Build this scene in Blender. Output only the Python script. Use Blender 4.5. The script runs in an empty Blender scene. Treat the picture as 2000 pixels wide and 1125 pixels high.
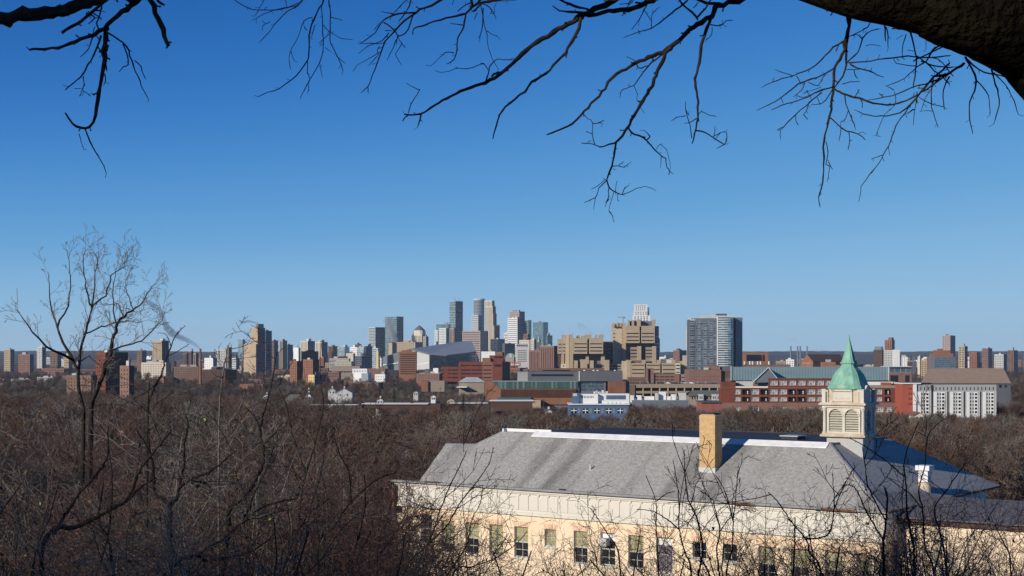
import bpy, math, random
import numpy as np
from mathutils import Vector, Matrix

# ------------------------------------------------------------------ camera, sky, sun, exposure
S = bpy.context.scene
COL = S.collection
CZ = 45.0            # eye height above the level of the far city
FP = 2877.0          # focal length in units of a picture 2000 wide
HY = 693.0           # height of the horizon in that picture
SUN_EL = math.radians(20)
SUN_DIR = Vector((-0.75, -0.66, 0)).normalized() * math.cos(SUN_EL) + Vector((0, 0, math.sin(SUN_EL)))

cam_d = bpy.data.cameras.new('camera')
cam = bpy.data.objects.new('camera', cam_d)
COL.objects.link(cam)
cam.location = (0, 0, CZ)
cam.rotation_euler = (math.radians(90), 0, 0)
cam_d.sensor_width = 36
cam_d.lens = 36 * FP / 2000
cam_d.shift_y = (HY - 562.5) / 2000
cam_d.clip_start = 0.1
cam_d.clip_end = 60000
S.camera = cam

w = bpy.data.worlds.new('World')
S.world = w
w.use_nodes = True
nt = w.node_tree
nt.nodes.clear()
sky = nt.nodes.new('ShaderNodeTexSky')
sky.sky_type = 'NISHITA'
sky.sun_disc = False
sky.sun_elevation = SUN_EL
sky.sun_rotation = math.atan2(SUN_DIR.x, SUN_DIR.y)
sky.altitude = 200
sky.air_density = 1.0
sky.dust_density = 0.2
sky.ozone_density = 2.5
hsv = nt.nodes.new('ShaderNodeHueSaturation')
hsv.inputs['Saturation'].default_value = 1.15
hsv.inputs['Value'].default_value = 1.0
bg = nt.nodes.new('ShaderNodeBackground')
bg.inputs[1].default_value = 0.10
wo = nt.nodes.new('ShaderNodeOutputWorld')
# clear winter air: the blue deepens steadily with height, the same all round
tcw = nt.nodes.new('ShaderNodeTexCoord')
sep = nt.nodes.new('ShaderNodeSeparateXYZ')
nt.links.new(tcw.outputs['Generated'], sep.inputs[0])
ramp = nt.nodes.new('ShaderNodeValToRGB')
ramp.color_ramp.interpolation = 'B_SPLINE'
stops = ((0.0, (.36, .57, .76)), (0.035, (.26, .50, .75)), (0.08, (.115, .365, .69)), (0.16, (.022, .185, .57)), (0.26, (.005, .095, .38)), (0.5, (.006, .065, .27)), (1.0, (.006, .045, .18)))
els = ramp.color_ramp.elements
els[0].position = 0.0
els[0].color = (*stops[0][1], 1)
els[1].position = 1.0
els[1].color = (*stops[-1][1], 1)
for p_, c_ in stops[1:-1]:
    e_ = els.new(p_)
    e_.color = (*c_, 1)
# the sky is a little deeper to the left (at right angles to the sun) than to the right
cl = nt.nodes.new('ShaderNodeMapRange')
cl.interpolation_type = 'SMOOTHSTEP'
cl.inputs[1].default_value = -0.6
cl.inputs[2].default_value = 0.6
cl.inputs[3].default_value = 1.18
cl.inputs[4].default_value = 0.62
nt.links.new(sep.outputs[0], cl.inputs[0])
ml = nt.nodes.new('ShaderNodeMath')
ml.operation = 'MULTIPLY'
nt.links.new(sep.outputs[2], ml.inputs[0])
nt.links.new(cl.outputs[0], ml.inputs[1])
nt.links.new(ml.outputs[0], ramp.inputs[0])
sc_ = nt.nodes.new('ShaderNodeVectorMath')
sc_.operation = 'SCALE'
sc_.inputs['Scale'].default_value = 10.0
nt.links.new(ramp.outputs[0], sc_.inputs[0])
nt.links.new(sky.outputs[0], hsv.inputs['Color'])
mxs = nt.nodes.new('ShaderNodeMix')
mxs.data_type = 'RGBA'
mxs.inputs[0].default_value = 0.97
nt.links.new(hsv.outputs[0], mxs.inputs[6])
nt.links.new(sc_.outputs[0], mxs.inputs[7])
nt.links.new(mxs.outputs[2], bg.inputs[0])
nt.links.new(bg.outputs[0], wo.inputs[0])

sl = bpy.data.lights.new('sun', 'SUN')
sl.energy = 4.6
sl.angle = math.radians(0.53)
sl.color = (1.0, 0.92, 0.80)
so = bpy.data.objects.new('sun', sl)
COL.objects.link(so)
so.rotation_euler = SUN_DIR.to_track_quat('Z', 'Y').to_euler()
so.location = (-50, -50, 120)

S.view_settings.view_transform = 'Standard'
S.view_settings.look = 'None'
S.view_settings.gamma = 1
S.view_settings.use_curve_mapping = False
S.view_settings.exposure = 0.0
S.cycles.max_bounces = 6
S.cycles.diffuse_bounces = 2
S.cycles.glossy_bounces = 2
S.cycles.transparent_max_bounces = 6
S.cycles.volume_bounces = 0
S.cycles.volume_step_rate = 1
S.cycles.use_denoising = True

R = random.Random(11)

# ------------------------------------------------------------------ helpers
def P(px, py, Y):
    """the point at distance Y that the picture shows at px, py"""
    return Vector(((px - 1000) / FP * Y, Y, CZ + (HY - py) / FP * Y))

def XP(px, Y):
    return (px - 1000) / FP * Y

def ZP(py, Y):
    return CZ + (HY - py) / FP * Y

MATS = {}
def mat(name, col, rough=0.8, var=0.12, scale=0.3, bump=0.0, metal=0.0, spec=0.3, island=0.0, col2=None, stretch=(1, 1, 1), bscale=None, each=0.0):
    if name in MATS:
        return MATS[name]
    m = bpy.data.materials.new(name)
    m.use_nodes = True
    n = m.node_tree.nodes
    l = m.node_tree.links
    b = n['Principled BSDF']
    b.inputs['Roughness'].default_value = rough
    b.inputs['Metallic'].default_value = metal
    b.inputs['Specular IOR Level'].default_value = spec
    tc = n.new('ShaderNodeTexCoord')
    mp = n.new('ShaderNodeMapping')
    mp.inputs['Scale'].default_value = stretch
    l.new(tc.outputs['Object'], mp.inputs[0])
    nz = n.new('ShaderNodeTexNoise')
    nz.inputs['Scale'].default_value = scale
    nz.inputs['Detail'].default_value = 6
    nz.inputs['Roughness'].default_value = 0.65
    l.new(mp.outputs[0], nz.inputs['Vector'])
    rp = n.new('ShaderNodeMapRange')
    rp.inputs[1].default_value = 0.3
    rp.inputs[2].default_value = 0.7
    l.new(nz.outputs[0], rp.inputs[0])
    mx = n.new('ShaderNodeMix')
    mx.data_type = 'RGBA'
    l.new(rp.outputs[0], mx.inputs[0])
    c2 = col2 or tuple(min(1, c * (1 + var)) for c in col)
    c1 = col if col2 else tuple(c * (1 - var) for c in col)
    mx.inputs[6].default_value = (*c1, 1)
    mx.inputs[7].default_value = (*c2, 1)
    out = mx.outputs[2]
    if island:
        g = n.new('ShaderNodeNewGeometry')
        r2 = n.new('ShaderNodeMapRange')
        r2.inputs[3].default_value = 1 - island
        r2.inputs[4].default_value = 1 + island
        l.new(g.outputs['Random Per Island'], r2.inputs[0])
        vm = n.new('ShaderNodeVectorMath')
        vm.operation = 'SCALE'
        l.new(out, vm.inputs[0])
        l.new(r2.outputs[0], vm.inputs['Scale'])
        out = vm.outputs[0]
    if each:
        oi = n.new('ShaderNodeObjectInfo')
        r3 = n.new('ShaderNodeMapRange')
        r3.inputs[3].default_value = 1 - each
        r3.inputs[4].default_value = 1 + each
        l.new(oi.outputs['Random'], r3.inputs[0])
        v3 = n.new('ShaderNodeVectorMath')
        v3.operation = 'SCALE'
        l.new(out, v3.inputs[0])
        l.new(r3.outputs[0], v3.inputs['Scale'])
        out = v3.outputs[0]
    l.new(out, b.inputs['Base Color'])
    if bump:
        bp = n.new('ShaderNodeBump')
        bp.inputs['Strength'].default_value = bump
        bp.inputs['Distance'].default_value = 0.05
        if bscale:
            nb = n.new('ShaderNodeTexNoise')
            nb.inputs['Scale'].default_value = bscale
            nb.inputs['Detail'].default_value = 4
            l.new(mp.outputs[0], nb.inputs['Vector'])
            l.new(nb.outputs[0], bp.inputs['Height'])
        else:
            l.new(nz.outputs[0], bp.inputs['Height'])
        l.new(bp.outputs[0], b.inputs['Normal'])
    MATS[name] = m
    return m

def glass(name, dark, light, rough=0.12, metal=0.55, thr=0.7):
    """window glass; single panes differ (blinds, lamps off, sky reflections put into the colour)"""
    if name in MATS:
        return MATS[name]
    m = bpy.data.materials.new(name)
    m.use_nodes = True
    n = m.node_tree.nodes
    l = m.node_tree.links
    b = n['Principled BSDF']
    b.inputs['Roughness'].default_value = rough
    b.inputs['Metallic'].default_value = metal
    g = n.new('ShaderNodeNewGeometry')
    cr = n.new('ShaderNodeValToRGB')
    cr.color_ramp.elements[0].position = 0.0
    cr.color_ramp.elements[0].color = (*dark, 1)
    cr.color_ramp.elements[1].position = 1.0
    cr.color_ramp.elements[1].color = (*light, 1)
    e = cr.color_ramp.elements.new(thr)
    e.color = (*[a * 0.8 + c * 0.2 for a, c in zip(dark, light)], 1)
    l.new(g.outputs['Random Per Island'], cr.inputs[0])
    l.new(cr.outputs[0], b.inputs['Base Color'])
    MATS[name] = m
    return m

class MB:
    def __init__(s):
        s.v = []; s.f = []; s.m = []
    def poly(s, pts, m=0):
        i = len(s.v)
        s.v.extend([tuple(p) for p in pts])
        s.f.append(tuple(range(i, i + len(pts))))
        s.m.append(m)
    def quad(s, a, b, c, d, m=0):
        s.poly((a, b, c, d), m)
    def obox(s, O, U, V, W, m=0):
        O = Vector(O); U = Vector(U); V = Vector(V); W = Vector(W)
        if U.cross(V).dot(W) < 0:
            U, V = V, U
        c = [O, O + U, O + U + V, O + V, O + W, O + U + W, O + U + V + W, O + V + W]
        i = len(s.v)
        s.v.extend([tuple(p) for p in c])
        for f in ((3, 2, 1, 0), (4, 5, 6, 7), (0, 1, 5, 4), (1, 2, 6, 5), (2, 3, 7, 6), (3, 0, 4, 7)):
            s.f.append(tuple(i + k for k in f)); s.m.append(m)
    def box(s, x0, x1, y0, y1, z0, z1, m=0):
        s.obox((x0, y0, z0), (x1 - x0, 0, 0), (0, y1 - y0, 0), (0, 0, z1 - z0), m)
    def cyl(s, c, r, z0, z1, n=16, r1=None, m=0, cap=True):
        r1 = r if r1 is None else r1
        i = len(s.v)
        for k in range(n):
            a = 2 * math.pi * k / n
            s.v.append((c[0] + r * math.cos(a), c[1] + r * math.sin(a), z0))
        for k in range(n):
            a = 2 * math.pi * k / n
            s.v.append((c[0] + r1 * math.cos(a), c[1] + r1 * math.sin(a), z1))
        for k in range(n):
            s.f.append((i + k, i + (k + 1) % n, i + n + (k + 1) % n, i + n + k)); s.m.append(m)
        if cap:
            s.f.append(tuple(range(i + n, i + 2 * n))); s.m.append(m)
    def loft(s, rings, m=0, cap=True):
        """rings: lists of equal numbers of points, bottom to top"""
        i = len(s.v); n = len(rings[0])
        for r in rings:
            s.v.extend([tuple(p) for p in r])
        for j in range(len(rings) - 1):
            for k in range(n):
                a = i + j * n
                s.f.append((a + k, a + (k + 1) % n, a + n + (k + 1) % n, a + n + k)); s.m.append(m)
        if cap:
            a = i + (len(rings) - 1) * n
            s.f.append(tuple(range(a, a + n))); s.m.append(m)
            s.f.append(tuple(reversed(range(i, i + n)))); s.m.append(m)
    def build(s, name, mats, parent=None, org=None, kind=None, label=None, smooth=False):
        if not s.f:
            return None
        if not isinstance(mats, (list, tuple)):
            mats = [mats]
        if org is None and parent is not None:
            org = parent.get('org0', (0, 0, 0))
        o3 = org if org is not None else (0, 0, 0)
        me = bpy.data.meshes.new(name)
        vs = [(a - o3[0], b - o3[1], c - o3[2]) for a, b, c in s.v]
        me.from_pydata(vs, [], s.f)
        for mm in mats:
            me.materials.append(mm)
        if len(mats) > 1:
            me.polygons.foreach_set('material_index', s.m)
        if smooth:
            me.polygons.foreach_set('use_smooth', [True] * len(me.polygons))
        o = bpy.data.objects.new(name, me)
        COL.objects.link(o)
        if parent is not None:
            o.parent = parent
            o['org0'] = tuple(o3)
        if kind:
            o['kind'] = kind
        if label:
            o['label'] = label
        return o

def tag(o, label, cat, group=None, kind=None):
    if label: o['label'] = label
    if cat: o['category'] = cat
    if group: o['group'] = group
    if kind: o['kind'] = kind
    return o

def thing(name, label, cat, loc, group=None):
    o = bpy.data.objects.new(name, None)
    o.empty_display_size = 0.1
    COL.objects.link(o)
    o.location = loc
    o['org0'] = tuple(loc)
    return tag(o, label, cat, group)

def share(mb_obj, parent, loc, name=None):
    """another piece that shares the mesh of mb_obj"""
    o = mb_obj.copy()
    COL.objects.link(o)
    o.parent = parent
    o.location = loc
    return o

def facade(mw, mg, O, u, n, W, z0, z1, uh, vh, rec=0.3, reveal=True, mwi=0, mgi=0):
    """wall with real recessed openings; O base corner, u along, n outward"""
    O = Vector((O[0], O[1], 0)); u = Vector(u); n = Vector(n)
    def p(a, z, d=0):
        q = O + u * a - n * d
        return (q.x, q.y, z)
    zp = z0
    for (a, b) in vh:
        if a > zp + 1e-4:
            mw.quad(p(0, zp), p(W, zp), p(W, a), p(0, a), mwi)
        up = 0
        for (c, d) in uh:
            if c > up + 1e-4:
                mw.quad(p(up, a), p(c, a), p(c, b), p(up, b), mwi)
            if reveal:
                mw.quad(p(c, a), p(c, a, rec), p(c, b, rec), p(c, b), mwi)
                mw.quad(p(d, a), p(d, a, rec), p(d, b, rec), p(d, b), mwi)
                mw.quad(p(c, b), p(d, b), p(d, b, rec), p(c, b, rec), mwi)
                mw.quad(p(c, a), p(d, a), p(d, a, rec), p(c, a, rec), mwi)
            mg.quad(p(c, a, rec), p(d, a, rec), p(d, b, rec), p(c, b, rec), mgi)
            up = d
        if up < W - 1e-4:
            mw.quad(p(up, a), p(W, a), p(W, b), p(up, b), mwi)
        zp = b
    if zp < z1 - 1e-4:
        mw.quad(p(0, zp), p(W, zp), p(W, z1), p(0, z1), mwi)

def cells(a, b, n, frac, m0=0.0, m1=0.0):
    """n even openings between a+m0 and b-m1, each frac of its bay"""
    a += m0; b -= m1
    s = (b - a) / n
    return [(a + s * (i + .5 - frac / 2), a + s * (i + .5 + frac / 2)) for i in range(n)]

G = {}
def setup_mats():
    G['dark'] = glass('dark_glass', (0.012, 0.016, 0.022), (0.10, 0.13, 0.15), .15, .3, .8)
    G['blue'] = glass('blue_glass', (0.09, 0.15, 0.20), (0.20, 0.29, 0.36), .1, .45, .7)
    G['teal'] = glass('teal_glass', (0.08, 0.17, 0.19), (0.24, 0.38, 0.38), .12, .45, .6)
    G['pale'] = glass('pale_glass', (0.25, 0.34, 0.36), (0.55, 0.66, 0.66), .12, .6, .5)
    G['navy'] = glass('navy_glass', (0.012, 0.022, 0.042), (0.05, 0.08, 0.12), .1, .6, .8)
    G['brown'] = glass('bronze_glass', (0.03, 0.022, 0.018), (0.08, 0.06, 0.05), .15, .4, .8)
setup_mats()
M = dict(
    brick=mat('red_brick', (0.17, 0.05, 0.032), .9, .18, .15, .1),
    orange=mat('orange_brick', (0.245, 0.115, 0.07), .9, .15, .15),
    pinkbrick=mat('weathered_pink_brick', (0.22, 0.125, 0.10), .9, .15, .2),
    brown=mat('brown_brick', (0.17, 0.105, 0.08), .9, .15, .15),
    darkbrown=mat('dark_brown_and_shade_brick', (0.09, 0.05, 0.04), .9, .15, .15),  # also on side faces of brick blocks, where it paints their shade
    beige=mat('beige_concrete', (0.46, 0.38, 0.28), .85, .10, .1),
    tan=mat('tan_concrete', (0.40, 0.31, 0.21), .85, .10, .1),
    tanlow=mat('brownish_concrete', (0.29, 0.23, 0.18), .85, .10, .1),
    cream=mat('cream_stone', (0.58, 0.52, 0.42), .85, .08, .1),
    white=mat('white_wall', (0.72, 0.72, 0.70), .7, .06, .1),
    grey=mat('grey_concrete', (0.33, 0.33, 0.33), .85, .10, .1),
    lgrey=mat('light_grey_concrete', (0.50, 0.50, 0.49), .85, .08, .1),
    dgrey=mat('dark_grey_panel', (0.11, 0.115, 0.13), .6, .10, .1),
    pink=mat('pinkish_granite', (0.37, 0.29, 0.27), .75, .08, .1),
    steel=mat('steel_blue_panel', (0.17, 0.20, 0.25), .45, .08, .1, metal=.3),
    slate=mat('slate_and_shade_panel', (0.14, 0.16, 0.19), .6, .08, .1),  # also on side faces of pale towers, where it paints their shade
    roofd=mat('dark_flat_roof', (0.06, 0.06, 0.065), .9, .2, .1),
    roofl=mat('light_flat_roof', (0.42, 0.42, 0.42), .9, .15, .1),
    roofw=mat('white_flat_roof', (0.70, 0.71, 0.72), .8, .06, .1),
    blue=mat('blue_painted_wall', (0.075, 0.13, 0.22), .7, .14, .2),
    tealroof=mat('teal_metal_roof', (0.30, 0.41, 0.39), .55, .06, .1),
    copper=mat('green_copper', (0.10, 0.27, 0.20), .65, .15, 2.2, .25, col2=(0.27, 0.50, 0.38), stretch=(1, 1, .35)),
    rust=mat('rust_panel', (0.22, 0.10, 0.06), .8, .2, .2),
    redpaint=mat('red_painted_wall', (0.36, 0.09, 0.055), .7, .1, .2),
    yellow=mat('yellow_wall', (0.62, 0.46, 0.22), .8, .1, .2),
    black=mat('black_metal', (0.02, 0.02, 0.022), .5, .1, 1),
    mast=mat('grey_metal', (0.25, 0.25, 0.26), .5, .1, 1, metal=.4),
)
# ------------------------------------------------------------------ ground and far hills
def hill_z(x, y):
    """the park hill under the camera, falling to the level of the city"""
    if y < 3:
        base = CZ - 1.7 - 0.05 * y
    else:
        base = CZ - 1.85 - 0.20 * (y - 3)
    t = max(0.0, min(1.0, (y - 3) / 200))
    low = 24 * (1 - max(0, min(1, (y - 110) / 1000)))
    low = low if low > 0 else 0
    lat = max(0, abs(x) - 60) * 0.05
    z = max(base - (lat if y < 120 else 0), low)
    return z + 0.25 * math.sin(x * .21 + y * .13) * max(0, 1 - y / 300) * min(1, max(0, y - 4) / 10)

def make_ground():
    xs = sorted(set([-16000, -9000, -5000, -3000, -1800, -1000, -600, -400, -250] + [i * 10 for i in range(-16, 17)] + [250, 400, 600, 1000, 1800, 3000, 5000, 9000, 16000]))
    ys = [-120, -60, -30, -15, -5] + [i * 4 for i in range(0, 40)] + [170, 190, 215, 250, 300, 360, 400, 600, 900, 1400, 2200, 3500, 5500, 8000, 11000, 14500, 18000]
    mb = MB()
    idx = {}
    for j, y in enumerate(ys):
        for i, x in enumerate(xs):
            idx[i, j] = len(mb.v)
            mb.v.append((x, y, hill_z(x, y)))
    for j in range(len(ys) - 1):
        for i in range(len(xs) - 1):
            mb.f.append((idx[i, j], idx[i + 1, j], idx[i + 1, j + 1], idx[i, j + 1])); mb.m.append(0)
    m = mat('leaf_litter_ground', (0.035, 0.026, 0.02), .95, .3, .02, .5, col2=(0.075, 0.055, 0.042), bscale=3)
    g = mb.build('ground', m, kind='structure', smooth=True)
    return g
make_ground()

def make_hills():
    hm = mat('wooded_ridge', (0.030, 0.032, 0.034), .95, .3, .004)
    for k, (Y, h0, h1, lab) in enumerate(((9500, 44, 16, 0), (12500, 70, 22, 0))):
        mb = MB()
        rr = random.Random(5 + k)
        N = 260
        ph = [rr.uniform(0, 6.28) for _ in range(6)]
        prev = None
        for i in range(N + 1):
            x = -7500 + 15000 * i / N
            t = i / N * 20
            h = h0 + h1 * .5 * (math.sin(t * .6 + ph[0]) * .5 + math.sin(t * 1.7 + ph[1]) * .3 + math.sin(t * 4.1 + ph[2]) * .15) + rr.uniform(0, 3)
            rows = [(x, Y - 900, -0.5), (x, Y - 300, h * .6), (x, Y, h), (x, Y + 700, h * .7), (x, Y + 1400, -0.5)]
            if prev:
                for a in range(4):
                    mb.quad(prev[a], rows[a], rows[a + 1], prev[a + 1])
            prev = rows
        o = mb.build('hills', hm, kind='structure')
make_hills()

# ------------------------------------------------------------------ buildings
def grid_for(W, H, fh=4.0, fwid=4.0, maxc=9, maxr=26):
    return max(1, min(maxc, round(W / fwid))), max(1, min(maxr, round(H / fh)))

NB = [0]
def tower(name, label, x0, xm, x1, yt, Y, wall='tan', side=None, gl='dark', theta=28, style='grid', fw=.55, fh=.5,
          nc=None, nr=None, z0=0.0, cat='building', roof='roofd', boxes=1, rec=None, group=None, sidestyle=None, crown=None, zw0=None, coping=None, glside=None, root=None):
    """a block seen on its corner xm: the face x0..xm and the face xm..x1"""
    NB[0] += 1
    rr = random.Random(NB[0] * 7 + 3)
    th = math.radians(theta)
    C = Vector((XP(xm, Y), Y, 0))
    ul = Vector((-math.cos(th), math.sin(th), 0)); ur = Vector((math.sin(th), math.cos(th), 0))
    k0 = (x0 - 1000) / FP; k1 = (x1 - 1000) / FP
    L = (C.x - k0 * C.y) / (math.cos(th) + k0 * math.sin(th)) if xm > x0 else 12
    den = (math.sin(th) - k1 * math.cos(th))
    D = (k1 * C.y - C.x) / den if (x1 > xm and den > .02) else max(14, L * .6)
    L = max(L, 1); D = max(1, min(D, 160))
    z1 = ZP(yt, Y)
    t = root or thing(name, label, cat, (C.x, C.y, z0), group)
    mw = MB(); mg = MB()
    rec = rec if rec is not None else (.35 if Y < 3000 else .5)
    nl, nu, = -ur, ul
    zb = zw0 if zw0 is not None else z0 + 2
    def face(O, u, n, W, st, fwf, glm, ncc=None):
        H = z1 - zb
        c, r = grid_for(W, H, 4.0 if Y < 3500 else 6.0, 4.0 if Y < 3500 else 6.0)
        c = ncc or c; r = nr or r
        if st == 'blank':
            uh, vh = [], []
        elif st == 'grid':
            uh = cells(0, W, c, fwf, W * .04, W * .04); vh = cells(zb, z1, r, fh, 1, 2)
        elif st == 'bands':
            uh = [(W * .03, W * .97)]; vh = cells(zb, z1, r, fh, 1, 2)
        elif st == 'piers':
            uh = cells(0, W, c, fwf, W * .04, W * .04); vh = [(zb + 1, z1 - 3)]
        elif st == 'glass':
            uh = cells(0, W, c, .93); vh = cells(zb, z1, r, .86, 0, 1)
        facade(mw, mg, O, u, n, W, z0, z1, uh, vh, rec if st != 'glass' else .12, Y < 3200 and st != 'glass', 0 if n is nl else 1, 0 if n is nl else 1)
    A = C + ul * L; B = C + ur * D; E = A + ur * D
    face(A, -ul, nl, L, style, fw, gl, nc)
    face(C, ur, -ul, D, sidestyle or style, fw, gl)
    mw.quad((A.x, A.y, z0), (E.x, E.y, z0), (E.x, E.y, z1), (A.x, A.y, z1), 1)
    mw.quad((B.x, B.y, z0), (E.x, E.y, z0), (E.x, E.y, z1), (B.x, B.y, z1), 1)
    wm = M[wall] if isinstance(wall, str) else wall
    sm = M[side] if side else wm  # right faces mostly take a darker colour: their shade is painted in
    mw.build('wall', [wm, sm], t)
    g = mg.build('windows', [G[gl], G[glside or gl]], t, kind='stuff')  # darker side glass has the shade put into its colour
    # roof slab behind a parapet
    mr = MB()
    ii = .4
    a = [C + ul * ii + ur * ii, A - ul * ii + ur * ii, E - ul * ii - ur * ii, B + ul * ii - ur * ii]
    zr = z1 - .6
    mr.quad(*[(q.x, q.y, zr) for q in a])
    for i in range(4):
        p, q = a[i], a[(i + 1) % 4]
        mr.quad((p.x, p.y, zr), (q.x, q.y, zr), (q.x, q.y, z1), (p.x, p.y, z1))
    o4 = [C, A, E, B]
    for i in range(4):
        p, q = a[i], a[(i + 1) % 4]; p2, q2 = o4[i], o4[(i + 1) % 4]
        mr.quad((p.x, p.y, z1), (q.x, q.y, z1), (q2.x, q2.y, z1), (p2.x, p2.y, z1))
    mr.build('roof', M[roof], t)
    for _ in range(boxes):
        bl = L * rr.uniform(.15, .4); bd = D * rr.uniform(.2, .5); bh = rr.uniform(2, 5) * (1 if Y < 3500 else 1.6)
        q = C + ul * (L * rr.uniform(.1, .5)) + ur * (D * rr.uniform(.1, .4))
        m = MB(); m.obox((q.x, q.y, zr), ul * bl, ur * bd, (0, 0, bh))
        m.build('roof_box', M[rr.choice(['grey', 'dgrey', 'lgrey', wall if isinstance(wall, str) else 'grey'])], t)
    t['L'] = L; t['D'] = D
    return t, C, ul, ur, L, D, z1

def box_on(t, name, C, ul, ur, a0, a1, b0, b1, z0, z1, m):
    mb = MB(); q = C + ul * a0 + ur * b0
    mb.obox((q.x, q.y, z0), ul * (a1 - a0), ur * (b1 - b0), (0, 0, z1 - z0))
    return mb.build(name, m, t)

def front(parent, name, x0, x1, y0, y1, Y, D=20, wall='tan', gl='dark', cols=None, rows=None, rec=.4, single=False, wname='window', roof='roofd', ubands=False):
    """a block that faces the camera: px rectangle x0..x1, y0..y1 at distance Y; rows/cols are px intervals"""
    X0, X1 = XP(x0, Y), XP(x1, Y); z1, z0 = ZP(y0, Y), ZP(y1, Y)
    mw = MB(); mg = MB()
    vh = sorted([(ZP(b, Y), ZP(a, Y)) for a, b in (rows or [])])
    uh = [(XP(a, Y) - X0, XP(b, Y) - X0) for a, b in (cols or [])]
    if rows and not cols:
        uh = [((X1 - X0) * .04, (X1 - X0) * .96)]
    if cols and not rows:
        vh = [(z0 + (z1 - z0) * .03, z0 + (z1 - z0) * .95)]
    facade(mw, mg, (X0, Y), (1, 0, 0), (0, -1, 0), X1 - X0, z0, z1, uh, vh, rec)
    mw.quad((X1, Y, z0), (X1, Y + D, z0), (X1, Y + D, z1), (X1, Y, z1))
    mw.quad((X0, Y, z0), (X0, Y + D, z0), (X0, Y + D, z1), (X0, Y, z1))
    mw.quad((X0, Y + D, z0), (X1, Y + D, z0), (X1, Y + D, z1), (X0, Y + D, z1))
    mw.quad((X0, Y, z1), (X1, Y, z1), (X1, Y + D, z1), (X0, Y + D, z1), 1)
    wm = M[wall] if isinstance(wall, str) else wall
    o = mw.build(name, [wm, M[roof]], parent)
    if mg.f:
        if single:
            for f in mg.f:
                s = MB(); s.poly([mg.v[i] for i in f]); s.build(wname, G[gl], o)
        else:
            mg.build(wname + 's', G[gl], o, kind='stuff')
    return o

def ivals(a, b, n, frac=.6):
    return cells(a, b, n, frac)

T = tower
# ---- far left of downtown
T('brick_apartment_tower', 'dark red brick apartment block at the far left with stepped top', 187, 206, 250, 688, 1500, 'brick', 'darkbrown', theta=38, fw=.4, fh=.4, boxes=2)
T('brick_apartment_block', 'slim red brick block with a sunlit end in front of the stepped brick block', 234, 252, 262, 714, 1300, 'pinkbrick', 'darkbrown', theta=30, fw=.3, fh=.4)
T('brick_apartment_block', 'low dark brick wing left of the stepped brick block', 130, 178, 190, 733, 1450, 'brown', 'darkbrown', theta=30, fw=.3, fh=.4)
T('apartment_tower', 'small grey brown tower left of the tall beige slab', 268, 277, 286, 684, 3900, 'brown', 'slate', theta=40)
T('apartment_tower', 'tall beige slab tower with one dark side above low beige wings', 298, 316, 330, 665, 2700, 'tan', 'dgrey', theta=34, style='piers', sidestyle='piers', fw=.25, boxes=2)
T('low_building', 'long low cream building at the foot of the beige slab tower', 276, 324, 334, 708, 2600, 'cream', 'tan', theta=12, fh=.3, boxes=3)
T('apartment_tower', 'leftmost of three brown towers beside the red smokestack', 358, 364, 370, 690, 3950, 'brown', 'slate', theta=36, style='piers')
T('apartment_tower', 'middle and tallest of three brown towers beside the red smokestack', 369, 373, 378, 686, 3900, 'pinkbrick', 'slate', theta=36, style='piers')
T('apartment_tower', 'rightmost of three brown towers beside the red smokestack', 378, 382, 388, 690, 3850, 'tan', 'brown', theta=36, style='piers')
T('warehouse', 'long low brick warehouse left of the red smokestack', 340, 388, 391, 716, 2300, 'brown', 'darkbrown', theta=8, fh=.3, boxes=4)
T('warehouse', 'long low dark brick shed right of the red smokestack', 394, 440, 462, 722, 2100, 'darkbrown', 'darkbrown', theta=14, fh=.3, boxes=2)
T('office_block', 'small bright white block right of the red smokestack', 399, 416, 424, 699, 2500, 'white', 'grey', theta=24, fw=.3, fh=.3)
T('apartment_slab', 'pale slab with close rows of windows left of a brown tower', 421, 441, 443, 683, 3300, 'lgrey', 'grey', theta=10, fw=.5)
T('apartment_tower', 'narrow brown tower with mast right of the pale slab', 440, 446, 453, 678, 3350, 'tan', 'brown', theta=36, style='piers')
T('office_block', 'low grey block between the narrow brown tower and pale glass tower', 453, 461, 468, 699, 3600, 'lgrey', 'slate', theta=26)
T('glass_tower', 'slim pale blue glass tower left of the stepped beige towers', 465, 474, 479, 663, 5600, 'steel', 'slate', gl='pale', style='glass', theta=30)
# stepped beige towers with dark sides
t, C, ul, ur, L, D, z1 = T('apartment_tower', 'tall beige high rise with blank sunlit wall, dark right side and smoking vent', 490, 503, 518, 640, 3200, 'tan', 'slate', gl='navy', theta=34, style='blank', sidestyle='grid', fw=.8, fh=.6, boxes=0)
box_on(t, 'lift_house', C, ul, ur, -0.01 + 1, 9, D * .15, D * .85, z1 - 1, z1 + 8.5, M['tan'])
box_on(t, 'vent', C, ul, ur, 2, 3.4, 2, 3.4, z1 - 1, z1 + 10, M['mast'])
T('apartment_tower', 'beige block with a blank wall stepping down left of the smoking high rise', 476, 500, 503, 672, 3150, 'tan', 'slate', theta=34, style='blank', sidestyle='grid')
T('apartment_tower', 'dark checkered tower right behind the smoking beige high rise', 515, 519, 531, 646, 3400, 'slate', 'slate', gl='navy', theta=40, fw=.8, fh=.6)
T('apartment_tower', 'brown tower with lit left side next to dark checkered tower', 531, 535, 543, 665, 4200, 'brown', 'slate', theta=40)
T('apartment_tower', 'light brown tower with grey ribs second right of dark checkered tower', 546, 552, 561, 665, 4300, 'tan', 'grey', theta=40, style='piers')
T('apartment_tower', 'dark slab tower left of the small white block', 560, 562, 572, 673, 4400, 'slate', 'slate', gl='navy', theta=45)
T('office_block', 'small gleaming white block above the red brick complex', 573, 583, 587, 679, 3900, 'white', 'grey', theta=26, style='blank', sidestyle='blank')
T('apartment_tower', 'cream tower with wide lit front behind the dark green glass block', 587, 601, 615, 666, 4600, 'cream', 'slate', theta=38, style='piers', fw=.35)
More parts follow.
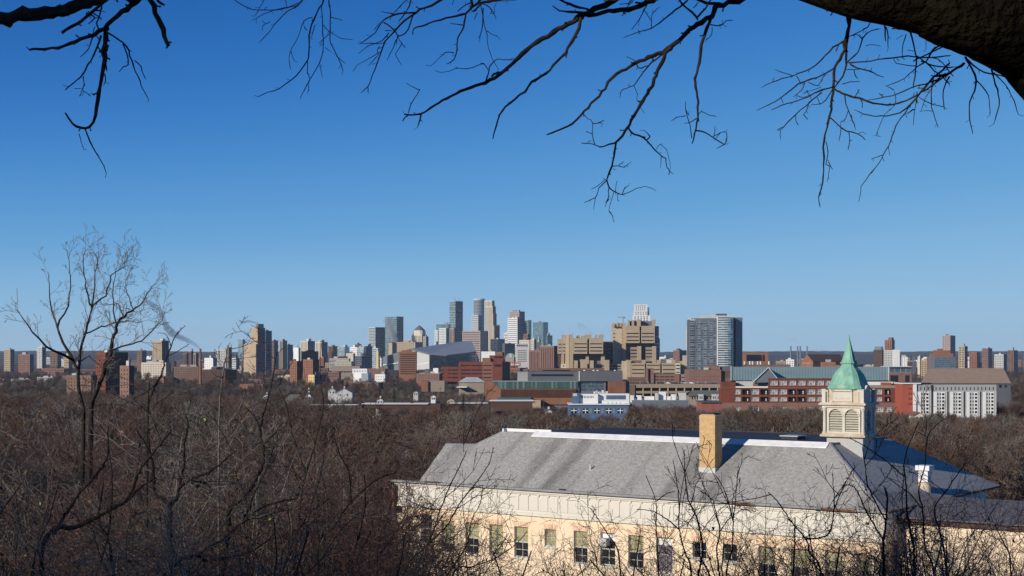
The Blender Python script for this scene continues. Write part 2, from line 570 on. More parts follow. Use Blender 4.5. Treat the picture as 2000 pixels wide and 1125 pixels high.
T('apartment_tower', 'cream tower with three lit piers right of the wide cream tower', 616, 628, 640, 668, 4500, 'cream', 'slate', theta=38, style='piers', fw=.35, boxes=2)
T('glass_block', 'nearly black glass block in front of the two cream towers', 588, 590, 622, 686, 2900, 'black', 'black', gl='navy', theta=50, style='glass')
T('brick_apartment_block', 'left block of the sunlit red brick complex with dark slot', 566, 580, 590, 705, 2200, 'orange', 'darkbrown', theta=30, fw=.35, fh=.45)
T('brick_apartment_block', 'right block of the sunlit red brick complex below the black glass block', 592, 611, 623, 702, 2150, 'orange', 'darkbrown', theta=32, fw=.35, fh=.45, boxes=2)
T('small_apartment_house', 'small house with one yellow sunlit end below the red brick complex', 602, 614, 636, 732, 1900, 'yellow', 'dgrey', theta=40, fw=.35, fh=.45)
T('small_office', 'small orange box between the black glass block and the white ziggurat', 624, 632, 635, 698, 3300, 'orange', 'brown', theta=20)
T('apartment_tower', 'brown twin slab between the cream towers and mint glass building', 641, 650, 662, 676, 4700, 'brown', 'darkbrown', theta=42, style='piers')
T('glass_office', 'mint glass office with flat top left of the slanted white roof', 659, 673, 682, 677, 4500, 'lgrey', 'cream', gl='pale', theta=26, style='glass')
t, C, ul, ur, L, D, z1 = T('white_building', 'white building with slanting top among low downtown blocks', 684, 697, 705, 678, 4700, 'white', 'slate', theta=34, fh=.3)
T('apartment_block', 'brown slab behind the second mint glass building', 694, 700, 706, 672, 4900, 'brown', 'darkbrown', theta=38)
T('glass_office', 'second mint glass office with white lower wing right of slanted roof', 697, 710, 713, 679, 4400, 'white', 'grey', gl='pale', theta=20, style='glass')
T('dark_block', 'dark grey block between the second mint office and twin glass towers', 711, 714, 728, 676, 4800, 'dgrey', 'slate', gl='navy', theta=45)
T('round_fronted_building', 'beige block with rounded look in front of slanted white roof', 676, 690, 694, 690, 4000, 'cream', 'tan', theta=22, style='grid', fw=.3)
T('dark_block', 'long dark block with lit roof vents below the twin glass towers', 694, 706, 727, 695, 3900, 'dgrey', 'slate', gl='navy', theta=40, boxes=4)
T('white_building', 'white topped block beside slim yellow pier', 727, 738, 742, 680, 4300, 'white', 'slate', gl='pale', theta=20, style='glass')
T('yellow_tower', 'slim yellow lit pier in front of the left glass tower', 735, 739, 741, 686, 4000, 'yellow', 'tan', theta=20, style='blank', sidestyle='blank', boxes=0)
# white ziggurat with brown top
z = thing('stepped_office', 'white stepped office with window rows under a brown roof house', 'building', (XP(668, 3000), 3000, 0))
front(z, 'wall', 654, 686, 706, 740, 3000, 40, 'cream', rows=[(708, 709.5), (711.5, 713)], cols=ivals(655, 685, 12, .6))
front(z, 'wall', 658, 681, 700, 707, 3010, 30, 'cream', rows=[(701.5, 703), (704.5, 706)], cols=ivals(659, 680, 9, .6))
front(z, 'roof_box', 661, 677, 696, 700.5, 3015, 20, 'darkbrown')
z = thing('long_office', 'long tan office with dark loading bays below the stepped white office', 'building', (XP(675, 2500), 2500, 0))
front(z, 'wall', 647, 703, 715, 745, 2500, 50, 'tanlow', rows=[(725, 727.5)], cols=ivals(658, 702, 7, .85))
front(z, 'wall', 641, 662, 726, 748, 2440, 30, 'pinkbrick', rows=[(729, 731), (734, 736)], cols=ivals(642, 660, 5, .5))
T('brown_roofed_hall', 'low red brown hall with long flat roof right of white octagon', 716, 752, 757, 720, 2500, 'pinkbrick', 'brown', theta=8, fh=.3, roof='rust')
z = thing('octagonal_building', 'white octagonal building with flat roof house among the trees', 'building', (XP(704, 2100), 2100, 0))
m = MB(); m.cyl((XP(705, 2100), 2120), 13, 0, ZP(729, 2100), 8); m.build('wall', M['white'], z)
m = MB(); m.cyl((XP(705, 2100), 2120), 12.2, ZP(735, 2100), ZP(733, 2100), 8); m.build('window_band', G['dark'], z)
front(z, 'roof_box', 688, 717, 720, 729.5, 2118, 14, 'white', rows=[(724, 726)], cols=ivals(690, 716, 5, .4))
T('low_building', 'long low white shed right of the octagonal building', 732, 752, 757, 731, 2200, 'white', 'grey', theta=12, fh=.2, roof='roofw')
# ---- downtown
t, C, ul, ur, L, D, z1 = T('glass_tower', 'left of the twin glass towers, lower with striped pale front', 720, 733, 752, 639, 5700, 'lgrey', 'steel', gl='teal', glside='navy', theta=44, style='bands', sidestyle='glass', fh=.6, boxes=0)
t, C, ul, ur, L, D, z1 = T('glass_tower', 'right of the twin glass towers, taller and blue behind a steam plume', 752, 775, 788, 618, 5800, 'grey', 'slate', gl='teal', glside='navy', theta=30, style='glass', boxes=0)  # left face glass is paler, the sunlight on it put into the colour
T('beige_office', 'long beige office slab behind the left tip of the dark stadium', 773, 811, 826, 668, 5000, 'tan', 'slate', theta=16, fw=.4, fh=.25, boxes=3)
T('beige_office', 'narrow beige block with dark side at the foot of the blue glass tower', 759, 766, 775, 670, 4700, 'tan', 'slate', theta=42, style='blank', sidestyle='blank')
# pyramid topped tower
Y = 5400; t, C, ul, ur, L, D, z1 = T('pyramid_topped_tower', 'stone tower with dark pyramid roof and clipped corners', 804, 824, 834, 654, Y, 'cream', 'slate', gl='navy', theta=28, style='piers', fw=.4, boxes=0, z0=0)
m = MB(); cc = C + ul * L * .5 + ur * D * .5
def ringpts(cx, cy, hx, hy, z, cut=.25):
    pts = []
    for a, b in ((-1, -1 + cut), (-1 + cut, -1), (1 - cut, -1), (1, -1 + cut), (1, 1 - cut), (1 - cut, 1), (-1 + cut, 1), (-1, 1 - cut)):
        q = Vector((cx, cy, 0)) + ul * (a * hx) + ur * (b * hy); pts.append((q.x, q.y, z))
    return pts
m.loft([ringpts(cc.x, cc.y, L * .48, D * .48, z1 - 1, .3), ringpts(cc.x, cc.y, L * .44, D * .44, ZP(645, Y), .35)], cap=True)
m.build('upper_wall', M['cream'], t)
m = MB(); m.loft([ringpts(cc.x, cc.y, L * .44, D * .44, ZP(645, Y), .35), ringpts(cc.x, cc.y, 1, 1, ZP(635, Y), .35)]); m.build('pyramid_roof', M['dgrey'], t)
T('low_wing', 'lower stone wing right of the pyramid topped tower', 826, 832, 837, 657, 5350, 'grey', 'slate', theta=40)
T('glass_tower', 'teal glass tower behind the white gridded tower', 852, 876, 880, 633, 5600, 'steel', 'slate', gl='teal', theta=20, style='glass')
T('gridded_tower', 'white gridded tower with teal glass left of the tallest dark tower', 857, 871, 880, 641, 5300, 'white', 'brown', gl='teal', theta=34, fw=.7, fh=.62, boxes=0)
T('gridded_tower', 'narrow pale gridded strip left of the white gridded tower', 849, 855, 858, 645, 5400, 'white', 'grey', gl='teal', theta=26, fw=.6, fh=.6, boxes=0)
T('brown_tower', 'small brown tower at the foot of the tallest dark glass tower', 878, 887, 890, 641, 5150, 'pink', 'brown', theta=28, style='piers')
Y = 5700; t, C, ul, ur, L, D, z1 = T('skyscraper', 'tallest dark blue glass skyscraper with lit left edge and roof antennas', 878, 889.5, 904, 588, Y, 'lgrey', 'slate', gl='teal', glside='navy', theta=42, style='glass', boxes=0)  # lit left face painted with paler glass, shaded right face with darker
for a, b, h in ((.2, .2, 12), (.5, .3, 22), (.7, .6, 9), (.3, .8, 16)):
    q = C + ul * (L * a) + ur * (D * b)
    m = MB(); m.cyl((q.x, q.y), .9, z1 - 1, z1 + h, 6, .3); m.build('antenna', M['mast'], t)
box_on(t, 'crown_band', C, ul, ur, -0.4, L + .4, -0.4, D + .4, z1 - 38, z1 - 28, M['slate'])
# cylinder crowned tower
Y = 5600; t, C, ul, ur, L, D, z1 = T('skyscraper', 'grey blue skyscraper with rounded shaft and halo crown', 921, 934, 938, 615, Y, 'lgrey', 'grey', gl='blue', theta=24, style='bands', fh=.3, boxes=0)
cx = XP(935.5, Y + 35); m = MB(); mg = MB()
for i in range(46):
    za = i * (ZP(584, Y) / 46)
    m.cyl((cx, Y + 35), 20.8, za, za + 2.2, 28); mg.cyl((cx, Y + 35), 20.3, za + 2.2, za + ZP(584, Y) / 46, 28, cap=False)
m.build('shaft', M['grey'], t); mg.build('windows', G['blue'], t, kind='stuff')
m = MB(); m.cyl((cx, Y + 35), 22.5, ZP(586, Y), ZP(583, Y), 28); m.build('crown', M['lgrey'], t)
# stepped stone skyscraper
Y = 5400; t, C, ul, ur, L, D, z1 = T('skyscraper', 'stepped cream stone skyscraper right of the rounded one', 947, 961, 966, 587, Y, 'cream', 'tan', gl='brown', theta=34, style='piers', fw=.4, boxes=0)
for (a, b, c, y) in ((947, 962, 968.5, 598), (947, 963, 970, 612), (948, 965, 974, 636)):
    T('skyscraper', '', a, b, c, y, Y - 8, 'cream', 'tan', gl='brown', theta=34, style='piers', fw=.4, boxes=0, root=t)
T('dark_tower', 'narrow dark tower touching the stepped stone skyscraper', 969, 971, 976, 635, 5800, 'slate', 'slate', gl='navy', theta=45, style='glass')
T('office_slab', 'wide pinkish slab with window bands and a dark side in front of skyscrapers', 903, 938, 953, 646, 5000, 'pink', 'slate', gl='brown', theta=24, style='bands', fh=.35, boxes=0, nr=16)
T('dark_block', 'dark blue block right below the stepped stone skyscraper', 958, 973, 986, 662, 4700, 'slate', 'slate', gl='navy', theta=28, style='glass')
T('dark_block', 'dark block right of the dark blue block with stepped top', 981, 986, 1006, 671, 4600, 'dgrey', 'slate', gl='navy', theta=45)
T('office_block', 'white banded block left of the white gridded skyscraper', 984, 991, 1000, 650, 5500, 'white', 'grey', theta=30, style='bands', fh=.4)
T('skyscraper', 'pink topped skyscraper rising behind the white gridded one', 995, 1014, 1025, 608, 5900, 'pink', 'slate', gl='brown', theta=34, style='grid', fw=.4, boxes=2)
T('gridded_skyscraper', 'white skyscraper with a strong grid of dark windows', 991.5, 1010.5, 1019, 621, 5300, 'white', 'slate', gl='navy', theta=26, fw=.62, fh=.5, nc=9, nr=24, boxes=2)
T('glass_tower', 'teal glass tower with bright roof edge right of white gridded skyscraper', 1018, 1032, 1038, 625, 5500, 'lgrey', 'steel', gl='teal', theta=28, style='glass', boxes=0)
# art deco tower with steps
t, *_ = T('stepped_tower', 'small orange tan stepped tower in front of the teal glass tower', 1022, 1031, 1035, 652, 4700, 'orange', 'brown', theta=28, style='piers', fw=.3, boxes=0)
T('stepped_tower', '', 1014, 1034, 1036, 664, 4690, 'cream', 'tan', theta=20, fw=.35, fh=.4, boxes=1, root=t)
T('skyscraper', 'teal glass tower with dark cap left of the tan hospital', 1041, 1061, 1070.5, 629, 5300, 'steel', 'slate', gl='teal', theta=26, style='glass', boxes=1)
T('dark_tower', 'low teal block right of the dark capped glass tower', 1066, 1069, 1079, 655, 5250, 'steel', 'slate', gl='teal', theta=44, style='glass')
T('dark_block', 'cream topped small block left of the green church spire', 1036, 1043, 1048, 663, 4600, 'cream', 'slate', theta=34)
t = thing('church', 'stone church with pointed green spire behind striped brick towers', 'church', (XP(1053, 4400), 4400, 0))
m = MB(); m.box(XP(1049, 4400), XP(1057, 4400), 4400, 4412, 0, ZP(668, 4400)); m.build('tower', M['brown'], t)
m = MB(); m.cyl((XP(1053, 4400), 4406), 6, ZP(668, 4400), ZP(655, 4400), 4, .2); m.build('spire', M['copper'], t)
t = thing('office_block', 'grey lavender block framed in white with a dark window grid', 'building', (XP(1020, 3600), 3600, 0))
front(t, 'wall', 1007, 1033, 677, 725, 3600, 40, 'lgrey', 'brown', rows=[(a, a + 1.6) for a in (684, 687.5, 691, 694.5, 698, 701.5, 705)], cols=ivals(1011, 1029, 6, .75))
front(t, 'upper_wall', 1009, 1031, 672, 677.5, 3604, 30, 'grey', 'navy', rows=[(674, 676.5)], cols=ivals(1009, 1031, 6, .7))
T('low_building', 'low pinkish block left of the white framed office', 987, 1004, 1007, 697, 3700, 'pink', 'brown', theta=8, fh=.2)
t = thing('vaulted_hall', 'hall with a green curved roof left of the white framed office', 'building', (XP(1003, 3750), 3750, 0))
m = MB(); a = [(XP(1006, 3750) - 12 + 12 * math.cos(k), 3750, ZP(698, 3750) + 11 * math.sin(k)) for k in [i * math.pi / 10 for i in range(11)]]
m.loft([a, [(p[0], 3790, p[2]) for p in a]]); m.build('roof', M['copper'], t)
m = MB(); m.box(XP(1006, 3750) - 24, XP(1006, 3750), 3750.3, 3789, 0, ZP(698, 3750) + .1); m.build('wall', M['pink'], t)
# red billboard with pale letters
t = thing('billboard', 'wide red billboard with pale letter marks between brick blocks', 'billboard', (XP(1006, 3000), 3000, 0))
m = MB(); m.box(XP(996, 3000), XP(1017, 3000), 3000, 3001, ZP(715.5, 3000), ZP(708, 3000)); m.build('panel', M['redpaint'], t)
for px in (999, 1014):
    m = MB(); m.box(XP(px, 3000), XP(px + .6, 3000), 3001, 3002, 0, ZP(712, 3000)); m.build('post', M['mast'], t)
def stroke(a, b, c, d):
    m = MB(); m.box(XP(a, 3000), XP(b, 3000), 2999.8, 3000, ZP(d, 3000), ZP(c, 3000)); return m
for i, (a, b) in enumerate(((998, 1000.6), (1001.4, 1003.2), (1006.5, 1008.5), (1009.3, 1011.8), (1012.6, 1014.5))):
    stroke(a, b, 710.3, 713.4).build('letter', M['white'], t)
# white sheeted structure, brown block
T('white_shed', 'white sheeted hall right of the dark stadium', 940, 967, 970, 686.5, 3300, 'white', 'grey', theta=6, style='blank', sidestyle='blank', boxes=2, roof='roofw')
T('brown_block', 'low brown block right of the white sheeted hall', 968, 981, 985, 688, 3250, 'orange', 'darkbrown', theta=16)
# striped brick towers
T('brick_tower', 'lower of the two striped brick towers left of the tan hospital', 1033, 1055, 1062, 684, 2800, 'pinkbrick', 'darkbrown', gl='brown', theta=18, style='piers', fw=.35, nc=7)
t, C, ul, ur, L, D, z1 = T('brick_tower', 'taller of the two striped brick towers with a green roof edge', 1055, 1082, 1092, 676, 2650, 'pinkbrick', 'darkbrown', gl='brown', theta=20, style='piers', fw=.35, nc=7)
box_on(t, 'roof_edge', C, ul, ur, -0.5, L + .5, -0.5, D + .5, z1, z1 + .8, M['tealroof'])
# ---- stadium
def stadium():
    Y = 4300
    t = thing('stadium', 'dark steel stadium with huge slanted roof and glass front', 'stadium', (XP(840, Y), Y, 0))
    def q(px, py, dy=0): return tuple(P(px, py, Y + dy))
    top = [q(802, 681, 0), q(839, 690.8, -40), q(872.6, 693.5, -40), q(930, 686.5, 30), q(921, 665, 330), q(905, 666, 320)]
    m = MB(); m.poly(top)
    m.build('roof', mat('stadium_roof_metal', (0.25, 0.27, 0.30), .55, .08, .02, metal=.1), t)
    e = MB()
    pts = [q(802, 681, 0), q(839, 690.8, -40), q(872.6, 693.5, -40), q(930, 686.5, 30), q(921, 665, 330)]
    for a, b in zip(pts, pts[1:]):
        d = Vector(b) - Vector(a)
        e.obox(Vector(a) + Vector((0, -2, -3)), d, (0, 2, 0), (0, 0, 3.2))
    e.build('roof_edge', M['slate'], t)
    m = MB(); m.poly([q(806, 683.2, 2), q(838.5, 691.7, -36), (XP(838.5, Y - 36), Y - 36, 0), (XP(806, Y), Y + 2, 0)])
    m.build('white_wall', M['lgrey'], t)
    m = MB(); m.poly([q(806, 713, .5), q(838.5, 707, -38.5), q(838.5, 708.6, -38.5), q(806, 714.6, .5)]); m.build('white_stripe', M['white'], t)
    m = MB(); m.poly([(XP(806, Y), Y, 0), (XP(838.5, Y - 38), Y - 38, 0), q(838.5, 708, -38), q(806, 714, 0)]); m.build('lower_wall', M['lgrey'], t)
    mg = MB(); mf = MB()
    N = 24
    for i in range(N):
        a, b = i / N, (i + 1) / N
        def pt(f):
            if f < .36: g = f / .36; return 839 + 33.6 * g, 691.8 + 2.6 * g, -36
            g = (f - .36) / .64; return 872.6 + 57 * g, 694.4 - 7 * g, -36 + 62 * g
        (xa, ya, da), (xb, yb, db) = pt(a), pt(b - .004)
        for k in range(5):
            z0 = k / 5; z1 = (k + .94) / 5
            za, zb_ = ZP(ya, Y + da), ZP(yb, Y + db)
            mg.quad((XP(xa, Y + da), Y + da, za * z0), (XP(xb, Y + db), Y + db, zb_ * z0), (XP(xb, Y + db), Y + db, zb_ * z1), (XP(xa, Y + da), Y + da, za * z1))
    mg.build('glass_wall', G['navy'], t)
    m = MB(); m.poly([q(930, 686.8, 31), q(936, 703, 120), (XP(936, Y + 120), Y + 120, 0), (XP(930, Y + 31), Y + 31, 0)]); m.build('side_wall', M['slate'], t)
    m = MB(); m.poly([q(921, 665.4, 331), q(930, 687, 31), q(936, 703, 120)]); m.build('side_wall', M['slate'], t)
    # low western wing
    m = MB(); m.poly([q(802, 681, 4), q(775, 689, 30), q(748, 697, 60), (XP(748, Y + 60), Y + 60, 0), (XP(806, Y + 4), Y + 4, 0), q(806, 683, 4)])
    m.build('west_wall', mat('stadium_wall_zinc', (0.15, 0.165, 0.19), .5, .08, .03, metal=.3), t)
    m = MB(); m.poly([q(802, 681, 4), q(775, 689, 30), q(748, 697, 60), q(790, 690, 260), q(860, 683, 300)]); m.build('roof', M['slate'], t)
    m = MB(); m.poly([q(778, 709.6, 25), q(748, 713.5, 55), q(748, 712, 55), q(778, 708.2, 25)]); m.build('white_stripe', M['white'], t)
    m = MB(); m.poly([q(905, 666, 321), q(921, 665, 331), (XP(921, Y + 331), Y + 331, 0), (XP(760, Y + 331), Y + 331, 0), (XP(802, Y), Y + 200, ZP(690, Y))]); m.build('back_wall', M['slate'], t)
stadium()
# brown striped block in front of the stadium
t = thing('brick_office', 'narrow brick office with horizontal bands in front of the stadium wall', 'building', (XP(795, 2500), 2500, 0))
front(t, 'wall', 779, 812, 686.5, 745, 2500, 30, 'orange', 'brown', rows=[(691 + 4.2 * k, 692.8 + 4.2 * k) for k in range(10)], cols=[(782, 811)], wname='window_band', single=True)
front(t, 'roof_box', 785, 803, 684, 687, 2506, 14, 'orange')
# big banded brick block
t = thing('brick_office', 'wide red brick office with dark window bands and a dark right side', 'building', (XP(930, 2000), 2000, 0))
front(t, 'wall', 861, 896, 716.5, 750, 2000, 40, 'brick', 'navy', rows=[(721.5, 723.8), (729, 731.2), (736.5, 738.6)], cols=[(863, 867), (875, 881), (882.5, 895)], single=True, wname='window_band')
front(t, 'wall', 895.8, 943, 706.8, 750, 1999, 50, 'brick', 'navy', rows=[(713, 715), (721.5, 723.8), (729, 731.2), (736.5, 738.6)], cols=[(900, 919), (921, 941)], single=True, wname='window_band')
front(t, 'wall', 942.8, 962, 706.8, 750, 1998, 50, 'orange', 'navy', rows=[(713, 715), (721.5, 723.8), (729, 731.2), (736.5, 738.6)], cols=[(944, 960)], single=True, wname='window_band')
front(t, 'wall', 961.8, 981, 706, 750, 1997, 50, 'brick', 'navy', rows=[(712, 716)], cols=[(966, 979)], single=True, wname='window_band')
m = MB(); X = XP(981, 1997); m.quad((X, 1997, 0), (XP(996, 2060), 2060, 0), (XP(996, 2060), 2060, ZP(707, 1997)), (X, 1997, ZP(706, 1997))); m.build('side_wall', M['darkbrown'], t)  # dark brown paints the shade on this brick side
front(t, 'roof_box', 942, 958, 699, 707, 2006, 20, 'orange')
front(t, 'roof_box', 956, 983, 694, 707, 2010, 24, 'brick', 'navy', rows=[(696, 699)], cols=[(966, 982)])
T('brick_wing', 'low brick wing with white roof line left of the wide banded office', 813, 858, 864, 729, 1950, 'pinkbrick', 'brown', theta=6, fh=.3, fw=.3, roof='roofw', boxes=2)
# white small roof boxes there
T('small_shed', 'small white roofed shed above the brick wing', 846, 856, 858, 719, 2300, 'white', 'grey', theta=10, style='blank', sidestyle='blank', roof='roofw', boxes=0)

# ---- tan hospital complex
def hospital():
    Y = 2300
    t = thing('hospital_block', 'tan concrete hospital with cantilevered banded boxes and open legs', 'building', (XP(1150, Y), Y, 0))
    w3 = lambda ys, h=1.7: [(y - h / 2, y + h / 2) for y in ys]
    front(t, 'block', 1090, 1105.5, 662, 691, Y + 4, 30, 'tan', 'navy', rows=w3((672.5, 679, 685.7)), cols=[(1091, 1097), (1098.8, 1104.5)], wname='window_band', single=True)
    front(t, 'shaft', 1105.5, 1111.5, 654, 720, Y + 1, 30, 'beige')
    front(t, 'shaft', 1112.5, 1119.5, 653, 722, Y - 4, 30, 'tan')
    front(t, 'block', 1120, 1147, 660, 691, Y - 6, 34, 'tan', 'navy', rows=w3((671.6, 678.7, 685.5), 2.2), cols=[(1122, 1146)], wname='window_band', single=True)
    front(t, 'block', 1150.6, 1178, 660, 691, Y - 6, 34, 'tan', 'navy', rows=w3((671.6, 678.7, 685.5), 2.2), cols=[(1152, 1176.5)], wname='window_band', single=True)
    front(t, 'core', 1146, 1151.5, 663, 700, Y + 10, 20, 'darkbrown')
    front(t, 'core', 1120, 1178, 690.8, 725, Y + 14, 20, 'slate')  # dark cores here carry the shade of the recesses in their colour
    for a in (1096.5, 1103.5):
        front(t, 'leg', a, a + 5.2, 690.8, 712, Y + 5, 26, 'tan')
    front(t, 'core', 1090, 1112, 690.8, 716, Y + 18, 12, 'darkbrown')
    front(t, 'base', 1096, 1121, 711, 719, Y + 2, 30, 'cream', 'navy', rows=[(713.5, 716)], cols=ivals(1098, 1120, 4, .5))
    front(t, 'leg', 1144, 1150, 694, 712, Y + 2, 14, 'tan')
    front(t, 'leg', 1174, 1181, 692, 712, Y + 2, 14, 'tan')
    for a, b, c, d in ((1122, 1128.5, 704, 718), (1133.5, 1147, 702, 718), (1152, 1159.5, 704, 718), (1182, 1190, 703, 724)):
        front(t, 'pier', a, b, c, d + 6, Y - 30, 16, 'tan')
    front(t, 'gallery', 1128, 1215, 711, 730, Y - 18, 20, 'tanlow', 'dark', rows=[(714, 716.5), (719, 721)], cols=ivals(1129, 1214, 5, .9))
    for a, b, c in ((1097.5, 1103, 654), (1126.5, 1133, 655), (1136, 1142, 656), (1142.5, 1155, 653.3), (1163, 1167, 654), (1171, 1179, 653)):
        front(t, 'roof_box', a, b, c, 661, Y + 6, 12, 'tan')
    # link behind, its shade put into the dark brown
    front(t, 'link', 1178, 1213, 667, 728, Y + 40, 30, 'darkbrown', 'navy', rows=w3((675, 682, 689, 696, 703), 3), cols=ivals(1180, 1212, 5, .8))
    # tower
    Y2 = 2330
    t = thing('hospital_tower', 'tallest tan concrete hospital tower with a notched crown', 'building', (XP(1240, Y2), Y2, 0))
    front(t, 'wing', 1197, 1214.5, 631, 735, Y2 + 6, 40, 'beige', 'navy', rows=w3((651.8, 659, 665.5), 2), cols=[(1198, 1201.5)])
    front(t, 'shaft', 1214.5, 1222.5, 631.5, 740, Y2 + 1, 40, 'tan', 'navy', cols=[(1215, 1216)], rows=[(640 + 6.5 * k, 642 + 6.5 * k) for k in range(12)])
    front(t, 'block', 1221.8, 1249.4, 636.5, 670, Y2 - 6, 40, 'tan', 'navy', rows=w3((651.3, 658, 665), 2.1), cols=[(1224, 1248)], wname='window_band', single=True)
    front(t, 'block', 1252.6, 1278.8, 636.5, 670, Y2 - 6, 40, 'tan', 'navy', rows=w3((651.3, 658, 665), 2.1), cols=[(1254, 1277.5)], wname='window_band', single=True)
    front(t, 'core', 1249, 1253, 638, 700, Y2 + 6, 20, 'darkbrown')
    front(t, 'core', 1222.5, 1279, 669.8, 730, Y2 + 12, 30, 'navy' if 'navy' in M else 'slate')  # recess below the boxes, its shade put into the dark colour
    for a, b in ((1231.5, 1245), (1261, 1274.5)):
        front(t, 'block', a, b, 678, 706, Y2 + 4, 8, 'tanlow', 'navy', rows=w3((684, 690.5, 697), 2.2), cols=[(a + .6, b)])
    front(t, 'leg', 1245, 1252.4, 676, 728, Y2 - 2, 12, 'tan')
    front(t, 'leg', 1274.5, 1281.5, 676, 728, Y2 - 2, 12, 'tan')
    for a, b, c in ((1197, 1201, 632), (1204.5, 1208, 630), (1210, 1214, 631), (1226.5, 1230, 625), (1234, 1238.5, 625), (1244, 1251.5, 624), (1274.5, 1280.5, 624)):
        front(t, 'crown_pier', a, b, c, 638, Y2, 10, 'tan')
    front(t, 'crown_core', 1230, 1276, 627, 637.5, Y2 + 12, 12, 'slate')
    front(t, 'side_wall', 1279.5, 1286.8, 637, 728, Y2 + 30, 8, 'slate', 'blue', rows=w3([643 + 7 * k for k in range(9)], 3), cols=[(1280.5, 1286)])
    # lower complex
    Y3 = 2150
    t = thing('hospital_wing', 'low row of tan banded concrete boxes between tall piers', 'building', (XP(1270, Y3), Y3, 0))
    bands = w3((711, 717.5, 724, 730.5), 2.2)
    front(t, 'pier', 1216, 1224.5, 705, 741, Y3 - 2, 20, 'beige')
    front(t, 'pier', 1224.5, 1232, 703, 741, Y3 - 6, 20, 'tan')
    for a, b in ((1233, 1259.5), (1262.5, 1289.5), (1292.8, 1318.5)):
        front(t, 'block', a, b, 710 - 1.0, 741, Y3 - 8, 20, 'tan', 'navy', rows=[(712.5, 714.3), (721, 723), (728, 730)], cols=[(a + 1.6, b - 1)], wname='window_band', single=True)
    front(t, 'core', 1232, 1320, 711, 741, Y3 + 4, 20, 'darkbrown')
    front(t, 'block', 1319.4, 1328.6, 709, 741, Y3 - 9, 14, 'cream', 'navy', rows=[(712.5, 715), (719, 721.5), (726, 728)], cols=[(1320.5, 1328)])
    front(t, 'pier', 1335, 1343.5, 694, 741, Y3 + 2, 14, 'beige')
    front(t, 'pier', 1328.6, 1346, 705, 741, Y3 + 6, 14, 'tan')
    for a, b in ((1254, 1261), (1284, 1290), (1312, 1319)):
        front(t, 'roof_box', a, b, 703, 710, Y3, 12, 'tan')
    front(t, 'roof_box', 1236, 1252, 704, 710, Y3 + 5, 12, 'brown')
    front(t, 'roof_box', 1303, 1315, 702, 710, Y3 + 8, 12, 'cream')
    Y4 = 1900
    t = thing('brick_office', 'brown banded brick building with two stair piers before the hospital', 'building', (XP(1290, Y4), Y4, 0))
    front(t, 'wall', 1277, 1318.5, 731, 760, Y4, 30, 'pinkbrick', 'brown', rows=[(735, 737), (741, 743), (746, 748)], cols=ivals(1278, 1318, 4, .88), single=True, wname='window_band')
    front(t, 'pier', 1262, 1266, 719, 752, Y4 - 3, 8, 'pinkbrick')
    front(t, 'core', 1266, 1273, 720, 752, Y4, 8, 'darkbrown')
    front(t, 'pier', 1271, 1277, 719, 752, Y4 - 2, 8, 'pinkbrick')
    front(t, 'wall', 1228, 1262, 737, 760, Y4 + 10, 20, 'brown', 'brown', rows=[(741, 742.5), (746, 747.5)], cols=ivals(1230, 1260, 6, .5))
    front(t, 'pier', 1319, 1327, 730, 750, Y4 - 2, 10, 'orange')
    front(t, 'wall', 1327, 1345, 731, 760, Y4, 20, 'tanlow', 'dark', rows=[(736, 738), (744, 746)], cols=[(1331, 1338)])
hospital()
# white crowned tower behind the hospital tower, with crane
t = thing('skyscraper', 'white stepped skyscraper crown showing above the hospital tower', 'building', (XP(1252, 5500), 5500, 0))
for (a, b, y0, y1, dy) in ((1236.5, 1270, 616, 700, 0), (1238.5, 1267, 607, 618, 4), (1240, 1264.5, 594.5, 608, 8)):
    front(t, 'wall', a, b, y0, y1, 5500 + dy, 30, 'white', 'navy', rows=[(y0 + 2 + 3.6 * k, y0 + 4 + 3.6 * k) for k in range(3)], cols=ivals(a + 1, b - 3, 5, .45))
front(t, 'side_wall', 1264.5, 1268, 600, 700, 5504, 30, 'slate')  # shade of the white tower's right side put into the colour
t = thing('tower_crane', 'thin pinkish tower crane above the left edge of the hospital tower', 'crane', (XP(1217, 3500), 3500, 0))
m = MB(); m.box(XP(1216.7, 3500), XP(1217.6, 3500), 3500, 3501, 0, ZP(618, 3500)); m.build('mast', M['rust'], t)
m = MB(); m.box(XP(1206, 3500), XP(1221, 3500), 3500, 3501, ZP(620, 3500), ZP(619, 3500)); m.build('jib', M['rust'], t)
m = MB(); m.box(XP(1218.5, 3500), XP(1221, 3500), 3499.6, 3501.4, ZP(621.5, 3500), ZP(620, 3500)); m.build('counterweight', M['dgrey'], t)
T('glass_tower', 'blue glass block peeking out right of the hospital tower', 1283, 1285, 1289, 661, 3900, 'steel', 'steel', gl='blue', theta=40, style='glass', boxes=0)
T('low_building', 'small white roofed block right of the hospital tower', 1288, 1301, 1304, 697, 3700, 'white', 'grey', theta=12, fh=.2, roof='roofw')
T('low_building', 'long dark low block right of the small white roofed block', 1290, 1308, 1322, 701, 3500, 'dgrey', 'darkbrown', gl='navy', theta=20)
T('brown_tower', 'brown block with lit left part left of the big condominium tower', 1315, 1327, 1341, 684, 3300, 'pinkbrick', 'slate', theta=30, fw=.4, boxes=2)
T('beige_tower', 'thin cream tower edge just left of the big condominium tower', 1340, 1347, 1350, 641, 4300, 'cream', 'tan', theta=22, fw=.4)

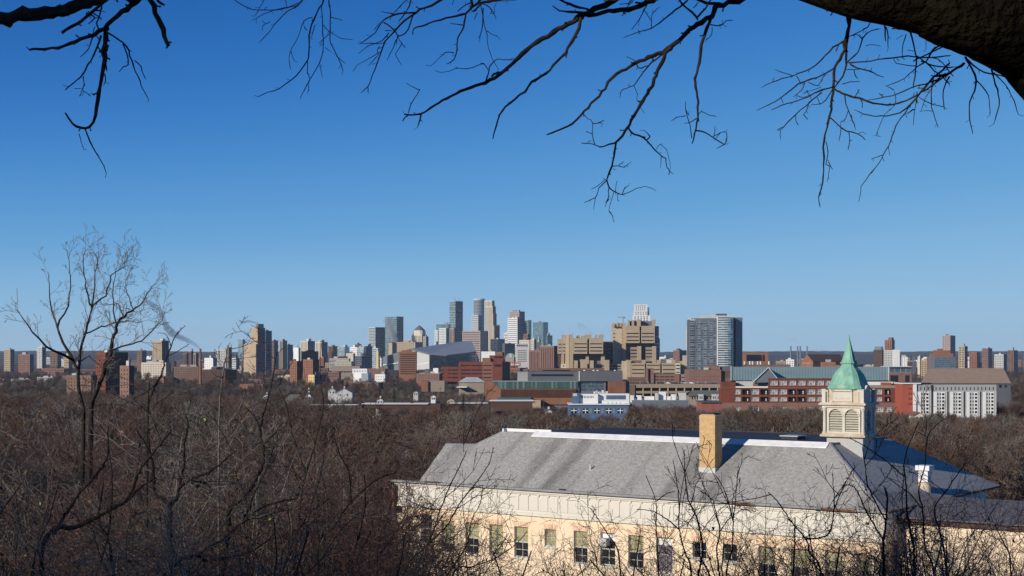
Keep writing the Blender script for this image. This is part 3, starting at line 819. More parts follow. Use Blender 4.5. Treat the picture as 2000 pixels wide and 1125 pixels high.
# ---- condominium tower
def condo():
    Y = 1700
    t = thing('condominium_tower', 'big grey glass condominium tower with white balcony slabs and curved corner', 'building', (XP(1400, Y), Y, 0))
    yb = 735
    fl = 24
    ys = [626.5 + i * 4.55 for i in range(fl)]
    # left wing: dark grey with glass bays
    G['condo'] = glass('condo_bay_glass', (0.06, 0.10, 0.12), (0.42, 0.50, 0.52), .12, .4, .45)
    front(t, 'left_wing', 1358, 1401, 622, yb, Y, 30, 'slate', 'condo', rows=[(y, y + 2.6) for y in ys[:-1]], cols=[(1359.5, 1362), (1363.5, 1368), (1370, 1373.5), (1375.5, 1380), (1382, 1385), (1387, 1392), (1394, 1398.5)], rec=.5, roof='roofl')
    front(t, 'left_bay', 1347, 1358.4, 624, yb, Y + 2, 26, 'dgrey', 'condo', rows=[(y, y + 3.0) for y in ys[:-1]], cols=[(1348, 1357.5)], rec=.8)
    front(t, 'core', 1401, 1450, 620, yb, Y + 16, 24, 'dgrey')
    m = MB(); w_ = MB()
    # balcony slabs of the left bays
    for y in ys:
        m.box(XP(1346.6, Y), XP(1357, Y), Y - .8, Y + 1.4, ZP(y + 4.0, Y), ZP(y + 3.4, Y))
        for a in (1363.5, 1375.5, 1387):
            m.box(XP(a, Y), XP(a + 4.5, Y), Y - 1.0, Y - .002, ZP(y + 4.0, Y), ZP(y + 3.4, Y))
    m.build('balcony_slabs', M['lgrey'], t, kind='stuff')
    # white fin
    m = MB(); m.box(XP(1400.3, Y), XP(1402, Y), Y - 1.5, Y + 2, 0, ZP(619.5, Y)); m.build('white_fin', M['white'], t)
    # right wing: glass with slabs bulging to a curved corner
    arc = []
    for px, dy in ((1402.2, -.5), (1408, -2.5), (1414, -4), (1420, -4.6), (1426, -4.2), (1431, -2), (1434.5, 2.5), (1436, 8)):
        arc.append((XP(px, Y), Y + dy))
    mg = MB(); ms = MB(); mm = MB()
    ztop = ZP(619.5, Y)
    fh = (ZP(ys[0], Y) - ZP(ys[1], Y))
    nfl = int(ztop / fh)
    for k in range(nfl):
        z = ztop - (k + 1) * fh
        for (a, b) in zip(arc, arc[1:]):
            mg.quad((a[0], a[1], z + .5), (b[0], b[1], z + .5), (b[0], b[1], z + fh), (a[0], a[1], z + fh))
        out = [(x, y - (1.1 if i < 4 else .25)) for i, (x, y) in enumerate(arc)]
        ring0 = [(x, y, z) for x, y in out] + [(arc[-1][0], Y + 16, z), (arc[0][0], Y + 16, z)]
        ring1 = [(x, y, z + (.9 if i < 4 else .55)) for i, (x, y, _) in enumerate(ring0)]
        ms.loft([ring0, ring1])
    for i, (x, y) in enumerate(arc):
        mm.box(x - .12, x + .12, y - .3, y + .1, 0, ztop)
    mg.build('glass_wall', glass('condo_glass', (0.10, 0.17, 0.21), (0.38, 0.48, 0.52), .08, .8, .5), t)
    ms.build('floor_slabs', M['lgrey'], t, kind='stuff')
    mm.build('mullions', M['slate'], t, kind='stuff')
    front(t, 'right_wing', 1436.2, 1449, 620, yb, Y + 8, 24, 'slate', 'blue', rows=[(y - 2, y + .8) for y in ys], cols=[(1437.5, 1440), (1441.2, 1444.5), (1445.5, 1448)], rec=.5)
    front(t, 'penthouse', 1371, 1402, 616, 622.3, Y + 8, 18, 'lgrey')
    front(t, 'penthouse', 1401, 1420, 612.5, 620, Y + 10, 14, 'dgrey')
    front(t, 'penthouse', 1348, 1401, 619.5, 626, Y + 1.5, 20, 'lgrey', 'teal', rows=[(621, 624)], cols=ivals(1350, 1400, 12, .6))
    front(t, 'penthouse', 1402, 1436, 616.5, 621, Y + 8, 14, 'lgrey')
condo()
# ---- right of the condominium
t = thing('tan_office', 'orange tan office with dark glass front and red cranes before it', 'building', (XP(1478, 2600), 2600, 0))
front(t, 'wall', 1455, 1500.5, 688, 716, 2600, 30, 'orange', 'navy', rows=[(692.8, 705.5)], cols=[(1458, 1494)], rec=.5, roof='roofw')
for px in (1455.5, 1488.5):
    c = thing('tower_crane', 'thin red crane mast %s' % ('left of the tan office with dark glass' if px < 1470 else 'in front of the dark glass of the tan office'), 'crane', (XP(px, 2500), 2500, 0), 'red crane masts by the tan office')
    m = MB(); m.box(XP(px, 2500), XP(px + .8, 2500), 2500, 2500.8, 0, ZP(685.5, 2500)); m.build('mast', M['redpaint'], c)
    m = MB(); m.box(XP(px - 1, 2500), XP(px + 2.2, 2500), 2500.1, 2500.6, ZP(687, 2500), ZP(686.5, 2500)); m.build('jib', M['redpaint'], c)
T('long_shed', 'long low brown shed with white roof vents behind the teal roof', 1440, 1544, 1550, 712, 1900, 'brown', 'brown', theta=3, fh=.2, boxes=0)
for i, px in enumerate((1457, 1467.5, 1473, 1483, 1488.5, 1505)):
    o = MB(); X = XP(px, 1890); o.cyl((X, 1902), 1.0, ZP(712, 1900), ZP(706.5, 1900), 8, .8); o.cyl((X, 1902), 1.3, ZP(706.5, 1900), ZP(705.6, 1900), 8, 1.2)
    v = o.build('roof_vent', M['white'], None, (X, 1902, ZP(712, 1900)))
    v.location = (X, 1902, ZP(712, 1900))
    tag(v, 'white round roof vent on the long low brown shed', 'vent', 'white roof vents on the long brown shed')
for i, (px, w_, lab) in enumerate(((1544.5, 3.4, 'leftmost grey chimney stack of four by the brick armory'), (1557.8, 3.4, 'second grey chimney stack from the left by the brick armory'), (1563, 3.4, 'third grey chimney stack, close beside the second, by the brick armory'), (1576.5, 3.0, 'rightmost grey chimney stack of four, above the armory roof'))):
    Y = 3600; m = MB(); X = XP(px, Y)
    m.cyl((X, Y), w_ / 2 * Y / FP, 0, ZP(676, Y), 12, w_ / 2 * Y / FP * .85)
    c = m.build('chimney_stack', M['steel'], None, (X, Y, 0)); c.location = (X, Y, 0)
    tag(c, lab, 'chimney', 'power plant chimneys')
# armory
def gable(parent, x0, x1, yr, ye, yb, Y, D, wall, roof, over=.5):
    """gabled block with its gable end to the camera"""
    X0, X1 = XP(x0, Y), XP(x1, Y); xm = (X0 + X1) / 2; zr, ze, zb = ZP(yr, Y), ZP(ye, Y), ZP(yb, Y)
    m = MB(); m.poly([(X0, Y, zb), (X1, Y, zb), (X1, Y, ze), (xm, Y, zr), (X0, Y, ze)])
    m.quad((X1, Y, zb), (X1, Y + D, zb), (X1, Y + D, ze), (X1, Y, ze)); m.quad((X0, Y, zb), (X0, Y + D, zb), (X0, Y + D, ze), (X0, Y, ze))
    m.poly([(X0, Y + D, zb), (X1, Y + D, zb), (X1, Y + D, ze), (xm, Y + D, zr), (X0, Y + D, ze)])
    m.build('wall', M[wall], parent)
    r = MB(); s = (zr - ze) / (xm - X0)
    for sx, xe in ((-1, X0), (1, X1)):
        a = Vector((xm, Y - over, zr + .05)); b = Vector((xe + sx * over, Y - over, ze - over * s + .05))
        r.obox(a, b - a, (0, D + 2 * over, 0), (0, 0, over * .5))
    return r.build('roof', M[roof], parent)
t = thing('armory', 'long brick armory with dark pitched roof and sunlit gable end', 'building', (XP(1600, 2300), 2300, 0))
Y = 2300
m = MB()
A0 = P(1565, 707, Y); A1 = P(1590, 712, Y - 30)
zr = ZP(692.5, Y); ze = ZP(706, Y)
g0 = Vector((XP(1565, Y), Y, 0)); g1 = Vector((XP(1588, Y - 16), Y - 16, 0)); gm = (g0 + g1) / 2
m.poly([(g0.x, g0.y, 0), (g1.x, g1.y, 0), (g1.x, g1.y, ze), (gm.x, gm.y, zr), (g0.x, g0.y, ze)])
e1 = Vector((XP(1652, Y + 30), Y + 30, 0)); em = e1 + (gm - g1) ; e0 = e1 + (g0 - g1)
m.quad((g1.x, g1.y, 0), (e1.x, e1.y, 0), (e1.x, e1.y, ze), (g1.x, g1.y, ze))
m.poly([(e0.x, e0.y, 0), (e1.x, e1.y, 0), (e1.x, e1.y, ze), (em.x, em.y, zr), (e0.x, e0.y, ze)])
m.build('wall', M['orange'], t)
m = MB(); m.quad((g1.x, g1.y - .5, ze), (e1.x, e1.y - .5, ze), (em.x, em.y, zr + .4), (gm.x, gm.y, zr + .4)); m.quad((g0.x, g0.y, ze), (e0.x, e0.y, ze), (em.x, em.y, zr + .4), (gm.x, gm.y, zr + .4)); m.build('roof', M['darkbrown'], t)
m = MB()
for i in range(5):
    q = g0.lerp(g1, .15 + i * .15); m.box(q.x - .8, q.x + .8, q.y - .3, q.y - .05, ZP(710, Y), ZP(708, Y))
m.build('window_trims', M['cream'], t, kind='stuff')
T('low_building', 'low orange brick annex right of the armory', 1603, 1632, 1645, 707, 2150, 'orange', 'brown', theta=10, fh=.2, fw=.3)
T('low_building', 'long low reddish shed behind the copper spire', 1632, 1660, 1705, 713, 2050, 'pinkbrick', 'brown', theta=20, fh=.2, boxes=3)
T('white_block', 'small white block with pipes left of the armory gable', 1535, 1551, 1554, 702, 2500, 'white', 'grey', theta=10, fh=.3, boxes=3)
T('low_building', 'low grey brown block between tan office and chimney stacks', 1515, 1534, 1540, 705, 2550, 'tanlow', 'brown', theta=16, fh=.3)
t, C, ul, ur, L, D, z1 = T('brown_block', 'dark brown windowless block with grey roof cage left of the tan tower', 1706, 1723, 1727, 683, 3600, 'darkbrown', 'darkbrown', theta=20, style='blank', sidestyle='blank')
box_on(t, 'roof_cage', C, ul, ur, 2, L * .9, 2, D * .8, z1, z1 + 8, M['steel'])
t, C, ul, ur, L, D, z1 = T('brick_tower', 'orange brick tower with narrow setback top on the right skyline', 1728, 1742, 1747.5, 664, 3800, 'orange', 'slate', theta=32, style='piers', fw=.25, boxes=0)
box_on(t, 'upper_wall', C, ul, ur, 1, L * .55, 2, D * .8, z1 - .5, z1 + 6.5, M['orange'])
T('grey_office', 'grey framed office with dark openings below the orange brick tower', 1726, 1744, 1748, 684, 3300, 'lgrey', 'grey', gl='dark', theta=20, fw=.6, fh=.45)
t = thing('grain_elevator', 'bright white grain elevator with tall head house', 'building', (XP(1760, 3200), 3200, 0))
front(t, 'head_house', 1748, 1757.5, 683, 720, 3200, 20, 'white'); 
m = MB()
for i in range(5): m.cyl((XP(1759.5 + i * 3.4, 3200), 3206), 2.1, 0, ZP(697, 3200), 12)
m.build('silos', M['white'], t)
front(t, 'roof_box', 1758, 1769, 693.5, 697.3, 3204, 10, 'cream')
t = thing('church', 'dark church with twin steeples right of the white grain elevator', 'church', (XP(1785, 3000), 3000, 0))
front(t, 'wall', 1777, 1790, 706, 722, 3000, 20, 'darkbrown')
for px in (1784, 1787.5):
    m = MB(); m.box(XP(px - 1, 2995), XP(px + 1, 2995), 2995, 2997, 0, ZP(700, 2995)); m.cyl((XP(px, 2995), 2996), 1.3, ZP(700, 2995), ZP(692, 2995), 4, .1); m.build('steeple', M['slate'], t)
T('tan_block', 'small tan twin block right of the dark church', 1792, 1797, 1800, 696, 2900, 'cream', 'tan', theta=24, style='blank')
T('tan_block', 'low grey tan block with openings right of the dark church', 1799, 1810, 1815, 703, 2700, 'tan', 'grey', theta=20, fw=.5)
T('pink_block', 'pinkish apartment block with rows of windows at the right', 1810, 1822, 1826, 697, 2650, 'pinkbrick', 'brown', theta=18, fw=.45, fh=.4)
t = thing('orange_building', 'orange brick building with stepped top at the right edge of the skyline', 'building', (XP(1835, 2500), 2500, 0))
front(t, 'wall', 1825, 1862, 690, 730, 2500, 30, 'orange', 'dark', rows=[(700, 703)], cols=ivals(1828, 1860, 8, .4)); front(t, 'wall', 1830, 1856, 684, 691, 2503, 22, 'orange'); front(t, 'wall', 1834, 1842, 681, 685, 2506, 12, 'orange')
t = thing('glass_office', 'blue glass office below the orange stepped building', 'building', (XP(1840, 2300), 2300, 0))
front(t, 'wall', 1825, 1866, 697, 730, 2300, 30, 'slate', 'blue', rows=[(698.5 + 4 * k, 701.5 + 4 * k) for k in range(5)], cols=ivals(1826, 1865, 10, .8))
T('tall_tower', 'tall mauve tower cut by the right skyline with dark cap', 1840, 1856, 1866, 655, 4300, 'pink', 'slate', theta=30, fw=.45, boxes=1)
# ---- beyond the right edge and left edge, the same city goes on
for i, (a, b, c, y, Y, wl) in enumerate(((1872, 1884, 1890, 676, 3600, 'tan'), (1893, 1908, 1914, 688, 3300, 'orange'), (1918, 1930, 1938, 680, 4000, 'pinkbrick'), (1942, 1960, 1966, 692, 3000, 'lgrey'), (1968, 1980, 1988, 684, 3700, 'brown'), (2000, 2020, 2030, 690, 3400, 'tan'), (-30, -12, -2, 690, 3500, 'brown'), (8, 20, 28, 682, 3900, 'tan'), (36, 58, 66, 692, 3000, 'pinkbrick'), (72, 82, 90, 678, 4100, 'lgrey'), (98, 112, 120, 688, 3600, 'brown'), (124, 134, 142, 694, 3300, 'tan'))):
    T('city_block', ['tan ribbed block beyond the mauve tower', 'orange brick block third past the mauve tower', 'pink brick tower near the right frame edge', 'pale grey block near the right frame edge', 'brown tower close to the right frame edge', 'tan block cut by the right frame edge', 'brown block cut by the left frame edge', 'tan tower near the left frame edge', 'wide pink brick block near the left frame edge', 'light grey tower behind the bare tree at left', 'brown block behind the bare tree trunk at left', 'small tan block just left of the low dark brick wing'][i], a, b, c, y, Y, wl, 'slate', theta=30, boxes=1, cat='building')

# ---- middle distance: hall, parking structure, university building, apartments
t = thing('brick_hall', 'large plain brown brick hall below the condominium tower', 'building', (XP(1380, 1500), 1500, 0))
front(t, 'wall', 1346, 1408.5, 722, 760, 1500, 40, 'pinkbrick', 'brown', rows=[(735, 736.2), (741, 742.2)], cols=ivals(1350, 1405, 14, .3))
front(t, 'wall', 1408.3, 1430, 722.5, 760, 1504, 40, 'brown', 'brown', cols=ivals(1409, 1428, 7, .4), rows=[(725, 738)])
front(t, 'roof_box', 1383, 1405, 714, 722.3, 1512, 16, 'pinkbrick'); front(t, 'roof_box', 1410, 1428, 716, 723, 1515, 16, 'dgrey'); front(t, 'roof_box', 1377, 1384, 718, 722.3, 1508, 10, 'lgrey')
Y = 1250
t = thing('parking_structure', 'long brown concrete parking structure with dark open decks', 'building', (XP(1320, Y), Y, 0))
front(t, 'deck', 1231, 1410, 750, 757.5, Y, 40, 'tanlow')
front(t, 'core', 1231, 1410, 757, 790, Y + 5, 30, 'darkbrown')  # dark box fills the open decks, painting the shade inside
front(t, 'deck', 1234, 1410, 763.6, 768.5, Y, 40, 'tanlow')
front(t, 'deck', 1260, 1410, 774, 790, Y, 40, 'tanlow')
for i in range(11):
    a = 1239 + i * 16.2; front(t, 'pier', a, a + 2, 757.3, 775, Y - .3, 3, 'tan')
front(t, 'stair_tower', 1228, 1240, 751, 790, Y - 1, 12, 'brown')
for px in [1250 + 16 * i for i in range(10)]:
    m = MB(); X = XP(px, Y + 8); m.box(X - .1, X + .1, Y + 8, Y + 8.2, ZP(752, Y), ZP(746.5, Y)); m.box(X - .7, X + .7, Y + 7.9, Y + 8.3, ZP(746.6, Y), ZP(746.2, Y))
    v = m.build('lamp_post', M['lgrey'], None, (X, Y + 8, ZP(752, Y))); v.location = (X, Y + 8, ZP(752, Y)); tag(v, 'double armed lamp post on the top deck of the parking structure', 'lamp post', 'lamp posts on the parking structure')
# parked cars on the deck, seen as small pale shapes
cm = [mat('car_paint_white', (.7, .7, .7), .3, .02, 1), mat('car_paint_dark', (.05, .05, .06), .3, .02, 1), mat('car_paint_silver', (.4, .41, .43), .3, .02, 1)]
def car_mb(L=4.5, W=1.8):
    m = MB(); m.loft([[(0, 0, .3), (L, 0, .3), (L, W, .3), (0, W, .3)], [(0, .05, .85), (L, .05, .8), (L, W - .05, .8), (0, W - .05, .85)], [(.5, .15, .95), (L - 1.1, .15, .92), (L - 1.1, W - .15, .92), (.5, W - .15, .95)], [(1.1, .25, 1.45), (L - 1.9, .25, 1.42), (L - 1.9, W - .25, 1.42), (1.1, W - .25, 1.45)]])
    return m
def wheels_mb(L=4.5, W=1.8):
    m = MB()
    for x in (.85, L - .9):
        for y in (0.0, W - .2):
            i = len(m.v); n = 10
            for yy in (y, y + .2):
                for k in range(n): m.v.append((x + .32 * math.cos(k * 2 * math.pi / n), yy, .32 + .32 * math.sin(k * 2 * math.pi / n)))
            for k in range(n): m.f.append((i + k, i + (k + 1) % n, i + n + (k + 1) % n, i + n + k)); m.m.append(0)
            m.f.append(tuple(range(i, i + n))); m.m.append(0); m.f.append(tuple(range(i + n, i + 2 * n))); m.m.append(0)
    return m
def put_car(x, y, z, c, lab, grp):
    r = thing('parked_car', lab, 'car', (x, y, z), grp)
    for nm, mb_, mm in (('body', car_mb(), cm[c]), ('wheels', wheels_mb(), M['black'])):
        o = mb_.build(nm, mm, None, (0, 0, 0)); o.parent = r
for i, px in enumerate((1300, 1311, 1334, 1346, 1389)):
    put_car(XP(px, Y + 3), Y + 3, ZP(750, Y), [0, 1, 2, 0, 1][i], '%s car parked on the top deck of the parking structure' % ['white', 'dark', 'silver', 'white', 'dark'][i], 'cars on the parking structure')

def university():
    Y = 1150
    t = thing('university_building', 'long modern building of grey metal, green glass and orange brick fins', 'building', (XP(1070, Y), Y, 0))
    front(t, 'brick_end', 947, 977, 744.5, 800, Y - 3, 30, 'orange')
    # slanted glass prow
    q = lambda px, py, d=0: tuple(P(px, py, Y + d))
    mg = MB()
    xs = [961 + i * (1129 - 961) / 42 for i in range(43)]
    for a, b in zip(xs, xs[1:]):
        if b < 977: 
            yb1 = 745 + (a - 961) / 15 * 14; yb2 = 745 + (b - 961) / 15 * 14
        else: yb1 = yb2 = 759
        yb1 = min(759, yb1); yb2 = min(759, yb2)
        mg.quad(q(a, yb1, -4), q(b - .3, yb2, -4), q(b - .3, 745, -4.5), q(a, 745, -4.5))
    mg.build('glass_wall', glass('green_glass', (0.10, 0.20, 0.19), (0.34, 0.47, 0.44), .12, .5, .6), t)
    m = MB(); m.box(XP(961, Y), XP(1129, Y), Y - 4.4, Y + 20, ZP(745, Y), ZP(744.2, Y)); m.build('roof_edge', M['tealroof'], t)
    front(t, 'core', 976, 1131, 745.5, 800, Y - 3.5, 24, 'slate')
    front(t, 'wall', 976.5, 1126, 759.7, 790, Y - 5, 2, 'orange', 'teal', rows=[(762, 774)], cols=ivals(980, 1124, 42, .38), rec=.5)
    m = MB()
    for i in range(72):
        X = XP(978 + i * 2.05, Y); m.box(X - .12, X + .12, Y - 5.6, Y - 5, ZP(776, Y), ZP(760, Y))
    m.build('fins', M['rust'], t, kind='stuff')
    m = MB(); m.box(XP(971, Y), XP(1037, Y), Y - 12, Y - 5, ZP(779.5, Y), ZP(775.5, Y)); m.build('canopy', G['teal'], t)
    m = MB(); m.box(XP(950, Y), XP(1040, Y), Y - 16, Y - 5, ZP(782.5, Y), ZP(781.5, Y)); m.build('canopy_roof', M['roofw'], t)
    front(t, 'low_wing', 1037, 1056, 781, 800, Y - 14, 14, 'tan')
    front(t, 'grey_box', 1011, 1031, 726, 745.2, Y + 2, 30, 'grey')
    front(t, 'grey_box', 1030.8, 1131.5, 725.5, 744.6, Y - 2, 40, 'dgrey', 'dark', rows=[(731, 735)], cols=[(1038, 1120)], rec=.8)
    front(t, 'grey_box', 1131.7, 1216, 724.6, 744.6, Y - 4, 40, 'dgrey', 'navy')
    front(t, 'pier', 1130.5, 1133, 725, 744.6, Y - 4.5, 4, 'lgrey')
    front(t, 'core', 1131.2, 1183, 744.3, 800, Y - 2, 30, 'slate', 'blue', rows=[(746, 751), (752, 757), (758, 764)], cols=ivals(1132, 1180, 12, .92), rec=.1)
    front(t, 'core', 1180, 1189, 744.3, 800, Y + 1, 20, 'black')
    front(t, 'rust_wall', 1187.5, 1222, 744.6, 800, Y - 4, 20, 'rust')
    m = MB()
    for i in range(8):
        X = XP(1191 + i * 4, Y); m.box(X - .05, X + .05, Y - 4.1, Y - 4, ZP(780, Y), ZP(744.8, Y))
    m.build('joint_strips', M['darkbrown'], t, kind='stuff')
    front(t, 'teal_end', 1222.2, 1229.5, 744.8, 790, Y + 1, 14, 'steel', 'teal')
    front(t, 'roof_band', 1052, 1180, 719.5, 725.6, Y + 30, 20, 'brown', 'dark', rows=[(722.5, 724.5)], cols=[(1060, 1114)])
    for px in (1143, 1161, 1169, 1203):
        m = MB(); X = XP(px, Y); m.cyl((X, Y + 10), .9, ZP(725, Y), ZP(723, Y), 8); m.build('roof_vent', M['white'], t)
university()

def blue_building():
    Y = 820
    t = thing('blue_building', 'blue painted apartment house with white cross shaped windows and white upper floor', 'building', (XP(1170, Y), Y, 0))
    cols = []
    o = front(t, 'wall', 1112, 1228.5, 790.5, 825, Y, 24, 'blue', 'navy', rows=[(798, 807.5)], cols=[(a, a + 10) for a in (1116, 1138.5, 1161, 1184, 1206.5)], single=True, rec=.3, roof='roofw')
    m = MB()
    for a in (1116, 1138.5, 1161, 1184, 1206.5):
        m = MB(); m.box(XP(a - .3, Y), XP(a + 10.3, Y), Y - .1, Y - .004, ZP(802.6, Y), ZP(801.0, Y)); m.box(XP(a + 4.4, Y), XP(a + 5.7, Y), Y - .14, Y - .102, ZP(807.5, Y), ZP(797.8, Y)); m.build('window_cross', M['white'], t)
    for a in (1129.5, 1152, 1175, 1197.5, 1220):
        for y in (798.5, 803.5):
            m = MB(); m.box(XP(a, Y), XP(a + 3.2, Y), Y - .06, Y - .004, ZP(y + 3.2, Y), ZP(y, Y)); w_ = m.build('window', M['lgrey'], t)
            m = MB(); m.box(XP(a + .7, Y), XP(a + 2.5, Y), Y - .12, Y - .062, ZP(y + 2.7, Y), ZP(y + .6, Y)); p = m.build('pane', G['navy'], w_)
    m = MB(); m.box(XP(1111, Y), XP(1230, Y), Y - .8, Y + 24, ZP(790.5, Y), ZP(788.8, Y)); m.build('roof_edge', M['white'], t)
    m = MB(); m.box(XP(1228.7, Y), XP(1238, Y), Y + .5, Y + 20, ZP(825, Y), ZP(791, Y)); m.build('side_wall', M['darkbrown'], t)  # shaded side: its darkness is in the colour
    front(t, 'upper_wall', 1119, 1130.8, 768, 788.9, Y + 3, 14, 'blue'); front(t, 'sign_panel', 1119.5, 1127, 768.5, 773.5, Y + 2.8, .2, 'cream')
    front(t, 'upper_wall', 1131, 1168, 769, 788.9, Y + 5, 16, 'white', 'dark', rows=[(773.5, 777.5)], cols=ivals(1134, 1160, 9, .5))
    front(t, 'upper_wall', 1168.2, 1229, 768.5, 788.9, Y + 8, 14, 'white'); front(t, 'blue_panel', 1184, 1221, 772, 779.5, Y + 7.6, .3, 'blue')
    front(t, 'parapet', 1176, 1221, 782, 788.9, Y + 2, 2, 'white', 'dark', rows=[(786.5, 787.8)], cols=ivals(1184, 1216, 4, .35))
    rr = random.Random(4)
    for i in range(7):
        a = 1160 + i * 4; h = rr.uniform(3, 7); front(t, 'roof_box', a, a + 3, 768.6 - h, 768.8, Y + 10, 4, rr.choice(['white', 'lgrey', 'cream']))
blue_building()
t = thing('flat_roofed_building', 'long dark low building with white roof boxes right of the blue house', 'building', (XP(1290, 900), 900, 0))
front(t, 'wall', 1236, 1345, 782, 825, 900, 40, 'slate', roof='roofl')
for (a, b, c, d, w_) in ((1232, 1238, 772, 782, 'white'), (1244, 1253, 772, 782, 'white'), (1259, 1278, 774, 778, 'white'), (1289, 1301, 765, 778, 'white'), (1312, 1320, 770, 778, 'white'), (1327, 1340, 767, 778, 'lgrey'), (1281, 1286, 768, 778, 'lgrey'), (1303, 1310, 774, 781, 'white')):
    front(t, 'roof_box', a, b, c, d + 4, 906 + (a % 5), 6, w_)
def green_apts():
    Y = 1000
    t = thing('apartment_row', 'low apartment row with mossy grey pitched roof and pale bays', 'building', (XP(1380, Y), Y, 0))
    front(t, 'wall', 1347, 1412, 773, 800, Y, 20, 'tanlow', 'dark', rows=[(775, 780)], cols=ivals(1350, 1410, 12, .5))
    X0, X1 = XP(1340, Y), XP(1414, Y)
    m = MB(); m.quad((X0, Y - 1, ZP(773.5, Y)), (X1, Y - 1, ZP(773.5, Y)), (X1 - 3, Y + 10, ZP(763, Y)), (X0 + 5, Y + 10, ZP(763, Y)))
    m.quad((X0, Y + 21, ZP(773.5, Y)), (X1, Y + 21, ZP(773.5, Y)), (X1 - 3, Y + 10, ZP(763, Y)), (X0 + 5, Y + 10, ZP(763, Y)))
    m.build('roof', mat('mossy_roof', (0.13, 0.14, 0.12), .9, .15, .3), t)
    for a in (1365, 1391, 1401):
        front(t, 'bay', a, a + 9, 770, 800, Y - 2.5, 4, 'lgrey', 'dark', rows=[(774, 779)], cols=[(a + 1.5, a + 3.5), (a + 5, a + 7)], single=True)
green_apts()
t = thing('brick_shed', 'faded red brick box on the roofline behind the school chimney', 'building', (XP(1388, 640), 640, 0))
front(t, 'wall', 1369, 1410, 786, 812, 640, 16, mat('faded_red_brick', (0.27, 0.10, 0.085), .9, .2, .3)); front(t, 'roof_edge', 1368, 1411, 784.5, 786.2, 639, 18, 'dgrey')

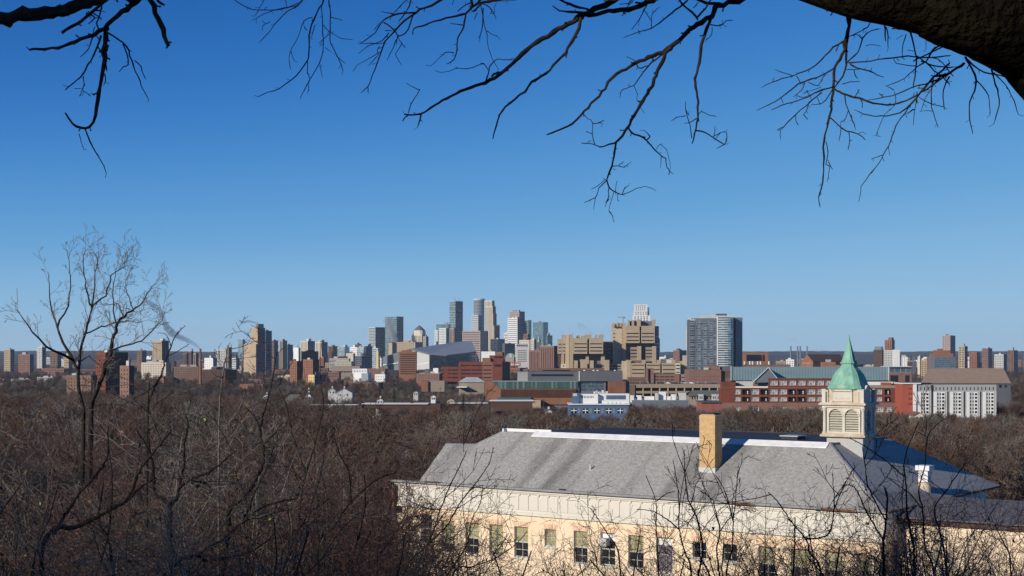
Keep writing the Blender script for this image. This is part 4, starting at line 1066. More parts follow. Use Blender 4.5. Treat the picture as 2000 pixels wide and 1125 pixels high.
def red_apartments():
    Y = 900
    t = thing('red_apartment_building', 'long red brick apartment house with a teal metal roof and white framed windows', 'building', (XP(1600, Y), Y, 0))
    q = lambda px, py, d=0: tuple(P(px, py, Y + d))
    # roof with standing seams
    def roofquad(x0, x1):
        m = MB(); n = int((x1 - x0) / 3)
        for i in range(n):
            a = x0 + (x1 - x0) * i / n; b = x0 + (x1 - x0) * (i + 1) / n
            m.quad(q(a, 743, 8), q(b, 743, 8), q(b, 716.5, 34), q(a, 716.5, 34))
            s0 = Vector(q(b, 743, 8)); s1 = Vector(q(b, 716.5, 34)); m.obox(s0, s1 - s0, (.12, 0, 0), (0, -.1, .25))
        return m
    roofquad(1428, 1735).build('roof', M['tealroof'], t)
    m = MB(); m.quad(q(1428, 716.5, 34), q(1735, 716.5, 34), q(1735, 748, 60), q(1428, 748, 60)); m.build('roof', M['tealroof'], t)
    for a in (1427, 1734.5):
        s0 = Vector(q(a, 743, 7.8)); s1 = Vector(q(a, 716.3, 34)); m = MB(); m.obox(s0, s1 - s0, (.5, 0, 0), (0, -.2, .5)); m.build('roof_trim', M['white'], t)
    # grey gable dormer
    m = MB(); m.poly([q(1471, 747, 3), q(1524, 747, 3), q(1500.5, 719, 3)]); m.build('gable_wall', M['slate'], t)
    m = MB(); m.poly([q(1524.6, 747, 2.5), q(1500.5, 718.3, 2.5), q(1500.5, 718.3, 34), q(1536, 741, 12)]); m.poly([q(1470.6, 747, 2.5), q(1500.5, 718.3, 2.5), q(1500.5, 718.3, 34), q(1466, 740, 12)]); m.build('gable_roof', M['tealroof'], t)
    for a, b in ((1471, 1500.5), (1524, 1500.5)):
        s0 = Vector(q(a, 747, 2.4)); s1 = Vector(q(b, 718.5, 2.4)); m = MB(); m.obox(s0, s1 - s0, (0, -.3, 0), (0, 0, .45)); m.build('gable_trim', M['white'], t)
    bal = [(1449.5, 1465), (1485, 1501), (1539.5, 1555), (1557, 1573.5), (1728, 1740)]
    win = [(1435, 1446), (1467, 1482), (1503, 1518.5), (1521.5, 1536.5), (1576, 1592), (1594, 1609), (1611, 1626), (1629, 1644), (1646, 1660), (1676, 1690), (1693, 1707), (1711.5, 1722.5), (1748, 1757)]
    win3 = [w_ for w_ in win if w_ != (1711.5, 1722.5)] + [(1711, 1723)]
    allc = sorted(win + bal)
    fr = mat('white_window_frame', (.75, .75, .73), .6, .03, 1)
    def floor(x0, x1, y0, y1, wy0, wy1, cols, wall, d, balset=()):
        o = front(t, 'wall', x0, x1, y0, y1, Y + d, 16, wall, 'dark', rows=[(wy0, wy1)], cols=cols, rec=.35, single=False, wname='pane') if False else None
        mw = MB(); YY = Y + d; X0 = XP(x0, YY)
        uh = [(XP(a, YY) - X0, XP(b, YY) - X0) for a, b in cols]
        dummy = MB()
        facade(mw, dummy, (X0, YY), (1, 0, 0), (0, -1, 0), XP(x1, YY) - X0, ZP(y1, YY), ZP(y0, YY), uh, [(ZP(wy1, YY), ZP(wy0, YY))], .4)
        mw.box(X0, XP(x1, YY), YY + 3.0, YY + 16, ZP(y1, YY), ZP(y0, YY) - .01)
        mw.build('wall', M[wall], t)
        for c in cols:
            a, b = XP(c[0], YY), XP(c[1], YY); z0, z1 = ZP(wy1, YY), ZP(wy0, YY)
            if c in balset:
                r = MB(); r.box(a, b, YY + 2.0, YY + 2.1, z0, z1); bb = r.build('balcony', M['darkbrown'], t)
                g_ = MB(); g_.quad((a + (b - a) * .35, YY + 1.95, z0), (b - .2, YY + 1.95, z0), (b - .2, YY + 1.95, z1 - .5), (a + (b - a) * .35, YY + 1.95, z1 - .5)); g_.build('glass_door', G['dark'], bb)
                r = MB()
                for k in range(9): xx = a + (b - a) * k / 8; r.box(xx - .04, xx + .04, YY - .3, YY - .22, z0, z0 + 1.1)
                r.box(a, b, YY - .3, YY - .2, z0 + 1.05, z0 + 1.15); r.box(a, b, YY - .35, YY + 1.9, z0 - .12, z0); r.build('railing', M['black'], bb)
                r = MB(); r.box(b - 1.5, b - .9, YY + 1.8, YY + 1.92, z0, z1 - .6); r.build('door_frame', fr, bb)
            else:
                gg = MB(); n = 3 if b - a > 3 else 2
                w0 = (b - a) / n
                f_ = MB()
                f_.box(a, b, YY + .2, YY + .36, z0, z0 + .18); f_.box(a, b, YY + .2, YY + .36, z1 - .18, z1)
                for k in range(n + 1):
                    xx = min(max(a + w0 * k, a + .09), b - .09); f_.box(xx - .09, xx + .09, YY + .19, YY + .37, z0 + .18, z1 - .18)
                f_.box(a, b, YY + .22, YY + .35, (z0 + z1) / 2 - .06, (z0 + z1) / 2 + .06)
                wo_ = f_.build('window', fr, t)
                for k in range(n):
                    for zz in ((z0, (z0 + z1) / 2 - .06), ((z0 + z1) / 2 + .06, z1)):
                        gg.quad((a + w0 * k, YY + .33, zz[0]), (a + w0 * (k + 1), YY + .33, zz[0]), (a + w0 * (k + 1), YY + .33, zz[1]), (a + w0 * k, YY + .33, zz[1]))
                gg.build('panes', G['apt'], wo_, kind='stuff')
    G['apt'] = glass('apartment_glass', (0.05, 0.06, 0.07), (0.50, 0.50, 0.48), .2, .1, .45)
    top = [c for c in win + bal if c[0] > 1500 and c[0] < 1700 and c not in ()]
    top = [(1503, 1518.5), (1521.5, 1536.5), (1539.5, 1554.5), (1557.5, 1573), (1576, 1592), (1594, 1609), (1611, 1626), (1629, 1644), (1646, 1660)]
    floor(1500.5, 1668, 739.5, 759.5, 743.5, 752.5, top, 'brick', 2)
    floor(1411, 1758.5, 758.5, 773.8, 760.5, 770, allc, 'brick', 0, bal)
    floor(1411, 1758.5, 773.7, 787, 775.5, 783.5, allc, 'brick', 0.004, bal)
    floor(1410, 1770, 786.8, 815, 795.5, 804.5, sorted([(a, b) for a, b in win if b < 1700] + [(1711, 1725), (1729, 1744), (1748, 1764)]), 'pinkbrick', -1.2)
    m = MB(); m.box(XP(1409.5, Y), XP(1759, Y), Y - .5, Y + .3, ZP(758.6, Y) , ZP(757.2, Y)); m.build('cornice', M['pinkbrick'], t)
    m = MB(); m.box(XP(1500, Y), XP(1669, Y), Y + 1.4, Y + 2.4, ZP(739.6, Y), ZP(738.6, Y)); m.build('cornice', M['pinkbrick'], t)
    front(t, 'stair_house', 1411, 1437, 746, 758.4, Y + 2, 10, 'brick'); front(t, 'stair_house', 1437, 1443.5, 747.5, 754, Y + 4, 6, 'orange'); front(t, 'stair_house', 1473, 1480, 748, 754, Y + 4, 6, 'orange')
    front(t, 'terrace_wall', 1437.5, 1500, 743.5, 757.6, Y + 9, 2, 'lgrey'); front(t, 'terrace_floor', 1437.5, 1500, 754.5, 757.8, Y + 1, 8, 'white')
    front(t, 'wall', 1700, 1759, 752.5, 758.3, Y + 1.5, 10, 'tanlow'); front(t, 'awning', 1722, 1741, 747, 752, Y + 3, 3, 'redpaint'); front(t, 'stair_house', 1746, 1758, 746, 757.8, Y + 4, 6, 'brick'); front(t, 'terrace_wall', 1672, 1748, 745.5, 753, Y + 7, 2, 'white')
red_apartments()
t = thing('concrete_house', 'grey rooftop glasshouse over brick block with one dark opening right of teal roof', 'building', (XP(1757, 960), 960, 0))
front(t, 'wall', 1735.5, 1780.5, 727.5, 800, 960, 20, 'pinkbrick', 'dark', rows=[(733, 746)], cols=[(1739, 1755), (1768, 1777)], single=True)
front(t, 'glass_house', 1736, 1780, 716.5, 727.7, 962, 14, 'grey', 'blue', rows=[(718, 727)], cols=ivals(1737, 1780, 4, .92), rec=.15)
m = MB(); m.box(XP(1735, 960), XP(1781, 960), 960, 980, ZP(716.6, 960), ZP(715.6, 960)); m.build('roof_edge', M['white'], t)
def modern():
    Y = 860
    t = thing('modern_apartment_block', 'modern block with an orange end, white and grey stripes and a dark slot', 'building', (XP(1810, Y), Y, 0))
    front(t, 'orange_end', 1762, 1783.5, 750.5, 815, Y, 16, 'redpaint', 'dark', rows=[(757, 761), (767, 771), (777, 781), (787, 791)], cols=[(1775, 1777), (1779, 1781)], single=True)
    front(t, 'white_wall', 1783.7, 1790.5, 748.5, 815, Y - .6, 16, 'white')
    front(t, 'roof_edge', 1761.5, 1799, 747.8, 750, Y - 1, 18, 'white')
    stripes = [(1790.7, 1793, 'grey'), (1793, 1799, 'white'), (1799, 1808, 'lgrey'), (1808, 1815, 'white'), (1815, 1819, 'lgrey')]
    for a, b, w_ in stripes + [(a + 31, b + 31, w2) for a, b, w2 in stripes] + [(a + 63, b + 63, w2) for a, b, w2 in stripes] + [(a + 95, b + 95, w2) for a, b, w2 in stripes] + [(a + 127, b + 127, w2) for a, b, w2 in stripes]:
        front(t, 'white_wall' if w_ == 'white' else 'grey_wall', a, b, 765 if w_ == 'white' else 764, 825, Y - .3 if w_ == 'white' else Y, 14, w_, 'navy', rows=[(768 + 7 * k, 772 + 7 * k) for k in range(6)] if b - a > 6.5 else None, cols=[(a + 1, a + 3.5), (b - 3.5, b - 1)] if b - a > 6.5 else None)
    front(t, 'attic', 1790.6, 1946, 751, 765, Y + .4, 14, 'grey', 'navy', rows=[(756, 762)], cols=ivals(1795, 1944, 20, .3))
    front(t, 'slot', 1819, 1822, 752, 825, Y - .2, 4, 'navy' if 'navy' in M else 'black')
    t2 = thing('brown_roofed_block', 'broad building with steep brown pitched roofs at the right behind modern block', 'building', (XP(1820, 1000), 1000, 0))
    q = lambda px, py, d=0: tuple(P(px, py, 1000 + d))
    m = MB(); m.poly([q(1797, 749), q(1814, 720, 16), q(1830, 749)]); m.poly([q(1830, 749), q(1814, 720, 16), q(1900, 719, 16), q(1880, 749)]); m.poly([q(1880, 749), q(1900, 719, 16), q(1960, 719, 16), q(1975, 749)]); m.build('roof', mat('brown_shingle_roof', (.27, .20, .15), .9, .1, .3), t2)
    front(t2, 'wall', 1799, 1974, 748.5, 800, 1001, 14, 'dgrey', 'navy', rows=[(752, 757)], cols=ivals(1802, 1970, 16, .5))
modern()

# ---- low buildings and houses among the woods
def house(label, x0, x1, yr, ye, yb, Y, wall='lgrey', roof='dgrey', D=9, chim=True, name='house'):
    t = thing(name, label, 'house', (XP((x0 + x1) / 2, Y), Y, 0))
    gable(t, x0, x1, yr, ye, yb, Y, D, wall, roof, .4)
    w_ = XP(x1, Y) - XP(x0, Y); xm = (XP(x0, Y) + XP(x1, Y)) / 2
    for dx in (-.22, .22):
        m = MB(); z = ZP(ye, Y) - 1.9; a = xm + dx * w_
        m.box(a - .5, a + .5, Y - .06, Y - .003, z, z + 1.4); f = m.build('window', M['white'], t)
        m = MB(); m.box(a - .4, a + .4, Y - .1, Y - .062, z + .1, z + 1.3); m.build('pane', G['dark'], f)
    if chim:
        m = MB(); m.box(xm - .4, xm + .4, Y + 3, Y + 3.8, ZP(yr, Y) - 1, ZP(yr, Y) + 1.2); m.build('chimney', M['cream'], t)
    return t
house('grey gabled house with pale chimney among bare trees left of centre', 655, 688, 759, 768, 800, 900, 'lgrey', 'grey')
house('small white gabled house left of the grey gabled house', 641, 655, 758, 763, 790, 980, 'lgrey', 'grey')
house('narrow white gable poking between trees far left of the grey house', 597, 607, 768, 773, 795, 860, 'white', 'dgrey')
t = house('tall white house with steep gable framed by trees left of the school', 776, 806, 868, 896, 960, 210, 'white', 'dgrey', 8, False)
t = thing('long_roofed_house', 'house under a long mossy grey roof half hidden by trees', 'house', (XP(572, 820), 820, 0))
X0, X1 = XP(556, 820), XP(592, 820)
m = MB(); m.box(X0, X1, 820, 830, 0, ZP(786, 820)); m.build('wall', M['tanlow'], t)
m = MB(); m.quad((X0 - 1, 819, ZP(787, 820)), (X1 + 1, 819, ZP(787, 820)), (X1 - 3, 826, ZP(771, 820)), (X0 + 2, 826, ZP(771, 820))); m.quad((X0 - 1, 833, ZP(787, 820)), (X1 + 1, 833, ZP(787, 820)), (X1 - 3, 826, ZP(771, 820)), (X0 + 2, 826, ZP(771, 820))); m.build('roof', MATS['mossy_roof'], t)
t = thing('beige_box_building', 'beige box with grey wing and thin white roof line among trees', 'building', (XP(650, 700), 700, 0))
front(t, 'wall', 633, 649, 791.5, 812, 700, 12, 'pink'); front(t, 'wing', 649, 706, 791, 812, 702, 14, 'brown'); front(t, 'roof_edge', 586, 700, 789.8, 791.2, 701, 12, 'white')
t = thing('long_flat_roof', 'long flat roofed school wing with thin white roof line in the woods', 'building', (XP(790, 720), 720, 0))
front(t, 'wall', 706, 860, 789.5, 806, 720, 14, 'darkbrown'); front(t, 'roof_edge', 706, 836, 788.3, 789.6, 719, 16, 'white', roof='roofw')
t = thing('long_flat_roof', 'flat roofed shop with bright white roof edge near the university building', 'building', (XP(900, 800), 800, 0))
front(t, 'wall', 878, 950, 788.5, 802, 800, 14, 'darkbrown'); front(t, 'roof_edge', 876, 952, 787.4, 788.6, 799, 16, 'lgrey', roof='roofw')
t = thing('dark_canopy_building', 'dark low hall with a bright canopy edge in front of the university building', 'building', (XP(990, 850), 850, 0))
front(t, 'wall', 958, 1040, 783.5, 803, 850, 16, 'darkbrown'); front(t, 'roof_edge', 956, 1042, 782.3, 783.6, 849, 18, 'white', roof='roofw')
t = thing('stone_house', 'beige flat roofed house half hidden by trees near the brick wing', 'house', (XP(850, 1300), 1300, 0))
front(t, 'wall', 823, 836, 744, 765, 1300, 14, 'orange'); front(t, 'wall', 836, 868, 744, 765, 1302, 14, 'tanlow', roof='roofl')
t = thing('grey_roofed_hall', 'hall with a hipped light grey roof and bright porch roof among trees', 'building', (XP(920, 1300), 1300, 0))
Y = 1300
m = MB(); a, b = XP(896, Y), XP(946, Y); m.box(a, b, Y, Y + 20, 0, ZP(746, Y)); m.build('wall', M['tanlow'], t)
m = MB(); zt = ZP(737, Y); ze = ZP(746.5, Y)
c4 = [(a - 1, Y - 1, ze), (b + 1, Y - 1, ze), (b + 1, Y + 21, ze), (a - 1, Y + 21, ze)]; r0, r1 = (a + 6, Y + 10, zt), (b - 6, Y + 10, zt)
m.poly([c4[0], c4[1], r1, r0]); m.poly([c4[1], c4[2], r1]); m.poly([c4[2], c4[3], r0, r1]); m.poly([c4[3], c4[0], r0]); m.build('roof', M['roofl'], t)
front(t, 'porch_roof', 892, 912, 755, 757, Y - 8, 8, 'roofw' if 'roofw' in M else 'white', roof='roofw')
for i, (px, yr, Y, w_, wl, rf, lab) in enumerate((
        (585, 800, 560, 10, 'white', 'dgrey', 'small white gabled house deep in the wood below the mossy roof'),
        (846, 772, 900, 9, 'white', 'grey', 'tiny white gable between trees left of the university building'),
        (742, 778, 820, 12, 'lgrey', 'brown', 'pale gabled house with brown roof right of the grey gabled house'),
        (812, 764, 1050, 9, 'lgrey', 'dgrey', 'small grey gable in the far wood below the brick wing'),
        (735, 806, 540, 16, 'white', 'grey', 'white house front showing through twigs below the long flat roof'),
        (880, 778, 880, 14, 'tan', 'darkbrown', 'tan gabled house just left of the university building end'),
        (1072, 800, 640, 12, 'lgrey', 'dgrey', 'grey gabled house left of the blue painted building'),
        (1795, 806, 560, 18, 'cream', 'brown', 'cream house with brown roof at the foot of the modern block'),
        (520, 770, 900, 11, 'lgrey', 'brown', 'grey gable among the trees left of the mossy roofed house'))):
    house(lab, px - w_ / 2, px + w_ / 2, yr, yr + w_ * .28, yr + w_ * .28 + 9 / Y * FP, Y, wl, rf, 8, i % 2 == 0)
for i, (px, py, Y) in enumerate(((640, 752, 700), (668, 750, 760), (702, 752, 800), (860, 756, 760), (930, 772, 700), (1062, 778, 620), (1256, 792, 560), (1310, 786, 600), (1445, 800, 520), (1790, 786, 640), (1822, 790, 600))):
    r = thing('utility_pole', ['utility pole just left of the grey gabled house', 'utility pole behind the chimney of the grey gabled house', 'utility pole right of the grey gabled house', 'utility pole by the stone house in the wood', 'utility pole before the hall with the hipped grey roof', 'utility pole left of the blue building', 'utility pole right of the blue building', 'utility pole before the dark building with white roof boxes', 'utility pole left of the red apartment house windows', 'utility pole in front of the white wall of the modern block', 'utility pole before the grey stripes of the modern block'][i], 'utility pole', (XP(px, Y), Y, 0), 'utility poles in the wood')
    m = MB(); zt = ZP(py, Y); X = XP(px, Y); m.cyl((X, Y), .15, 0, zt, 6, .11); m.build('pole', M['darkbrown'], r)
    m = MB(); m.box(X - 1.1, X + 1.1, Y - .06, Y + .06, zt - .9, zt - .75); m.build('crossarm', M['darkbrown'], r)
# red smokestack
Y = 1800; X = XP(391.5, Y)
m = MB(); m.cyl((X, Y), 1.9, 0, ZP(682.5, Y), 16, 1.25); m.cyl((X, Y), 1.45, ZP(682.5, Y), ZP(681, Y), 16, 1.45)
o = m.build('smokestack', M['rust'], None, (X, Y, 0), smooth=False); o.location = (X, Y, 0)
tag(o, 'tall thin red brick smokestack with drifting smoke at the left', 'smokestack')

# ---- filler: small blocks nobody can tell apart between the named buildings
def fillers():
    rr = random.Random(77)
    protos = []
    for k, (wl, rf) in enumerate((('brown', 'roofd'), ('tan', 'roofl'), ('white', 'roofw'), ('pinkbrick', 'roofd'), ('grey', 'roofl'), ('orange', 'roofd'), ('darkbrown', 'roofd'), ('lgrey', 'roofw'))):
        mw, mg = MB(), MB()
        W, D, H = 1, .7, 1
        facade(mw, mg, (-.5, 0), (1, 0, 0), (0, -1, 0), W, 0, H, cells(0, W, 7, .5, .03, .03), cells(0, H, 3, .4, .05, .1), .01)
        facade(mw, mg, (.5, 0), (0, 1, 0), (1, 0, 0), D, 0, H, cells(0, D, 4, .5, .03, .03), cells(0, H, 3, .4, .05, .1), .01)
        mw.quad((-.5, 0, 0), (-.5, D, 0), (-.5, D, H), (-.5, 0, H)); mw.quad((-.5, D, 0), (.5, D, 0), (.5, D, H), (-.5, D, H))
        mr = MB(); mr.quad((-.5, 0, H - .03), (.5, 0, H - .03), (.5, D, H - .03), (-.5, D, H - .03)); mr.box(-.2, .1, .2, .5, H - .03, H + .15); mr.box(.2, .3, .3, .4, H - .03, H + .2)
        protos.append((mw, mg, mr, wl, rf))
    meshes = []
    for mw, mg, mr, wl, rf in protos:
        t = []
        for nm, mb_, mm in (('wall', mw, M[wl]), ('windows', mg, G['dark']), ('roof', mr, M[rf])):
            o = mb_.build(nm, mm, None, (0, 0, 0)); me = o.data; bpy.data.objects.remove(o); t.append((nm, me))
        meshes.append(t)
    n = 0
    for i in range(230):
        Y = rr.choice([rr.uniform(1900, 2600), rr.uniform(2600, 4200), rr.uniform(4200, 7000), rr.uniform(4200, 7000)])
        px = rr.uniform(-60, 2060)
        X = XP(px, Y)
        W = rr.uniform(16, 36) if Y < 2600 else rr.uniform(22, 60); H = rr.uniform(5, 10) if Y < 2600 else rr.uniform(8, 20) if Y < 4200 else rr.uniform(14, 38)
        if 1090 < px < 1430 and Y < 2400: H = min(H, 7)
        if 740 < px < 940 and Y < 4300: H = min(H, 9)
        t = meshes[rr.choice((0, 0, 0, 1, 3, 3, 4, 5, 6, 6, 6)) if Y < 3800 else rr.choice((0, 0, 1, 1, 2, 3, 3, 4, 4, 5, 6, 6, 6, 7))]
        wl = ['brown', 'tan', 'white', 'pink brick', 'grey', 'orange brick', 'dark brown', 'pale grey'][meshes.index(t)]
        root = thing('city_block', 'small low %s flat roofed block among the crowded rooftops of the far city' % wl, 'building', (X, Y, 0), 'small low blocks of the far city')
        root.rotation_euler = (0, 0, math.radians(rr.uniform(-32, 10)))
        root.scale = (W, W, H)
        for nm, me in t:
            o = bpy.data.objects.new(nm, me); COL.objects.link(o); o.parent = root
            if nm == 'windows': o['kind'] = 'stuff'
fillers()
# ------------------------------------------------------------------ the school below the hill
d_ = Vector((-0.814, 0.581, 0)).normalized()       # along the front wall, to the left and away
n_ = Vector((0.581, 0.814, 0)).normalized()        # into the building
SC = Vector((23.78, 95.0, 0))                      # front right corner
ZE = CZ - 10.07; ZB = CZ - 12.12; ZR = CZ - 6.25; ZG = 24.0
def sp(s, q=0.0, z=0.0):
    v = SC + d_ * s + n_ * q
    return Vector((v.x, v.y, z))
def s_of(px):
    """distance along the front wall that the picture shows at px"""
    k = (px - 1000) / FP
    return (SC.x - k * SC.y) / (-d_.x + k * d_.y)
def z_at(px, py, q=0):
    v = sp(s_of(px), q)
    return CZ + (HY - py) / FP * v.y
M['plaster'] = mat('cream_yellow_painted_brick', (0.82, 0.66, 0.47), .85, .1, .35, .35, col2=(0.76, 0.60, 0.42), bscale=14)
M['panelwhite'] = mat('off_white_trim', (0.61, 0.575, 0.50), .75, .06, .6, .1, col2=(0.66, 0.63, 0.56))
M['lintel'] = mat('stained_orange_lintel', (0.68, 0.44, 0.29), .85, .2, 1.2, .2, island=.12, col2=(0.78, 0.58, 0.40))
M['wframe'] = mat('weathered_window_frame', (0.45, 0.44, 0.41), .7, .1, 2)
M['flash'] = mat('white_roof_flashing', (0.62, 0.62, 0.61), .6, .04, 1.3, col2=(0.85, 0.85, 0.84))
M['gutter'] = mat('grey_gutter', (0.24, 0.24, 0.24), .6, .15, 1, .2)
M['tar'] = mat('dark_roof_membrane', (0.03, 0.032, 0.04), .7, .25, .3, .1)
M['rustpipe'] = mat('rusty_pipe', (0.15, 0.07, 0.04), .85, .35, 2, .2)
G['shade'] = glass('window_with_yellow_shade', (0.30, 0.275, 0.14), (0.42, 0.39, 0.23), .25, .0, .5)
G['sdark'] = glass('dark_school_pane', (0.015, 0.017, 0.02), (0.05, 0.055, 0.06), .12, .1, .7)

def roof_material():
    m = bpy.data.materials.new('grey_shingle_roof'); m.use_nodes = True
    n = m.node_tree.nodes; l = m.node_tree.links; b = n['Principled BSDF']; b.inputs['Roughness'].default_value = .95; b.inputs['Specular IOR Level'].default_value = .15
    tc = n.new('ShaderNodeTexCoord')
    mp = n.new('ShaderNodeMapping'); mp.inputs['Rotation'].default_value = (0, 0, math.radians(35.5)); l.new(tc.outputs['Object'], mp.inputs[0])
    mp2 = n.new('ShaderNodeMapping'); mp2.inputs['Scale'].default_value = (.8, .10, .10); l.new(mp.outputs[0], mp2.inputs[0])
    st = n.new('ShaderNodeTexNoise'); st.inputs['Scale'].default_value = .55; st.inputs['Detail'].default_value = 4; l.new(mp2.outputs[0], st.inputs['Vector'])
    sp_ = n.new('ShaderNodeTexNoise'); sp_.inputs['Scale'].default_value = 5; sp_.inputs['Detail'].default_value = 5; sp_.inputs['Roughness'].default_value = .8; l.new(tc.outputs['Object'], sp_.inputs['Vector'])
    r1 = n.new('ShaderNodeMapRange'); r1.inputs[1].default_value = .49; r1.inputs[2].default_value = .74; l.new(st.outputs[0], r1.inputs[0])
    r2 = n.new('ShaderNodeMapRange'); r2.inputs[1].default_value = .36; r2.inputs[2].default_value = .64; r2.inputs[3].default_value = .66; r2.inputs[4].default_value = 1.26; l.new(sp_.outputs[0], r2.inputs[0])
    mx = n.new('ShaderNodeMix'); mx.data_type = 'RGBA'; mx.inputs[6].default_value = (.35, .34, .315, 1); mx.inputs[7].default_value = (.165, .16, .152, 1); l.new(r1.outputs[0], mx.inputs[0])
    vm = n.new('ShaderNodeVectorMath'); vm.operation = 'SCALE'; l.new(mx.outputs[2], vm.inputs[0]); l.new(r2.outputs[0], vm.inputs['Scale']); l.new(vm.outputs[0], b.inputs['Base Color'])
    bp = n.new('ShaderNodeBump'); bp.inputs['Strength'].default_value = .4; bp.inputs['Distance'].default_value = .03; l.new(sp_.outputs[0], bp.inputs['Height']); l.new(bp.outputs[0], b.inputs['Normal'])
    return m
RM = roof_material()

def school():
    t = thing('school_building', 'long cream painted brick school with grey hipped roof and white panelled frieze', 'building', tuple(sp(20, 0, ZG)))
    SL = s_of(786) # left end
    # windows: px centre, px width, y top, y bottom, kind
    W = [(833, 21, 1005, 1060, 'dark'), (875, 26, 1017, 1076, 'mix'), (922, 26, 1021, 1081, 'mix'), (969, 27, 1025, 1085, 'shade'), (1018, 27, 1029, 1089, 'mix'), (1075, 23, 1034, 1068, 'shade'),
         (1134, 27, 1037.5, 1101, 'mix2'), (1187, 29, 1041, 1105, 'white'), (1242, 30, 1046, 1111, 'shade2'), (1298, 31, 1050, 1118, 'curtain'), (1366, 27, 1059, 1092, 'dark'), (1426, 27, 1063, 1098, 'dark'),
         (1498, 33, 1068, 1135, 'mix2'), (1562, 34, 1073, 1142, 'mix2'), (1628, 34, 1078, 1148, 'mix2'), (1688, 30, 1083, 1155, 'mix2')]
    holes = []
    for (px, wd, y0, y1, k) in W:
        a = s_of(px + wd / 2); b = s_of(px - wd / 2)
        holes.append((a, b, z_at(px, y1), z_at(px, y0), k, px))
    mw = MB()
    def p(s, z, q=0): 
        v = sp(s, q); return (v.x, v.y, z)
    # front wall built in columns so every opening has its own height
    hs = sorted(holes, key=lambda h: h[0]); prev = 0
    for (a, b, z0, z1, k, px) in hs:
        mw.quad(p(prev, ZG), p(a, ZG), p(a, ZB), p(prev, ZB))
        mw.quad(p(a, ZG), p(b, ZG), p(b, z0), p(a, z0)); mw.quad(p(a, z1), p(b, z1), p(b, ZB), p(a, ZB))
        r = .28
        mw.quad(p(a, z0), p(a, z0, r), p(a, z1, r), p(a, z1)); mw.quad(p(b, z0), p(b, z0, r), p(b, z1, r), p(b, z1)); mw.quad(p(a, z1), p(b, z1), p(b, z1, r), p(a, z1, r)); mw.quad(p(a, z0), p(b, z0), p(b, z0, r), p(a, z0, r))
        prev = b
    mw.quad(p(prev, ZG), p(SL, ZG), p(SL, ZB), p(prev, ZB))
    # other walls
    DP = 20.4
    mw.quad(p(0, ZG), p(0, ZG, DP), p(0, ZE, DP), p(0, ZE)); mw.quad(p(SL, ZG), p(SL, ZG, DP), p(SL, ZE, DP), p(SL, ZE)); mw.quad(p(0, ZG, DP), p(SL, ZG, DP), p(SL, ZE, DP), p(0, ZE, DP))
    mw.build('wall', M['plaster'], t)
    def sbox(mb, s0, s1, q0, q1, z0, z1):
        a = sp(s0, q0, z0); mb.obox(a, d_ * (s1 - s0), n_ * (q1 - q0), (0, 0, z1 - z0))
    # frieze
    m = MB(); sbox(m, -.35, SL + .35, -.12, 0.3, ZB, ZE - .02); m.build('frieze', M['panelwhite'], t)
    m = MB(); sbox(m, -.55, SL + .55, -.34, -.122, ZE - .30, ZE - .10); sbox(m, -.45, SL + .45, -.24, -.124, ZE - .42, ZE - .302); m.build('cornice', M['panelwhite'], t)
    m = MB(); sbox(m, -.45, SL + .45, -.2, -.122, ZB + .0, ZB + .12); sbox(m, -.42, SL + .42, -.16, -.123, ZB + .2, ZB + .27); m.build('lower_moulding', M['panelwhite'], t)
    m = MB(); sbox(m, -.75, SL + .7, -.62, -.3, ZE - .1, ZE + .06); m.build('gutter', M['gutter'], t)
    npan = int(SL / .88); ps = SL / npan
    pan = None; br = None
    for i in range(npan):
        if pan is None:
            m = MB(); sbox(m, .035, ps - .035, -.165, -.124, ZB + .42, ZE - .58); pan = m.build('panel', M['panelwhite'], t)
            m = MB(); sbox(m, -.10, .10, -.20, -.125, ZE - .54, ZE - .44); sbox(m, -.06, .06, -.19, -.1255, ZE - .56, ZE - .54)
            br = m.build('bracket', M['panelwhite'], t)
        else:
            share(pan, t, tuple(d_ * (ps * i))); 
            share(br, t, tuple(d_ * (ps * i)))
    # windows
    for (a, b, z0, z1, k, px) in hs:
        r = .24
        rows = 4 if z1 - z0 > 1.9 else 2
        f = MB(); fw = .055
        sbox(f, a, b, r - .1, r + .03, z0, z0 + fw * 1.6); sbox(f, a, b, r - .1, r + .03, z1 - fw, z1)
        sbox(f, a, a + fw, r - .09, r + .028, z0 + fw * 1.6, z1 - fw); sbox(f, b - fw, b, r - .09, r + .028, z0 + fw * 1.6, z1 - fw)
        mid = (a + b) / 2; sbox(f, mid - .02, mid + .02, r - .03, r + .025, z0 + fw * 1.6, z1 - fw)
        for j in range(1, rows):
            zz = z0 + (z1 - z0) * j / rows; h = .05 if (rows == 4 and j == 2) else .022
            sbox(f, a + fw, mid - .02, r - .028 - (.03 if h > .04 else 0), r + .024, zz - h, zz + h); sbox(f, mid + .02, b - fw, r - .028 - (.03 if h > .04 else 0), r + .024, zz - h, zz + h)
        w_ = f.build('window', M['wframe'], t)
        for j in range(rows):
            for c in range(2):
                s0, s1 = (a + fw, mid - .02) if c == 0 else (mid + .02, b - fw)
                za, zb = z0 + (z1 - z0) * j / rows, z0 + (z1 - z0) * (j + 1) / rows
                g = MB(); g.obox(sp(s0, r, za + .02), d_ * (s1 - s0), n_ * .012, (0, 0, zb - za - .04))
                gm = 'sdark'
                if k == 'shade' or (k == 'shade2' and j > 1) or (k == 'mix' and j >= 2) or (k == 'mix2' and j >= 2) or (k == 'mix' and px == 875 and j == 1): gm = 'shade'
                if k == 'curtain' or (k == 'white' and j < 2): gm = 'sdark'
                if (k == 'white' or k == 'curtain') and j == 3: gm = None
                g.build('pane', G[gm] if gm else M['white'], w_)
        m = MB(); sbox(m, a - .12, b + .12, -.1, .2, z0 - .14, z0 - .004); m.build('sill', M['panelwhite'], t)
